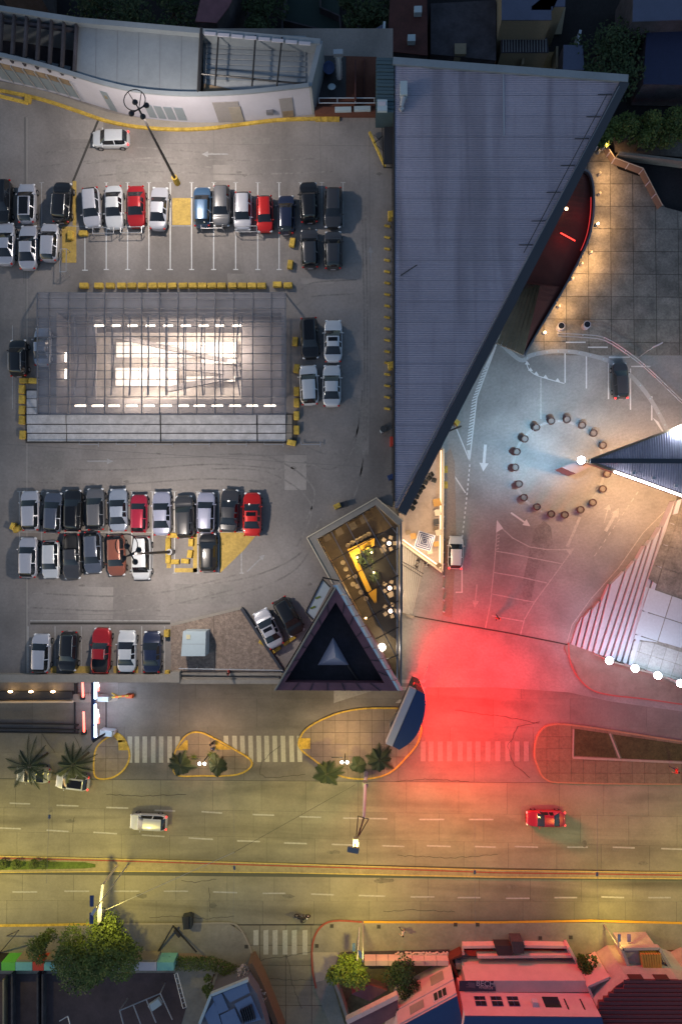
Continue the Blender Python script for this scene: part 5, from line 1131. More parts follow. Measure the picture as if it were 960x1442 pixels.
tag(G().box(P(481, 711, DECK + .3), (1.2, .5, .5), R(18)).out('dark_box', M_dfloor), 'dark box lying beside the yellow ended block', 'box')
# ================================================================== DECK LAMP MASTS
def mast(u, v, lab, H, e, ring_r=.95):
    q = P(u, v, DECK); t = thing('lamp_mast', lab, 'lamp post', q, 'tall lamp masts on the deck'); T = q + Vector((0, 0, H))
    G().tube(q, T, .17, 10, .09).out('pole', M_dsteel, t); G().tube(q, q + Vector((0, 0, 1.2)), .32, 10).out('base_collar', M_kerby if v < 500 else M_steel, t)
    G().ring(T + Vector((-.35, .75, .1)), ring_r, .045).out('service_ring', M_dsteel, t)
    for a in (-.6, .6): G().tube(T, T + Vector((-.35 + a, 1.5, .1)), .035).out('ring_spoke', M_dsteel, t)
    for a in (0, 1.57, 3.14, 4.71):
        d = Vector((math.cos(a + .5), math.sin(a + .5), 0)); G().tube(T, T + d * .55, .06).out('arm', M_dsteel, t); G().sphere(T + d * .75 + Vector((0, 0, -.05)), (.27, .27, .16), 10, 6).out('lamp_head', M_dsteel, t)
        G().tube(T + d * .75 + Vector((0, 0, -.24)), T + d * .75 + Vector((0, 0, -.21)), .13, 10).out('lamp_glass', mat('mast_lamp_glass', (1, 1, 1), .4, emit=(1, .93, .85), es=20), t)
    light('SPOT', T + Vector((0, 0, -.7)), e, (1, .88, .76), t, to=T - Vector((0, 0, 5)), size=.45, angle=164, blend=.55)
    return t
mast(250, 258, 'tall black lamp mast with yellow base in the north car rows', 12.4, 10300)
mast(243, 777, 'tall grey lamp mast in the yellow block ring of the south rows', 12.6, 9300)
# ================================================================== CARS
def car_parts(kind, L, W, H):
    """returns dict part name -> (verts, faces) for a car of the given body style; front points to +Y"""
    hL = L / 2
    if kind == 'sedan': brk = dict(rb=-.5, d1=-.33, r1=-.17, r0=.07, ws=.24); trunk = .93; hood = .80
    elif kind == 'hatch': brk = dict(rb=-.5, d1=-.485, r1=-.38, r0=.10, ws=.27); trunk = .85; hood = .86
    elif kind == 'suv': brk = dict(rb=-.5, d1=-.49, r1=-.40, r0=.10, ws=.25); trunk = 1.0; hood = 1.02
    elif kind == 'van': brk = dict(rb=-.5, d1=-.495, r1=-.45, r0=.20, ws=.34); trunk = 1.0; hood = 1.0
    else: brk = dict(rb=-.5, d1=-.19, r1=-.16, r0=.06, ws=.19); trunk = 1.0; hood = 1.0
    d1, r1, r0, ws = brk['d1'], brk['r1'], brk['r0'], brk['ws']
    bp = (r1 + r0) / 2
    ts = [-.5, -.492, -.475, -.44] + ([d1] if d1 > -.44 else [])
    if kind in ('sedan', 'pickup'): ts = [-.5, -.492, -.47, -.42, -.37] + ([-.30, -.25] if kind == 'pickup' else []) + [d1 - .001, d1 + .02]
    else: ts = [-.5, -.492, d1 + .012]
    ts += [(d1 + r1) / 2 + .01, r1, r1 + .05, bp - .012, bp + .012, r0 - .05, r0, (r0 + ws) / 2, ws - .012, ws, .30 if ws < .29 else ws + .02, .35, .40, .44, .47, .488, .497, .5]
    ts = sorted(set(round(x, 4) for x in ts))
    def sm(x): x = max(0, min(1, x)); return x * x * (3 - 2 * x)
    def width(t):
        a = abs(t) * 2
        return W / 2 * (1 - .40 * max(0, (a - .60) / .40) ** 2.7) * (1 - .03 * (t > 0) * a)
    def shoulder(t):
        z = (trunk if t < d1 else .93 + (.06 if kind in ('suv', 'van', 'pickup') else 0))
        if kind == 'sedan' and t < d1: z = .93 - .05 * ((d1 - t) / .17)
        if t > ws: z = hood + .08 - .20 * ((t - ws) / (.5 - ws)) ** 1.6
        e = max(0, abs(t) - .47) / .03; return z - .22 * min(1, e) ** 2
    secs = []
    for t in ts:
        w_ = width(t); zs = shoulder(t)
        if t <= d1: f = 0
        elif t < r1: f = sm((t - d1) / (r1 - d1)) ** .8
        elif t <= r0: f = 1
        elif t < ws: f = 1 - ((t - r0) / (ws - r0)) ** 1.15
        else: f = 0
        crown = H - .05 * ((t - bp) / .3) ** 2 * (1 if r1 <= t <= r0 else 1)
        zr = (zs + .05) * (1 - f) + crown * f
        wg = w_ * (.90 - .03 * (t < r1)); wr = w_ * (.84 * (1 - f) + (.69 if t > bp else .66) * f)
        lo = .20 + .10 * max(0, abs(t) - .42) / .08
        half = [(w_ * .90, lo), (w_ * .985, .40), (w_, .62 if zs > .66 else zs * .8), (w_ * .985, zs - .10), (w_ * .955, zs), (wg, zs + .02), (wr + .015, zr - .07 * (.3 + .7 * f)), (wr * .90, zr - .015), (wr * .5, zr + .012), (0, zr + .02)]
        y = t * L; secs.append([(x, y, z) for x, z in half])
    m = len(secs[0]); V = []; idx = {}
    for i, s in enumerate(secs):
        for sd_ in (1, -1):
            for j, (x, y, z) in enumerate(s):
                if j == m - 1 and sd_ == -1: idx[i, j, sd_] = idx[i, j, 1]; continue
                idx[i, j, sd_] = len(V); V.append((x * sd_, y, z))
    P_ = {k: [] for k in ('body', 'windscreen', 'rear_window', 'side_r', 'side_l', 'bed')}
    for i in range(len(ts) - 1):
        tm = (ts[i] + ts[i + 1]) / 2
        for sd_ in (1, -1):
            for j in range(m - 1):
                a, b, c, d = idx[i, j, sd_], idx[i + 1, j, sd_], idx[i + 1, j + 1, sd_], idx[i, j + 1, sd_]
                q = (a, b, c, d) if sd_ == 1 else (d, c, b, a)
                q = tuple(dict.fromkeys(q)); k = 'body'
                if j == 5 and r1 - .035 < tm < r0 + (ws - r0) * .45 and not (bp - .012 < tm < bp + .012): k = 'side_r' if sd_ == 1 else 'side_l'
                if j >= 6:
                    if r0 < tm < ws - .01: k = 'windscreen'
                    elif d1 + .004 < tm < r1 and kind != 'pickup': k = 'rear_window'
                    elif kind == 'pickup' and d1 < tm < r1: k = 'rear_window'
                    elif kind == 'pickup' and -.475 < tm < d1: k = 'bed'
                P_[k].append(q)
    for i, rev in ((0, False), (len(ts) - 1, True)):
        ring = [idx[i, j, 1] for j in range(m)] + [idx[i, j, -1] for j in range(m - 2, -1, -1)]
        P_['body'].append(tuple(ring[::-1] if rev else ring) if True else ())
    res = {}
    for k, fs in P_.items():
        if not fs: continue
        used = sorted({i for f in fs for i in f}); mp = {o: n for n, o in enumerate(used)}
        vs = [Vector(V[i]) for i in used]
        if k == 'bed': vs = [v + Vector((0, 0, -.32)) if abs(v.x) < W * .40 else v for v in vs]
        res[k] = (vs, [tuple(mp[i] for i in f) for f in fs])
    res['_'] = (brk, shoulder, width)
    return res
PROTO = {}
def car_proto(kind, L, W, H, roofglass=False, rails=False):
    key = (kind, L, W, H, roofglass, rails)
    if key in PROTO: return PROTO[key]
    pr_ = car_parts(kind, L, W, H); brk, sh, wd = pr_['_']; out = []
    for k, nm, m in (('body', 'body', None), ('windscreen', 'windscreen', M_glassc), ('rear_window', 'rear_window', M_glassc), ('side_r', 'side_window', M_glassc), ('side_l', 'side_window', M_glassc), ('bed', 'load_bed', M_trim)):
        if k not in pr_: continue
        g = G(); g.add(*pr_[k]); out.append((nm, g, m, True))
    for y in (.31, -.30):
        for s in (1, -1):
            g = G(); x = s * (W / 2 - .085); g.tube((x - .1, y * L, .32), (x + .1, y * L, .32), .32, 16); r = G(); r.tube((x + s * .09 - .02, y * L, .32), (x + s * .09 + .02, y * L, .32), .19, 10); out.append(('wheel', g, M_tyre, False, ('rim', r, M_rim)))
    for s in (1, -1):
        g = G(); g.sphere((s * W * .355, L * .472, .66), (.19, .13, .09), 8, 5); out.append(('headlight', g, M_head, True))
        g = G(); g.sphere((s * W * .385, -L * .483, .78), (.13, .10, .12), 8, 5); out.append(('tail_light', g, M_tail, True))
        g = G(); g.sphere((s * (W * .5 + .07), L * (brk['ws'] - .07), .98), (.12, .07, .08), 7, 4); out.append(('wing_mirror', g, None, True))
    g = G(); g.box((0, -L * .5 + .0, .55), (.5, .04, .13)); out.append(('number_plate', g, M_signw, False))
    g = G(); g.box((0, L * .5 - .01, .42), (W * .55, .05, .16)); out.append(('grille', g, M_trim, False))
    if roofglass:
        g = G(); a, b = (brk['r0'] - .03, brk['r0'] - .12) if roofglass == 'sun' else (brk['r0'] - .02, brk['r1'] + .03)
        zz = H + .028; g.box((0, (a + b) / 2 * L, zz - .03), (W * .50, (a - b) * L, .05)); out.append(('sunroof', g, M_sunroof, False))
    if rails:
        for s in (1, -1):
            g = G(); g.path([(s * W * .33, brk['r0'] * L, H - .04), (s * W * .335, brk['r0'] * L - .15, H + .04), (s * W * .335, brk['r1'] * L + .15, H + .03), (s * W * .33, brk['r1'] * L, H - .06)], .028, 5); out.append(('roof_rail', g, M_galv, True))
    PROTO[key] = [(x[0], x[1].out('tmp_' + x[0], x[2] or M_trim, None, x[3]), (x[4][0], x[4][1].out('tmp_' + x[4][0], x[4][2])) if len(x) > 4 else None) for x in out]
    return PROTO[key]
CARS = []
def paint(col, metal=.25, rough=.32):
    nm = 'car_paint_%02x%02x%02x' % tuple(int(c * 255) for c in col)
    return mat(nm, col, rough, metal=metal, coat=.7, fine=.04)
C = dict(white=(.62, .63, .65), silver=(.48, .48, .53), grey=(.13, .13, .14), dgrey=(.05, .05, .056), black=(.012, .012, .014), blue=(.05, .11, .21), navy=(.018, .025, .06), red=(.36, .012, .016), bred=(.55, .015, .012), crim=(.36, .018, .045), copper=(.24, .08, .05), lav=(.33, .34, .45), sblue=(.30, .34, .42), slate=(.085, .10, .14), ivory=(.5, .5, .42))
def car(name, kind, col, u, v, deg, label, group, L=4.2, W=1.76, H=1.48, z=DECK, roofglass=False, rails=False, tail=False, dv=0):
    L = round(L * 1.03, 3); W = round(W * 1.075, 3); pr_ = car_proto(kind, L, W, H, roofglass, rails); q = P(u, v, z + .75); pt = paint(C[col])
    root = thing(name, label, 'car', (q.x, q.y, z), group, R(deg))
    for nm, ob, sub in pr_:
        o = bpy.data.objects.new(nm, ob.data); COL.objects.link(o); o.parent = root
        if nm in ('body', 'wing_mirror'): o.material_slots[0].link = 'OBJECT'; o.material_slots[0].material = pt
        if nm == 'tail_light' and tail: o.material_slots[0].link = 'OBJECT'; o.material_slots[0].material = M_tailon
        if sub:
            s = bpy.data.objects.new(sub[0], sub[1].data); COL.objects.link(s); s.parent = o
    return root
GN, GM, GS = 'cars parked in the north rows', 'cars parked beside the skylight', 'cars parked in the south rows'
S = 180
def rows(L_): 
    for a in L_: car(*a[:8], **a[8])
rows([
 ('parked_suv', 'suv', 'black', 3, 284, S, 'black SUV cut by the left edge of the top row', GN, dict(L=4.6, W=1.9, H=1.7)),
 ('parked_hatchback', 'hatch', 'silver', 38, 286, 0, 'pale silver hatchback with a black panoramic roof in the top row', GN, dict(L=4.1, roofglass='pan')),
 ('parked_suv', 'suv', 'black', 88, 285, -3, 'black SUV with silver roof rails beside the left yellow strip', GN, dict(L=4.15, W=1.84, H=1.72, rails=True)),
 ('parked_hatchback', 'hatch', 'silver', 129, 292, S + 5, 'silver hatchback between the black SUV and a white sedan, nose down', GN, dict(L=4.15)),
 ('parked_sedan', 'sedan', 'white', 161, 292, S + 2, 'white sedan next to the left red car in the top row', GN, dict(L=4.5)),
 ('parked_sedan', 'sedan', 'red', 192, 291, S + 1, 'red car in the top row between white and silver sedans', GN, dict(L=4.3)),
 ('parked_sedan', 'sedan', 'silver', 224, 293, -3, 'silver sedan just left of the yellow painted lamp bay', GN, dict(L=4.45)),
 ('parked_hatchback', 'hatch', 'blue', 285, 291, 0, 'metallic blue hatchback right of the yellow lamp bay', GN, dict(L=4.1)),
 ('parked_suv', 'suv', 'grey', 312, 290, S, 'mid grey SUV between the blue and silver cars of the top row', GN, dict(L=4.2, H=1.6)),
 ('parked_hatchback', 'hatch', 'silver', 342, 297, S, 'silver hatchback left of the small bright red car', GN, dict(L=3.95)),
 ('parked_hatchback', 'hatch', 'bred', 373, 301, S + 1, 'small bright red hatchback in the top row', GN, dict(L=3.75, W=1.6)),
 ('parked_hatchback', 'hatch', 'navy', 403, 302, 0, 'navy blue hatchback right of the small bright red car', GN, dict(L=3.95, W=1.66)),
 ('parked_suv', 'suv', 'black', 435, 285, 2, 'black SUV with red tail lights, second from the right end of the top row', GN, dict(L=4.15, W=1.8, H=1.66, tail=False)),
 ('parked_hatchback', 'hatch', 'dgrey', 469, 292, S - 1, 'black hatchback at the right end of the top row', GN, dict(L=4.15)),
 ('parked_sedan', 'sedan', 'silver', 8, 343, 0, 'silver grey sedan cut by the left edge in the second row', GN, dict(L=4.4)),
 ('parked_sedan', 'sedan', 'silver', 40, 348, 0, 'long pale silver sedan in the second row at left', GN, dict(L=4.6)),
 ('parked_hatchback', 'hatch', 'silver', 70, 341, -2, 'silver hatchback touching the yellow strip in the second row', GN, dict(L=3.9)),
 ('parked_suv', 'suv', 'dgrey', 436, 350, 2, 'black hatchback with a reddish tail beside the knobbed yellow block', GN, dict(L=3.95, H=1.55)),
 ('parked_hatchback', 'hatch', 'dgrey', 469, 352, 0, 'charcoal hatchback at the right end of the second row', GN, dict(L=3.85)),
 ('parked_hatchback', 'hatch', 'black', 26, 504, 2, 'black hatchback at the far left of the skylight', GM, dict(L=3.75, H=1.55, rails=True)),
 ('parked_sedan', 'sedan', 'sblue', 60, 488, 0, 'silver blue sedan half under the skylight glass edge', GM, dict(L=3.9, W=1.6)),
 ('parked_suv', 'suv', 'black', 436, 476, S + 3, 'black SUV right of the skylight, nose down', GM, dict(L=4.15, H=1.6, roofglass='pan')),
 ('parked_sedan', 'sedan', 'white', 469, 480, 0, 'white sedan with a black sunroof right of the skylight', GM, dict(L=4.3, roofglass='sun')),
 ('parked_hatchback', 'hatch', 'white', 435, 542, 3, 'white hatchback with a curved tail below the black SUV', GM, dict(L=4.0)),
 ('parked_sedan', 'sedan', 'white', 467, 543, 0, 'white sedan without a sunroof, lowest of the four by the skylight', GM, dict(L=4.2)),
 ('parked_hatchback', 'hatch', 'silver', 43, 719, 2, 'silver white hatchback at the left end of the third row', GS, dict(L=4.0)),
 ('parked_hatchback', 'hatch', 'slate', 75, 722, -2, 'slate blue hatchback second from left in the third row', GS, dict(L=4.1)),
 ('parked_hatchback', 'hatch', 'black', 103, 719, 0, 'black hatchback with glass roof third from left in the third row', GS, dict(L=4.2, roofglass='pan')),
 ('parked_hatchback', 'hatch', 'grey', 135, 717, 2, 'grey hatchback fourth from left in the third row', GS, dict(L=4.2, H=1.55)),
 ('parked_sedan', 'sedan', 'sblue', 167, 718, 2, 'blue silver sedan left of the crimson hatchback', GS, dict(L=4.3)),
 ('parked_hatchback', 'hatch', 'crim', 196, 723, 0, 'boxy crimson hatchback in the third row', GS, dict(L=3.8, W=1.62)),
 ('parked_sedan', 'sedan', 'lav', 228, 723, 1, 'lavender silver sedan right of the crimson hatchback', GS, dict(L=4.4)),
 ('parked_suv', 'suv', 'dgrey', 260, 728, 3, 'charcoal SUV parked low above the yellow block ring', GS, dict(L=4.25, H=1.62)),
 ('parked_hatchback', 'hatch', 'lav', 290, 722, -1, 'silver hatchback between the charcoal SUV and black sedan', GS, dict(L=4.1)),
 ('parked_sedan', 'sedan', 'dgrey', 323, 719, -3, 'black sedan left of the red sedan at the row end', GS, dict(L=4.3)),
 ('parked_sedan', 'sedan', 'bred', 355, 724, 0, 'bright red sedan with sunroof at the right end of the third row', GS, dict(L=4.35, roofglass='sun')),
 ('parked_hatchback', 'hatch', 'silver', 40, 785, 0, 'pale silver hatchback at the left end of the fourth row', GS, dict(L=4.05)),
 ('parked_hatchback', 'hatch', 'white', 72, 788, S + 1, 'white hatchback left of the dark grey pickup', GS, dict(L=3.75, W=1.66)),
 ('parked_pickup', 'pickup', 'dgrey', 102, 784, S + 2, 'dark grey pickup truck with an open bed in the fourth row', GS, dict(L=4.5, W=1.7)),
 ('parked_hatchback', 'hatch', 'slate', 131, 778, S + 3, 'slate grey hatchback with a red tail lamp right of the pickup', GS, dict(L=4.2)),
 ('parked_hatchback', 'hatch', 'copper', 164, 782, S + 3, 'copper brown hatchback in the fourth row', GS, dict(L=4.1, H=1.55)),
 ('parked_van', 'van', 'white', 200, 786, S + 1, 'tall white van below the lamp mast head', GS, dict(L=4.3, W=1.8, H=1.8)),
 ('parked_hatchback', 'hatch', 'black', 293, 778, 0, 'black hatchback alone between two yellow painted zones', GS, dict(L=3.8, W=1.68)),
 ('parked_hatchback', 'hatch', 'silver', 58, 920, -1, 'silver hatchback at the left end of the row by the south wall', GS, dict(L=3.85)),
 ('parked_suv', 'suv', 'black', 97, 917, S - 2, 'black hatchback with roof rails in the row by the south wall', GS, dict(L=3.9, rails=True)),
 ('parked_pickup', 'pickup', 'red', 143, 916, -2, 'dark red double cab pickup by the south wall', GS, dict(L=4.45, W=1.78, H=1.62, rails=True)),
 ('parked_sedan', 'sedan', 'white', 179, 917, 0, 'white sedan by the south wall', GS, dict(L=4.1)),
 ('parked_sedan', 'sedan', 'navy', 214, 918, 0, 'dark navy sedan at the right end of the row by the south wall', GS, dict(L=4.05)),
 ('parked_sedan', 'sedan', 'silver', 378, 885, 27, 'silver sedan parked at an angle beside the gravel bed', GS, dict(L=3.95, W=1.7, roofglass='sun')),
 ('parked_suv', 'suv', 'black', 406, 868, S + 30, 'black hatchback parked at an angle beside the triangular tower', GS, dict(L=3.9, W=1.7)),
 ('moving_hatchback', 'hatch', 'white', 156, 195, 90, 'white hatchback driving left below the curved white wall', 'cars driving', dict(L=3.75, W=1.65, tail=True)),
 ('parked_sedan', 'hatch', 'dgrey', 873, 536, 2, 'black car with lit red tail alone on the upper forecourt', 'cars on the forecourt', dict(L=4.3, z=0, tail=True)),
 ('parked_hatchback', 'hatch', 'white', 641, 778, -2, 'white car waiting beside the cafe terrace', 'cars on the forecourt', dict(L=3.9, W=1.72, z=0, tail=True)),
 ('parked_sedan', 'sedan', 'ivory', 47, 1091, 88, 'pale green sedan half hidden under the left palm', 'cars on the avenue', dict(L=4.1, z=0)),
 ('parked_hatchback', 'hatch', 'white', 102, 1101, 84, 'white hatchback with a red tail below the second palm', 'cars on the avenue', dict(L=4.0, z=0, tail=True, roofglass='pan')),
 ('moving_hatchback', 'hatch', 'white', 209, 1158, 88, 'white hatchback driving left on the avenue', 'cars on the avenue', dict(L=4.4, W=1.8, z=0, tail=True)),
 ('moving_sedan', 'sedan', 'crim', 768, 1153, 90, 'dark red sedan with lit tail lights driving left on the avenue at right', 'cars on the avenue', dict(L=4.5, W=1.75, z=0, tail=True)),
])
for o in list(bpy.data.objects):
    if o.name.startswith('tmp_'): o.data.name = o.name[4:]; bpy.data.objects.remove(o)
# head lights of the moving cars
# ================================================================== PEOPLE
def skinfig(name, pts, edges, rad, m, root=0):
    me = bpy.data.meshes.new(name); me.from_pydata(pts, edges, []); o = bpy.data.objects.new(name, me); COL.objects.link(o)
    sk_ = o.modifiers.new('skin', 'SKIN'); 
    for i, r_ in enumerate(rad): me.skin_vertices[0].data[i].radius = (r_, r_)
    me.skin_vertices[0].data[root].use_root = True
    ss = o.modifiers.new('sub', 'SUBSURF'); ss.levels = 1; ss.render_levels = 1
    dg = bpy.context.evaluated_depsgraph_get(); ev = o.evaluated_get(dg); nm = bpy.data.meshes.new_from_object(ev); bpy.data.objects.remove(o); bpy.data.meshes.remove(me)
    nm.name = name
    return nm
def person_meshes(walk):
    s = .28 if walk else .05
    pts = [(0, 0, .95), (0, 0, 1.15), (0, 0, 1.38), (0, .01, 1.50), (0, .02, 1.58), (0, .03, 1.68), (0, .02, 1.76)]
    edges = [(0, 1), (1, 2), (2, 3), (3, 4), (4, 5), (5, 6)]; rad = [.14, .13, .15, .055, .075, .095, .06]
    def add(p, par, r_): pts.append(p); rad.append(r_); edges.append((par, len(pts) - 1)); return len(pts) - 1
    for sx, ph in ((1, 1), (-1, -1)):
        h = add((sx * .10, 0, .88), 0, .09); k = add((sx * .11, s * ph * .55 + .04, .50), h, .062); a = add((sx * .11, s * ph * (1 if ph > 0 else 1.2), .09), k, .042); add((sx * .12, s * ph + .15, .04), a, .04)
        sh = add((sx * .19, 0, 1.40), 2, .062); e = add((sx * .25, -s * ph * .5 - .03, 1.12), sh, .044); w2 = add((sx * .25, -s * ph + .06, .88), e, .032)
        pm = add((sx * .25, -s * ph + .09, .80), w2, .034)
        for f in range(4): add((sx * .25 + (f - 1.5) * .012, -s * ph + .10 + .02 * (f % 2) + (f - 1.5) * .016, .72 - .01 * (f in (1, 2))), pm, .009)
        add((sx * .22, -s * ph + .13, .77), pm, .010)
    return skinfig('body', pts, edges, rad, None)
PM = {True: person_meshes(True), False: person_meshes(False)}
def person(u, v, z, deg, shirt, trousers, label, walk=True, group=None):
    q = P(u, v, z); t = thing('person', label, 'person', q, group, R(deg)); me = PM[walk].copy()
    ms = [M_skin, mat('shirt_%s' % shirt, dict(red=(.5, .03, .02), dark=(.03, .03, .04), white=(.5, .5, .5), blue=(.05, .1, .25))[shirt], .9), mat('trousers_dark', (.03, .03, .05), .9), M_tyre]
    for m in ms: me.materials.append(m)
    for p in me.polygons:
        c = p.center; p.use_smooth = True
        p.material_index = 3 if c.z < .10 else 2 if c.z < .96 and abs(c.x) < .20 else 1 if 1.0 < c.z < 1.48 or (c.z >= .96 and abs(c.x) < .2 and c.z < 1.48) else 0
    o = bpy.data.objects.new('body', me); COL.objects.link(o); o.parent = t
    hq = G().sphere((0, 0, 1.735), (.105, .115, .095), 10, 6); ho = hq.out('hair', M_hair, None, True); ho.parent = t
    fc_ = G().sphere((0, .125, 1.64), (.018, .02, .025), 6, 4); fo = fc_.out('nose', M_skin); fo.parent = t
    return t
person(698, 869, 0, 200, 'red', 'dark', 'person in a red top walking on the lower forecourt')
person(588, 789, 0, 120, 'dark', 'dark', 'person in dark clothes at the foot of the narrow steps, upper of two')
person(585, 797, 0, 300, 'dark', 'dark', 'person in dark clothes at the foot of the narrow steps, lower of two')
person(600, 795, 0, 80, 'white', 'dark', 'person in a white top just right of the narrow steps')
person(301, 1044, 0, 20, 'dark', 'dark', 'person in dark clothes on the tip of the middle traffic island', False)
person(303, 1051, 0, 160, 'blue', 'dark', 'person in a blue top standing on the middle traffic island', False)
person(566, 1307, .12, 90, 'white', 'dark', 'person in a white top walking on the south pavement')
person(946, 1081, .12, 90, 'red', 'dark', 'person in a red top on the right hand verge')
person(325, 944, DECK, 90, 'red', 'dark', 'person in a red top at the gravel bed railing', False)
# motorcycle with rider on the southern carriageway
mc = thing('motorcycle', 'dark motorcycle on the southern carriageway above the zebra crossing', 'motorcycle', P(426, 1288), None, R(-90)); q = P(426, 1288)
def mloc(name, g, m, sub=None):
    o = g.out(name, m, None, True); o.parent = sub or mc; return o
for y in (-.68, .68):
    w_ = mloc('wheel', G().tube((-.05, y, .31), (.05, y, .31), .31, 18), M_tyre); mloc('rim', G().tube((-.06, y, .31), (.06, y, .31), .18, 12), M_rim, w_)
mloc('frame', G().path([(0, -.68, .31), (0, -.2, .45), (0, .35, .5), (0, .45, .95), (0, .68, .31)], .045), M_dsteel)
mloc('engine', G().box((0, .08, .42), (.28, .42, .34)), M_steel); mloc('fuel_tank', G().sphere((0, .22, .85), (.15, .28, .14), 10, 6), paint(C['black'])); mloc('seat', G().box((0, -.25, .80), (.24, .62, .09)), M_trim)
mloc('handlebar', G().path([(-.36, .35, 1.05), (-.1, .46, 1.0), (.1, .46, 1.0), (.36, .35, 1.05)], .02), M_dsteel); mloc('headlight', G().sphere((0, .60, .88), .10, 8, 5), M_head); mloc('exhaust', G().tube((.16, .05, .3), (.18, -.75, .38), .05, 8), M_galv)
rpts = [(0, -.22, .92), (0, -.14, 1.15), (0, -.02, 1.36), (0, .02, 1.46), (0, .05, 1.55), (0, .07, 1.64)]; re_ = [(0, 1), (1, 2), (2, 3), (3, 4), (4, 5)]; rr_ = [.14, .13, .15, .06, .09, .09]
for sx in (1, -1):
    b_ = len(rpts); rpts += [(sx * .14, -.12, .88), (sx * .20, .25, .82), (sx * .18, .05, .38), (sx * .18, .20, .32), (sx * .2, 0, 1.34), (sx * .28, .18, 1.14), (sx * .30, .36, 1.08)]; re_ += [(0, b_), (b_, b_ + 1), (b_ + 1, b_ + 2), (b_ + 2, b_ + 3), (2, b_ + 4), (b_ + 4, b_ + 5), (b_ + 5, b_ + 6)]; rr_ += [.09, .065, .045, .04, .06, .045, .035]
me = skinfig('body', rpts, re_, rr_, None); me.materials.append(mat('rider_clothes', (.03, .03, .035), .9)); me.polygons.foreach_set('use_smooth', [True] * len(me.polygons))
rt = thing('person', 'motorcycle rider in dark clothes and helmet on the southern carriageway', 'person', P(426, 1288), None, R(-90)); o = bpy.data.objects.new('body', me); COL.objects.link(o); o.parent = rt
hh = G().sphere((0, .08, 1.64), (.14, .16, .15), 12, 8).out('helmet', M_trim, None, True); hh.parent = rt
# ================================================================== CRACKS AND PATCHES
rk = random.Random(21)
def crack(parent, pts, z, zp=0, wd=.05, name='pavement_crack'):
    out = []
    for (a, b), (c, d) in zip(pts, pts[1:]):
        n = max(3, int(math.hypot(c - a, d - b) / 5))
        for k in range(n): out.append((a + (c - a) * k / n + rk.uniform(-1.1, 1.1), b + (d - b) * k / n + rk.uniform(-1.1, 1.1)))
    out.append(pts[-1]); G().ribbon(PP(out, zp), wd, z).out(name, M_joint, parent)
for pts in ([(760, 1016), (728, 1024), (714, 1052), (724, 1078), (745, 1095)], [(556, 1100), (610, 1097), (660, 1101)], [(758, 1018), (700, 1008), (640, 1000)], [(368, 1072), (366, 1090), (378, 1096), (430, 1091)], [(262, 1118), (215, 1121), (150, 1119)], [(395, 1050), (380, 1062), (372, 1070)], [(60, 1034), (78, 1060)], [(105, 1036), (118, 1062)]): crack(istreet, pts, .016)
for pts in ([(366, 1352), (400, 1347), (438, 1340)], [(404, 1344), (412, 1385), (425, 1420)], [(366, 1378), (440, 1380)]): crack(side, pts, .03)
for pts in ([(255, 1240), (275, 1243), (305, 1238)], [(210, 1292), (250, 1290), (290, 1294), (330, 1290)], [(295, 1250), (296, 1284)], [(540, 1284), (580, 1281), (640, 1284)], [(440, 1222), (520, 1219), (600, 1224)], [(105, 1150), (103, 1172)], [(560, 1205), (640, 1208), (700, 1203)]): crack(avenue, pts, .012)
M_patch = mat('asphalt_patch', (.17, .16, .13), .9, fine=.3, var=.3, scale=1)
for u, v, a, b in ((822, 1188, 5, 5), (866, 1197, 8, 2.5), (815, 1187, 2, 2), (98, 1156, 7, 3), (72, 1140, 4, 4), (405, 1262, 9, 3), (540, 1240, 14, 4), (720, 1248, 10, 3), (300, 1275, 6, 5), (200, 1262, 9, 4), (470, 1200, 10, 3), (905, 1215, 8, 3)):
    G().flat([P(u + a * math.cos(t) * rk.uniform(.6, 1.2), v + b * math.sin(t) * rk.uniform(.6, 1.2)) for t in [i * .628 for i in range(10)]], .009).out('road_stain', M_patch, avenue)
for k in range(16):
    u, v = rk.uniform(30, 540), rk.choice([rk.uniform(190, 250), rk.uniform(630, 685), rk.uniform(815, 860)])
    G().flat([P(u + rk.uniform(2, 6) * math.cos(t), v + rk.uniform(1, 3) * math.sin(t), DECK) for t in [i * .785 for i in range(8)]], DECK + .003 + k * .0002).out('oil_spot', mat('deck_oil_spot', (.20, .18, .165), .8, fine=.4), mall)
M_dp = mat('deck_patch', (.235, .215, .20), .85, var=.2, scale=.3, fine=.2); M_dpl = mat('pale_deck_patch', (.30, .27, .25), .85, var=.2, scale=.3, fine=.15)
for k, (a, b, c, d) in enumerate(((163, 232, 229, 256), (300, 232, 332, 254), (340, 193, 380, 204), (98, 168, 146, 196), (320, 385, 352, 398), (424, 392, 470, 400), (60, 634, 92, 690), (400, 640, 432, 690), (246, 822, 330, 850), (110, 826, 160, 872), (496, 560, 520, 640), (172, 670, 214, 690))):
    G().flat(PP([(a, b), (c, b + 1), (c - 1, d), (a + 1, d)], DECK), DECK + .0022).out('concrete_patch', (M_dp, M_dpl)[k % 2], mall)
M_ty = mat('tyre_track', (.225, .204, .19), .8, fine=.35, var=.3, scale=.8)
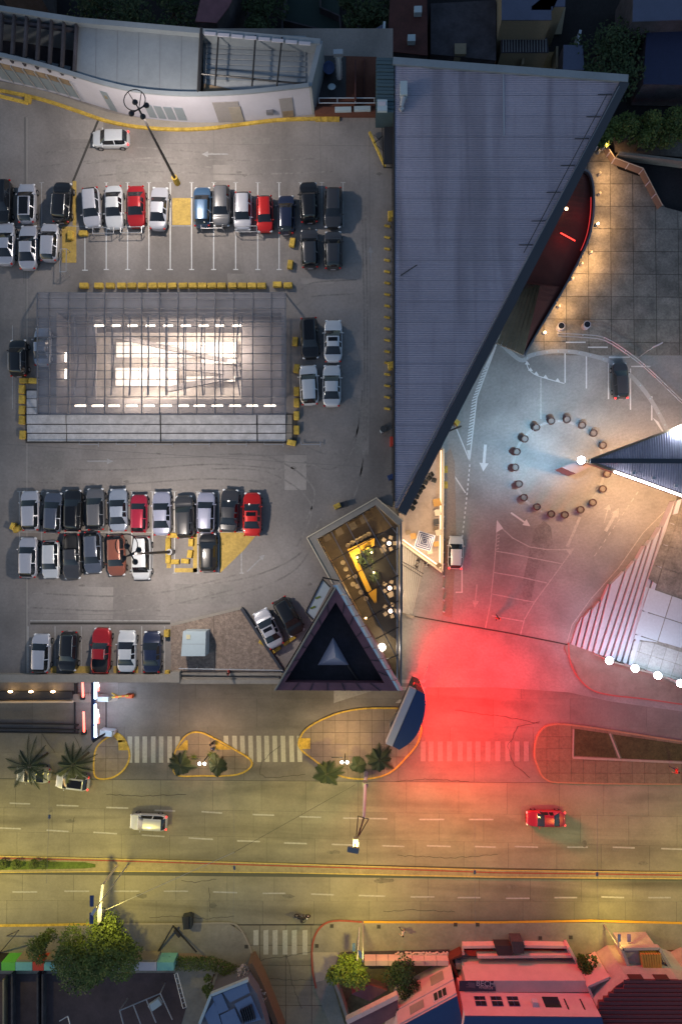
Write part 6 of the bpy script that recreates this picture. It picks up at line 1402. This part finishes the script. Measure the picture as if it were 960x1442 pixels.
for k, pts in enumerate(([(500, 690), (512, 640), (515, 480), (512, 300)], [(430, 640), (470, 650), (500, 620), (508, 560)], [(300, 650), (380, 655), (440, 700), (420, 760)], [(120, 240), (220, 232), (340, 236), (470, 232)], [(60, 225), (160, 216), (300, 226)], [(30, 668), (160, 672), (300, 664), (400, 672)], [(40, 845), (160, 850), (240, 842), (330, 820)], [(300, 832), (360, 820), (420, 790), (450, 740)], [(420, 420), (440, 408), (500, 404)])):
    sp = smoothpath(PP(pts, DECK), 6)
    for o_ in (-.75, .75): G().ribbon([p + Vector((o_ * .2, o_, 0)) for p in sp], .17, DECK + .0034 + k * .0001).out('tyre_track', M_ty, mall)
# ================================================================== TREES
rt_ = random.Random(11)
def tree(name, label, u, v, z0, H, rad, nleaf, leafs, m, clumps=9, group=None, mt=M_bark):
    q = P(u, v, z0 + H * .7); q = Vector((q.x, q.y, z0)); t = thing(name, label, 'tree', q, group)
    G().tube(q, q + Vector((.1, .1, H * .55)), H * .035, 8, H * .022).out('trunk', mt, t)
    g = G(); cs = []
    for k in range(clumps):
        a = rt_.uniform(0, 6.28); d = rad * (rt_.random() ** .5) * .72; zz = H * rt_.uniform(.55, .95) - d / rad * H * .12
        c = q + Vector((math.cos(a) * d, math.sin(a) * d, zz)); cs.append(c); g.tube(q + Vector((.1, .1, H * .45)), c, H * .014, 5, H * .005)
    g.out('limbs', mt, t)
    g = G()
    for c in cs + [q + Vector((0, 0, H * .85))]:
        r_ = rad * rt_.uniform(.28, .46)
        for _ in range(nleaf // (clumps + 1)):
            d = Vector((rt_.gauss(0, 1), rt_.gauss(0, 1), rt_.gauss(0, .8))).normalized() * r_ * (.45 + .55 * rt_.random() ** .6) * rt_.uniform(.8, 1.12); p = c + d
            a = Vector((rt_.gauss(0, 1), rt_.gauss(0, 1), rt_.gauss(0, .6))).normalized() * leafs * rt_.uniform(.6, 1.4); b = a.cross(Vector((rt_.gauss(0, .5), rt_.gauss(0, .5), 1))).normalized() * leafs * .55
            g.add([p - a, p + b, p + a, p - b], [(0, 1, 2, 3)])
    g.out('crown', m, t); return t
tree('street_tree', 'large dense green street tree beside the white banner pole', 132, 1352, .1, 8.5, 4.9, 14000, .15, M_leaf, 26)
tree('street_tree', 'small loose tree left of the large dense one', 52, 1336, .1, 5, 2.3, 1800, .13, M_leaf, 8)
tree('street_tree', 'bright yellow green tree by the side street corner', 489, 1373, .1, 5, 2.7, 3600, .15, M_leafb, 12)
tree('street_tree', 'dark wide tree behind the pink paved wall', 570, 1376, .1, 3.5, 2.5, 1800, .16, M_leafd, 10)
tree('street_tree', 'olive tree squeezed between the pink building and maroon roof', 826, 1364, .1, 3, 1.7, 1400, .16, M_leaf, 9)
tree('shrub', 'round yard bush left of the blue glass building', 296, 1388, 0, 3, 1.2, 900, .12, M_leaf, 5)
for i, (u, v, r_, n_) in enumerate(((862, 178, 2.2, 1500), (885, 182, 2.4, 1500), (915, 172, 2.6, 1800), (945, 178, 2.8, 1800), (850, 196, 1.2, 700), (905, 196, 1.6, 900), (958, 162, 2.6, 1300))):
    tree('bush', ORD[i] + ' dim bush counted in the leafy strip beyond the metal roof tip', u, v, 0, 3.5, r_, n_, .16, M_leaf, 7, 'bushes beyond the metal roof tip')
for i, (u, v, r_, n_) in enumerate(((125, -4, 4, 1000), (180, 2, 4.5, 1200), (240, 12, 4.5, 1200), (372, 14, 4, 1200), (365, 40, 2, 500), (500, 14, 2.8, 900), (530, 15, 3, 900), (850, 60, 5, 1500), (860, 100, 4, 1000))):
    tree('dark_tree', ORD[i] + ' near black tree from the left along the top edge', u, v, 0, 5, r_, n_, .22, M_leafd, 8, 'near black trees along the top edge')
hd = thing('hedge', 'clipped green hedge along the south pavement', 'hedge', P(280, 1360, .1))
for k in range(16):
    u = 234 + k * 6.4; v = 1357 + (0 if k < 11 else (k - 10) * 2.2); leafcloud(hd, 'foliage', P(u, v, .9), (.75, .85, .6), 170, .1, M_leaf, rt_, .6, dict(kind='stuff') if False else None)
for i, u in enumerate((4, 23, 47, 63)):
    t = thing('median_shrub', ORD[i] + ' round shrub from the left on the avenue median', 'shrub', P(u, 1217, .1), 'round shrubs on the median'); q = P(u, 1217, .6)
    leafcloud(t, 'foliage', q, (.62, .62, .5), 260, .09, M_leaf, rt_, .55); G().tube((q.x, q.y, .1), (q.x, q.y, .6), .05).out('trunk', M_bark, t)
def palm(u, v, label, H=4.6, n=15, Lf=2.7, z0=.1):
    q = P(u, v, z0 + H); q = Vector((q.x, q.y, z0)); t = thing('palm_tree', label, 'palm tree', q, 'palms along the avenue'); T = q + Vector((0, 0, H))
    g = G()
    for k in range(8): g.tube(q + Vector((0, 0, H * k / 8)), q + Vector((0, 0, H * (k + 1) / 8 + .02)), .17, 9, .13)
    g.out('trunk', M_bark, t)
    for k in range(n):
        a = 2 * math.pi * k / n + rt_.uniform(-.2, .2); L_ = Lf * rt_.uniform(.6, 1.15); up = rt_.uniform(.1, .9); g = G(); pts = []
        dr = Vector((math.cos(a), math.sin(a), 0)); si = Vector((-dr.y, dr.x, 0))
        for j in range(15):
            s = j / 14; pts.append(T + dr * L_ * s + Vector((0, 0, up * L_ * .5 * s - 1.0 * L_ * .55 * s * s)))
        g.path(pts, .022, 4)
        for j in range(2, 15):
            for sd_ in (1, -1):
                for h_ in (0, .5):
                    p = pts[j] if not h_ else pts[j].lerp(pts[j - 1], .5)
                    ln = .62 * math.sin(math.pi * min(1, (j / 14) * .85 + .12)) * rt_.uniform(.8, 1.1); e = p + si * sd_ * ln + dr * ln * .55 - Vector((0, 0, ln * .35)); w_ = dr * .045
                    g.add([p - w_, p + w_, e], [(0, 1, 2)])
        g.out('frond', M_palm, t)
    return t
palm(42, 1078, 'leftmost palm, over the pale green sedan', 4.5, 15, 3.0, 0); palm(103, 1077, 'second palm from the left, over the white hatchback', 4.5, 16, 2.6, 0)
palm(255, 1078, 'palm on the left part of the middle traffic island', 3, 13, 1.7); palm(306, 1078, 'palm on the right part of the middle traffic island', 3, 11, 1.3)
palm(460, 1090, 'palm overhanging the avenue from the large traffic island', 4.2, 13, 1.9); palm(534, 1070, 'palm beside the curved led sign', 3.6, 12, 1.8); palm(503, 1078, 'small palm right of the twin island lamps', 2.2, 9, 1.0)
for i, (u, v) in enumerate(((274, 1066), (262, 1068), (298, 1062))):
    q = P(u, v, .1); t = thing('spiky_plant', ('left', 'middle', 'right')[(1, 0, 2)[i]] + ' spiky lit plant beside the twin lamps of the middle island', 'plant', q, 'spiky plants by the twin lamps')
    for k in range(9): a = k * .7; G().add([q + Vector((math.cos(a + 1.5) * .08, math.sin(a + 1.5) * .08, 0)), q + Vector((math.cos(a) * .75, math.sin(a) * .75, .7)), q - Vector((math.cos(a + 1.5) * .08, math.sin(a + 1.5) * .08, 0))], [(0, 1, 2)]).out('leaf', M_leafb, t)
# ================================================================== STREET LAMPS AND POSTS
AV = (1, .79, .17)
for i, (u, v) in enumerate(((285, 1075), (485, 1073))):
    q = P(u, v, 3.2); q = Vector((q.x, q.y, .12)); t = thing('twin_lamp', ('left' if i == 0 else 'right') + ' short twin headed lamp glowing white on a traffic island', 'street lamp', q, 'twin lamps on the traffic islands')
    G().tube(q, q + Vector((0, 0, 3.1)), .06, 8).out('pole', M_dsteel, t)
    for s in (-.3, .3): G().sphere(q + Vector((s, 0, 3.2)), .17, 10, 6).out('globe', mat('globe_white', (1, 1, 1), .4, emit=(1, .95, .85), es=22), t)
    G().box(q + Vector((-.9, .35, 2.6)), (1.3, .08, .08)).out('cross_arm', M_dsteel, t)
    light('POINT', q + Vector((0, 1.9, 4.4)), 900 if i == 0 else 1100, (1, .62, .32), t, size=.25)
t = thing('tall_street_mast', 'tall white mast leaning over the avenue with a triangular bracket head', 'street lamp', P(515, 1088, .1)); a = P(515, 1088, .1); b = P(512, 1152, 10.6); top = P(498, 1196, 17)
G().tube(a, b, .2, 10, .15).out('mast', mat('pale_mast', (.5, .42, .5), .5), t); G().tube(b, top, .09, 8).out('upper_mast', M_dsteel, t)
G().tube(a, a.lerp(b, .12), .24, 10).out('base_sleeve', M_wallw, t); G().box(a.lerp(b, .27), (.65, .5, .9)).out('control_box', M_steel, t)
for u, v in ((504, 1149), (519, 1153)): G().tube(b, P(u, v, 11), .05).out('bracket_arm', M_dsteel, t); G().tube(P(u, v, 11), P(501, 1184, 15.5), .05).out('stay_rod', M_dsteel, t)
G().box(P(501, 1185, 15.7), (.5, .7, .6)).out('gear_box', M_dsteel, t); G().box(P(497, 1197, 17), (1.1, .5, .2), R(-10)).out('lamp_head', M_steel, t)
light('SPOT', Vector((top.x, top.y - .2, 16.7)), 10200, AV, t, to=Vector((top.x, top.y - 1.0, 0)), size=.4, angle=140, blend=1.0)
def street_lamp(u, v, H, label, e, arm=(0, -1.2), z0=.1, col=AV, pole=True):
    q = P(u, v, z0); t = thing('street_lamp', label, 'street lamp', q, 'street lamps along the avenue'); T = q + Vector((0, 0, H)); E = T + Vector((arm[0], arm[1], .3))
    G().tube(q, T, .1, 8, .06).out('pole', M_galv, t); G().tube(T, E, .045).out('arm', M_galv, t); G().box(E, (.3, .8, .14), math.atan2(-arm[0], arm[1])).out('lamp_head', M_galv, t)
    light('SPOT', E - Vector((0, 0, .3)), e, col, t, to=E - Vector((0, 0, 4)), size=.25, angle=158, blend=.8); return t
t = street_lamp(180, 1218, 9.6, 'street lamp with twin navy solar panels standing on the median', 4200, (-.2, -.3))
q = P(132, 1281, 10.0); 
for d in (-.9, .9): G().box(q + Vector((-.2, d, 0)), (.42, 1.15, .08)).out('solar_panel', M_blue, t)
bn = thing('banner_pole', 'white banner hanging on a bent pole above the large tree', 'banner pole', P(166, 1218, .1)); a = P(166, 1218, .1); b = P(145, 1246, 5.4); c = P(141, 1282, 7)
G().tube(a, b, .12, 8).out('pole', M_seat, bn); G().tube(b, c, .16, 6).out('upper_pole', M_wallw, bn)
G().add([P(140, 1278, 7.2), P(144, 1280, 7.2), P(143, 1296, 6.6), P(137.5, 1304, 6.4), P(137.5, 1283, 7.0)], [(0, 1, 2, 3, 4)]).out('banner', M_wallw, bn)
street_lamp(511, 1300, 7.5, 'white street lamp on the pavement corner by the yellow kerb', 2300, (-.3, 1.0))
t = thing('blue_street_sign', 'small blue sign on a white pole beside the corner street lamp', 'sign', P(506, 1306, .1)); G().tube(P(506, 1306, .1), P(503, 1352, 4.4), .06).out('pole', M_wallw, t); G().box(P(498, 1334, 4.2), (.35, .9, .05)).out('sign_plate', M_blue, t)
street_lamp(850, 1302, 4.5, 'slim dark street lamp near the maroon roofed house', 1300, (0, 1.2))
t = thing('blue_street_sign', 'small purple blue sign plate near the maroon roofed house', 'sign', P(884, 1350, .1)); G().tube(P(884, 1350, .1), P(885, 1323, 3), .04).out('pole', M_dsteel, t); G().box(P(885, 1321, 3), (.4, .85, .06)).out('sign_plate', mat('violet_sign', (.08, .05, .2), .6), t)
# lamps added to light the avenue, beyond the frame and hung on wires
street_lamp(1010, 1232, 10.5, 'added street lamp on the median, out of view beyond the right edge', 4200, (-1.6, 0)); street_lamp(-60, 1218, 10.5, 'added street lamp on the median, out of view beyond the left edge', 6500, (1.6, 0))
for i, (u, v, e) in enumerate(((330, 1222, 1300), (668, 1228, 1500), (840, 1231, 1000), (70, 1150, 900))):
    q = P(u, v, 8.5); t = thing('hanging_lamp', ORD[i] + ' small added lamp hung on a thin wire above the avenue, seen from the left' if i < 3 else 'small added lamp hung above the avenue at the left', 'added hanging lamp', q, 'added wire hung lamps over the avenue')
    G().box(q, (.24, .4, .1)).out('lamp_head', M_steel, t); G().tube(q + Vector((0, -7, .4)), q + Vector((0, 0, .06)), .012, 4).out('wire', M_steel, t); G().tube(q + Vector((0, 0, .06)), q + Vector((0, 7, .4)), .012, 4).out('wire', M_steel, t)
    light('SPOT', q - Vector((0, 0, .15)), e, AV, t, to=q - Vector((0, 0, 3)), size=.3, angle=160, blend=.9)
t = thing('overhead_cable', 'thin grey overhead cable slanting across the avenue at left', 'cable', P(145, 1280, 8)); G().tube(P(150, 1281, 7.5), P(330, 1200, 8), .02, 4).out('cable_span', M_galv, t); G().tube(P(330, 1200, 8), P(500, 1105, 9), .02, 4).out('cable_span', M_dsteel, t)
for i, pts in enumerate((((0, 1342), (27, 1310)), ((10, 1318), (27, 1310)))): 
    tag(G().tube(P(*pts[0], .14), P(*pts[1], 3.2), .06).out('leaning_pole', M_dsteel), ('long', 'short')[i] + ' dark leaning pole at the lower left pavement', 'pole')
t = thing('a_frame_gantry', 'black inverted V shaped frame standing on the south pavement', 'gantry', P(245, 1310, .1))
for a, b in (((223, 1340), (244, 1304)), ((244, 1304), (277, 1341))): G().tube(P(*a, .15), P(*b, .9), .1, 6).out('strut', M_dsteel, t)
G().box(P(250, 1314, .6), (.35, 1.0, .3), R(40)).out('dark_box', M_dsteel, t)
t = thing('waste_container', 'dark rounded waste container at the south kerb', 'waste container', P(265, 1300, .1))
G().prism(PP([(257, 1291), (267, 1289), (271, 1291), (270, 1307), (259, 1308)], .9), .1, 1.1).out('container_body', M_bin, t); G().wallrib(PP([(264, 1290), (264, 1308)], 1.1), .4, 1.1, 1.25).out('lid', M_trim, t)
# ================================================================== SOUTH BUILDINGS
pk = thing('pink_building', 'pale pink building with navy shop sign and open front terrace', 'building', P(740, 1400, 0))
ZK = 8.0
rf = [(654, 1430), (846, 1432), (870, 1520), (640, 1520)]
G().prism(PP(rf, ZK), 0, ZK).out('wall', M_pink, pk); G().prism([p for p in PP(rf, ZK)], ZK + .01, ZK + .15).out('roof', M_blue, pk)
f0 = P(654, 1430, ZK); f1 = P(846, 1432, ZK); dF = f1 - f0; nF = Vector((-dF.y, dF.x, 0)).normalized()
if nF.y < 0: nF = -nF
def facade(name, m, s0, s1, z0, z1, off=.06, o0=f0, d=dF, n=nF, par=pk, depth=None):
    dp = depth or off * 1.8
    q = [Vector((o0.x, o0.y, 0)) + d * s0 + n * off, Vector((o0.x, o0.y, 0)) + d * s1 + n * off]
    gg = G(); a, b = q; a2, b2 = a - n * dp, b - n * dp
    vs = [Vector((p.x, p.y, z)) for z in (z0, z1) for p in (a, b, b2, a2)]
    gg.add(vs, [(0, 1, 5, 4), (1, 2, 6, 5), (2, 3, 7, 6), (3, 0, 4, 7), (4, 5, 6, 7), (3, 2, 1, 0)]); return gg.out(name, m, par)
for s in (.10, .225, .35):
    fr = facade('window_frame', M_blue, s, s + .085, 4.9, 6.5, .04); facade('window_pane', M_win, s + .006, s + .038, 5.0, 6.4, .07, par=fr) ; facade('window_pane', M_win, s + .046, s + .079, 5.0, 6.4, .07, par=fr)
    facade('window_bar', M_pink, s + .002, s + .083, 5.65, 5.75, .10, par=fr)
facade('large_window', M_win, .62, .74, 4.9, 6.6, .05); facade('air_conditioner', M_signw, .525, .565, 5.9, 6.6, .5, depth=.5)
facade('slit_window', M_win, .78, .79, 5.2, 6.9, .05); facade('slit_window', M_win, .90, .91, 5.2, 6.9, .05)
# balcony ledge with the sign
ZL = 4.2
G().prism(PP([(655, 1381), (824, 1381), (832, 1397), (654, 1397)], ZL), 0, ZL).out('front_ledge', M_pink, pk)
G().flat(PP([(646, 1381), (695, 1381), (698, 1396), (646, 1396)], ZL + .06), ZL + .06).out('sign_board', mat('navy_board', (.035, .05, .09), .6), pk)
def stext(txt, u, v, size, z, rz=0, par=None, m=None, name='sign_lettering'):
    cu = bpy.data.curves.new(name, 'FONT'); cu.body = txt; cu.size = size; cu.extrude = .01; cu.align_x = 'CENTER'; cu.align_y = 'CENTER'
    me_ = None; o = bpy.data.objects.new(name, cu); COL.objects.link(o); cu.materials.append(m or M_signw); dg = bpy.context.evaluated_depsgraph_get(); me_ = bpy.data.meshes.new_from_object(o.evaluated_get(dg)); bpy.data.objects.remove(o); me_.name = name; o = bpy.data.objects.new(name, me_); COL.objects.link(o); o.location = P(u, v, z) - root_off(par); o.rotation_euler.z = rz; o.parent = par; return o
stext('BECH', 683, 1385.5, .85, ZL + .09, R(-2), pk); stext('VIVEROS', 683.5, 1391, .42, ZL + .09, R(-2), pk)
G().flat(PP([(658, 1383), (668, 1384), (669, 1392), (660, 1390)], ZL + .1), ZL + .1).out('sign_emblem', mat('faded_sign_print', (.16, .13, .18), .7), pk)
for v in (1386, 1389.5): G().ribbon(PP([(656, v), (668, v + .5)], ZL + .1), .12, ZL + .12).out('sign_line', bpy.data.materials['faded_sign_print'], pk)
G().flat(PP([(642, 1347), (812, 1347), (820, 1381), (646, 1381)], .2), .2).out('terrace_floor', mat('mauve_paving', (.20, .15, .16), .9, var=.2, scale=1, fine=.15), pk)
for q4 in ([(683, 1355), (709, 1355), (709, 1367), (683, 1367)], [(724, 1354), (800, 1353), (799, 1371), (724, 1370)]):
    G().path(PP([*q4, q4[0]], .35), .1).out('dark_outline', M_dsteel, pk)
for l, h_, m in (([(652, 1345), (652, 1334), (719, 1333)], 1.0, M_pink), ([(738, 1333), (798, 1334), (802, 1345)], 1.0, M_pink), ([(672, 1348), (804, 1347)], 1.3, M_pink), ([(800, 1334), (822, 1375)], 1.6, M_pink), ([(650, 1345), (634, 1352), (652, 1395)], 1.6, M_red)):
    G().wallrib(PP(l, h_), .3, 0, h_).out('garden_wall', m, pk)
G().prism(PP([(652, 1338), (694, 1338), (697, 1346), (660, 1346)], .4), 0, .4).out('red_terrace', M_redp, pk); G().prism(PP([(736, 1338), (794, 1338), (797, 1344), (738, 1345)], .4), 0, .4).out('red_terrace', M_redp, pk)
G().prism(PP([(696, 1332), (719, 1332), (722, 1345), (700, 1345)], 1.4), 0, 1.4).out('dark_kiosk', M_dfloor, pk); G().prism(PP([(720, 1326), (736, 1326), (738, 1343), (722, 1343)], 1.8), 0, 1.8).out('dark_gate', M_town, pk)
G().prism(PP([(641, 1356), (672, 1360), (677, 1366), (641, 1365)], .9), 0, .9).out('low_shed', M_pink, pk); G().prism(PP([(696, 1378), (716, 1364), (720, 1378)], 1.2), 0, 1.2).out('canopy_wedge', M_brick, pk)
for u, v in ((776, 1370), (668, 1374), (760, 1376)): leafcloud(pk, 'planting', P(u, v, .6), (.6, .4, .4), 60, .14, M_leaf)
# left pink block
lp = thing('pink_annex', 'pale pink block with blue roof left of the signed building', 'building', P(600, 1410, 0))
ZA = 7.0; rfl = [(560, 1447), (643, 1402), (651, 1440), (640, 1520), (540, 1520)]
G().prism(PP(rfl, ZA), 0, ZA).out('wall', M_pink, lp); G().prism(PP(rfl, ZA), ZA + .01, ZA + .12).out('roof', M_blue, lp)
a0v = P(560, 1447, ZA); dA = P(643, 1402, ZA) - a0v; nA = Vector((-dA.y, dA.x, 0)).normalized()
fw = facade('window_frame', M_signw, .62, .86, 4.8, 6.2, .05, a0v, dA, nA, lp)
for k in range(3): facade('window_pane', M_win, .64 + k * .075, .70 + k * .075, 4.9, 6.1, .08, a0v, dA, nA, fw)
facade('blank_window', M_beige, .22, .46, 4.8, 6.1, .04, a0v, dA, nA, lp); facade('blank_window', M_beige, .25, .45, 1.5, 3.2, .04, a0v, dA, nA, lp); facade('blank_window', M_beige, .62, .85, 1.8, 3.4, .04, a0v, dA, nA, lp)
facade('cornice', M_pink, 0, 1, 6.65, 6.85, .18, a0v, dA, nA, lp); facade('cornice', M_pink, 0, 1, 4.2, 4.4, .14, a0v, dA, nA, lp)
G().prism(PP([(490, 1442), (560, 1405), (561, 1428), (530, 1446)], 4.4), 4.0, 4.4, bottom=True).out('lower_roof', M_purple, lp)
G().wallrib(PP([(488, 1440), (560, 1404)], 4.6), .5, 3.8, 4.6).out('lower_cornice', M_pink, lp)
gd = thing('garden_plot', 'shady garden plot behind the dark paved wall', 'garden', P(520, 1400, 0)); G().flat(PP([(478, 1342), (632, 1338), (645, 1400), (560, 1442), (485, 1442), (466, 1378)], .15), .15).out('garden_soil', M_soil, gd)
G().prism(PP([(495, 1400), (520, 1387), (545, 1395), (520, 1410)], 1.5), 0, 1.5).out('garden_shed', M_purple, gd)
ww = thing('long_garden_wall', 'long dark wall with pink capping slabs east of the side street', 'wall', P(560, 1350, 0)); 
G().prism(PP([(480, 1342), (632, 1338), (632, 1350), (480, 1353)], .3), 0, .35).out('dark_verge', M_town, ww)
for k in range(7): G().prism(PP([(513 + k * 17, 1353), (529.4 + k * 17, 1353), (529.4 + k * 17, 1360), (513 + k * 17, 1360)], 1.6), 0, 1.6).out('capping_slab', M_pink, ww)
g = G()
for k in range(160):
    u = 555 + 75 * (rt_.random() ** .6); v = 1341 + rt_.random() * 6; g.sphere(P(u, v, .5), (.16, .10, .1), 5, 3)
g.out('pink_flowers', M_pink, ww, kind='stuff')
# maroon roofed house
M_wallp = mat('dusty_white_render', (.42, .35, .33), .85, fine=.12, var=.15, scale=.8)
mr = thing('maroon_roofed_house', 'white house with a large maroon tiled roof at the bottom right', 'house', P(900, 1400, 0))
ZM = 6.4; rm = [(867, 1389), (883, 1379), (954, 1379.5), (1010, 1400), (1010, 1520), (860, 1520), (840, 1418)]
G().prism(PP(rm, ZM), 0, ZM - .1).out('wall', M_wallp, mr)
base_r = [P(*c, ZM) for c in rm]; G().prism(base_r, ZM - .1, ZM, bottom=True).out('roof_deck', M_maroon, mr)
for k in range(18):
    v = 1382 + k * 5.6; zt = ZM + .1 + k * .06; x0 = 879 if v < 1390 else max(842, 879 - (v - 1382) * 1.3) if v < 1420 else 843
    G().prism(PP([(x0, v), (1010, v), (1010, v + 4.6), (x0 - 1, v + 4.6)], ZM + .3), ZM, zt).out('tile_course', M_maroon, mr)
m0 = P(883, 1379, ZM); dM = P(954, 1379.5, ZM) - m0; nM = Vector((-dM.y, dM.x, 0)).normalized()
for s in (.04, .55): facade('window', M_brick, s, s + .28, 5.6, 6.5, .06, m0, dM, nM, mr)
G().prism(PP([(878, 1338), (926, 1337), (944, 1378), (883, 1378)], 3.6), 0, 3.6).out('front_porch', M_wallp, mr)
for l in ([(876, 1337), (928, 1336)], [(928, 1336), (948, 1372)], [(876, 1337), (886, 1366)]): G().wallrib(PP(l, 4.1), .3, 3.5, 4.1).out('porch_parapet', M_wallp, mr)
for l in ([(862, 1350), (874, 1372)], [(849, 1355), (862, 1378)]): G().wallrib(PP(l, 1.4), .3, 0, 1.4).out('garden_wall', M_wallp, mr)
for k in range(8): G().prism(PP([(902 + k * 3.6, 1344), (904.8 + k * 3.6, 1344), (908 + k * 3.4, 1365), (905 + k * 3.4, 1365)], 4.4), 3.6, 4.4).out('pergola_board', M_wood, mr)
sb = [(828, 1390), (858, 1377), (870, 1402), (838, 1416)]
G().prism(PP(sb, 5), 0, 4.2).out('side_block', M_pink, mr)
for k in range(4): G().wallrib(PP([(sb[k][0], sb[k][1]), sb[(k + 1) % 4]], 5), .25, 4.2, 5).out('side_block_parapet', M_pink, mr)
G().prism(PP([(846, 1399), (857, 1395), (861, 1403), (850, 1408)], 4.5), 4.2, 4.5).out('hatch', M_brick, mr)
tag(G().prism(PP([(948, 1366), (975, 1355), (985, 1385), (965, 1392)], 3), 0, 3).out('cream_outbuilding', M_wallp), 'pale pink outbuilding corner at the right edge', 'building')
tag(G().flat(PP([(905, 1340), (1000, 1335), (1000, 1395), (940, 1385)], .16), .16).out('rust_forecourt', M_terra), 'rust red forecourt patch right of the white house', 'yard')
# lower left yard
yd = thing('walled_yard', 'dusky walled yard with a painted front wall at the lower left', 'yard', P(120, 1400, 0)); G().flat(PP([(-60, 1372), (246, 1370), (262, 1420), (245, 1480), (-60, 1480)], .12), .13).out('yard_floor', M_yard, yd)
for a, b, m in ((-60, 2, M_dsteel), (2, 22, M_green), (22, 46, M_aqua), (46, 62, M_redp), (62, 82, M_aqua), (82, 182, M_wallw), (182, 221, M_wallw), (221, 245, M_aqua)):
    G().wallrib(PP([(a + .3, 1361), (b - .3, 1361)], 2.0), .95, 0, 2.0).out('painted_wall_panel', m, yd)
for a, b in ((22, 46), (62, 82), (182, 221)): G().wallrib(PP([(a + 1, 1355.6), (b - 1, 1355.6)], 2.0), .5, 0, 1.9).out('white_wall_cap', M_cream, yd)
for l in ([(5, 1380), (5, 1470)], [(17, 1372), (17, 1470)], [(53, 1372), (53, 1470)], [(60, 1372), (60, 1470)]): G().wallrib(PP(l, 1), .2, 0, 1).out('yard_wall', M_town if l[0][0] > 10 else M_cream, yd)
for l in ([(246, 1372), (258, 1420)], [(250, 1370), (263, 1418)]): G().path(PP(l, 2.2), .05).out('lattice_rail', M_galv, yd)
for k in range(8):
    s = k / 7; G().tube(P(246 + 12 * s, 1372 + 48 * s, 2.2), P(250 + 13 * s, 1370 + 48 * s, 2.2), .04).out('lattice_bar', M_galv, yd)
gf = thing('goal_frame', 'white tubular goal frame standing in the dusky yard', 'goal', P(200, 1420, 0))
for a, b in (((169, 1423), (226, 1399)), ((169, 1423), (175, 1446)), ((226, 1399), (243, 1436)), ((188, 1415), (200, 1446)), ((206, 1407), (220, 1440)), ((226, 1399), (233, 1384)), ((169, 1423), (180, 1406))): G().tube(P(*a, 2.2), P(*b, 2.2 if b[1] > 1410 else .3), .07).out('tube_bar', M_galv, gf)
tag(G().path(PP([(84, 1438), (96, 1431), (99, 1442)], 2), .06).out('small_goal', M_galv), 'small white frame at the bottom of the yard', 'goal')
tag(G().box(P(219, 1414, .8), (1.5, .8, .5), R(35)).out('white_bench', M_pale), 'pale bench leaning inside the goal frame', 'bench')
bg_ = thing('blue_glass_building', 'angled building with blue glass roof panels at the bottom', 'building', P(330, 1420, 0))
ZB = 4.0; rb_ = [(297, 1402), (349, 1381), (362, 1400), (375, 1442), (390, 1520), (270, 1520), (281, 1442)]
G().prism(PP(rb_, ZB), 0, ZB).out('wall', mat('dim_blue_wall', (.12, .12, .15), .8), bg_)
M_bg = mat('blue_glass_roof', (.16, .22, .36), .2, metal=.3, fine=.08)
for q4 in ([(299, 1404), (312, 1399), (322, 1422), (308, 1428)], [(314, 1398), (347, 1384), (352, 1398), (324, 1412)], [(310, 1430), (330, 1420), (340, 1442), (316, 1452)], [(330, 1414), (353, 1402), (368, 1436), (345, 1442)], [(288, 1430), (302, 1410), (312, 1442), (300, 1455)]):
    G().prism(PP(q4, ZB + .15), ZB + .01, ZB + .15).out('glass_panel', M_bg, bg_)
for k in range(6): G().wallrib(PP([(338 + k * 3, 1424 - k * 1.5), (344 + k * 3, 1442 - k)], ZB + .5), .08, ZB + .1, ZB + .5).out('louvre', M_dsteel, bg_)
for l in ([(297, 1402), (349, 1381)], [(297, 1402), (281, 1442)]): G().wallrib(PP(l, ZB + .3), .3, ZB - .2, ZB + .3).out('roof_edge', M_pale, bg_)
M_bed = mat('brown_wall', (.14, .09, .06), .9, fine=.2)
bw = thing('roadside_wall', 'brown roadside wall beside the blue glass building', 'wall', P(365, 1390, 0)); G().wallrib(PP([(352, 1358), (368, 1390), (395, 1460)], 2.4), .6, 0, 2.4).out('wall_run', M_bed, bw); G().wallrib(PP([(356, 1356), (373, 1389), (400, 1460)], 1.2), .3, 0, 1.2).out('outer_kerb', M_dsteel, bw)
for i, (u, v) in enumerate(((344, 1372), (366, 1402))):
    t = thing('pale_shrub', ('upper' if i == 0 else 'lower') + ' pale pinkish dry shrub beside the brown roadside wall', 'shrub', P(u, v, 0), 'pale dry shrubs'); leafcloud(t, 'foliage', P(u, v, 2.2), (.9, 1.1, .7), 150, .17, mat('pale_dry_leaf', (.45, .36, .33), .9)); G().tube(P(u, v, 0), P(u, v, 2), .06).out('trunk', M_bark, t)
tag(G().wallrib(PP([(468, 1378), (478, 1402), (492, 1445)], 1.5), .35, 0, 1.5).out('ramp_wall', M_beige), 'pale curved wall closing the east side of the side street', 'wall')
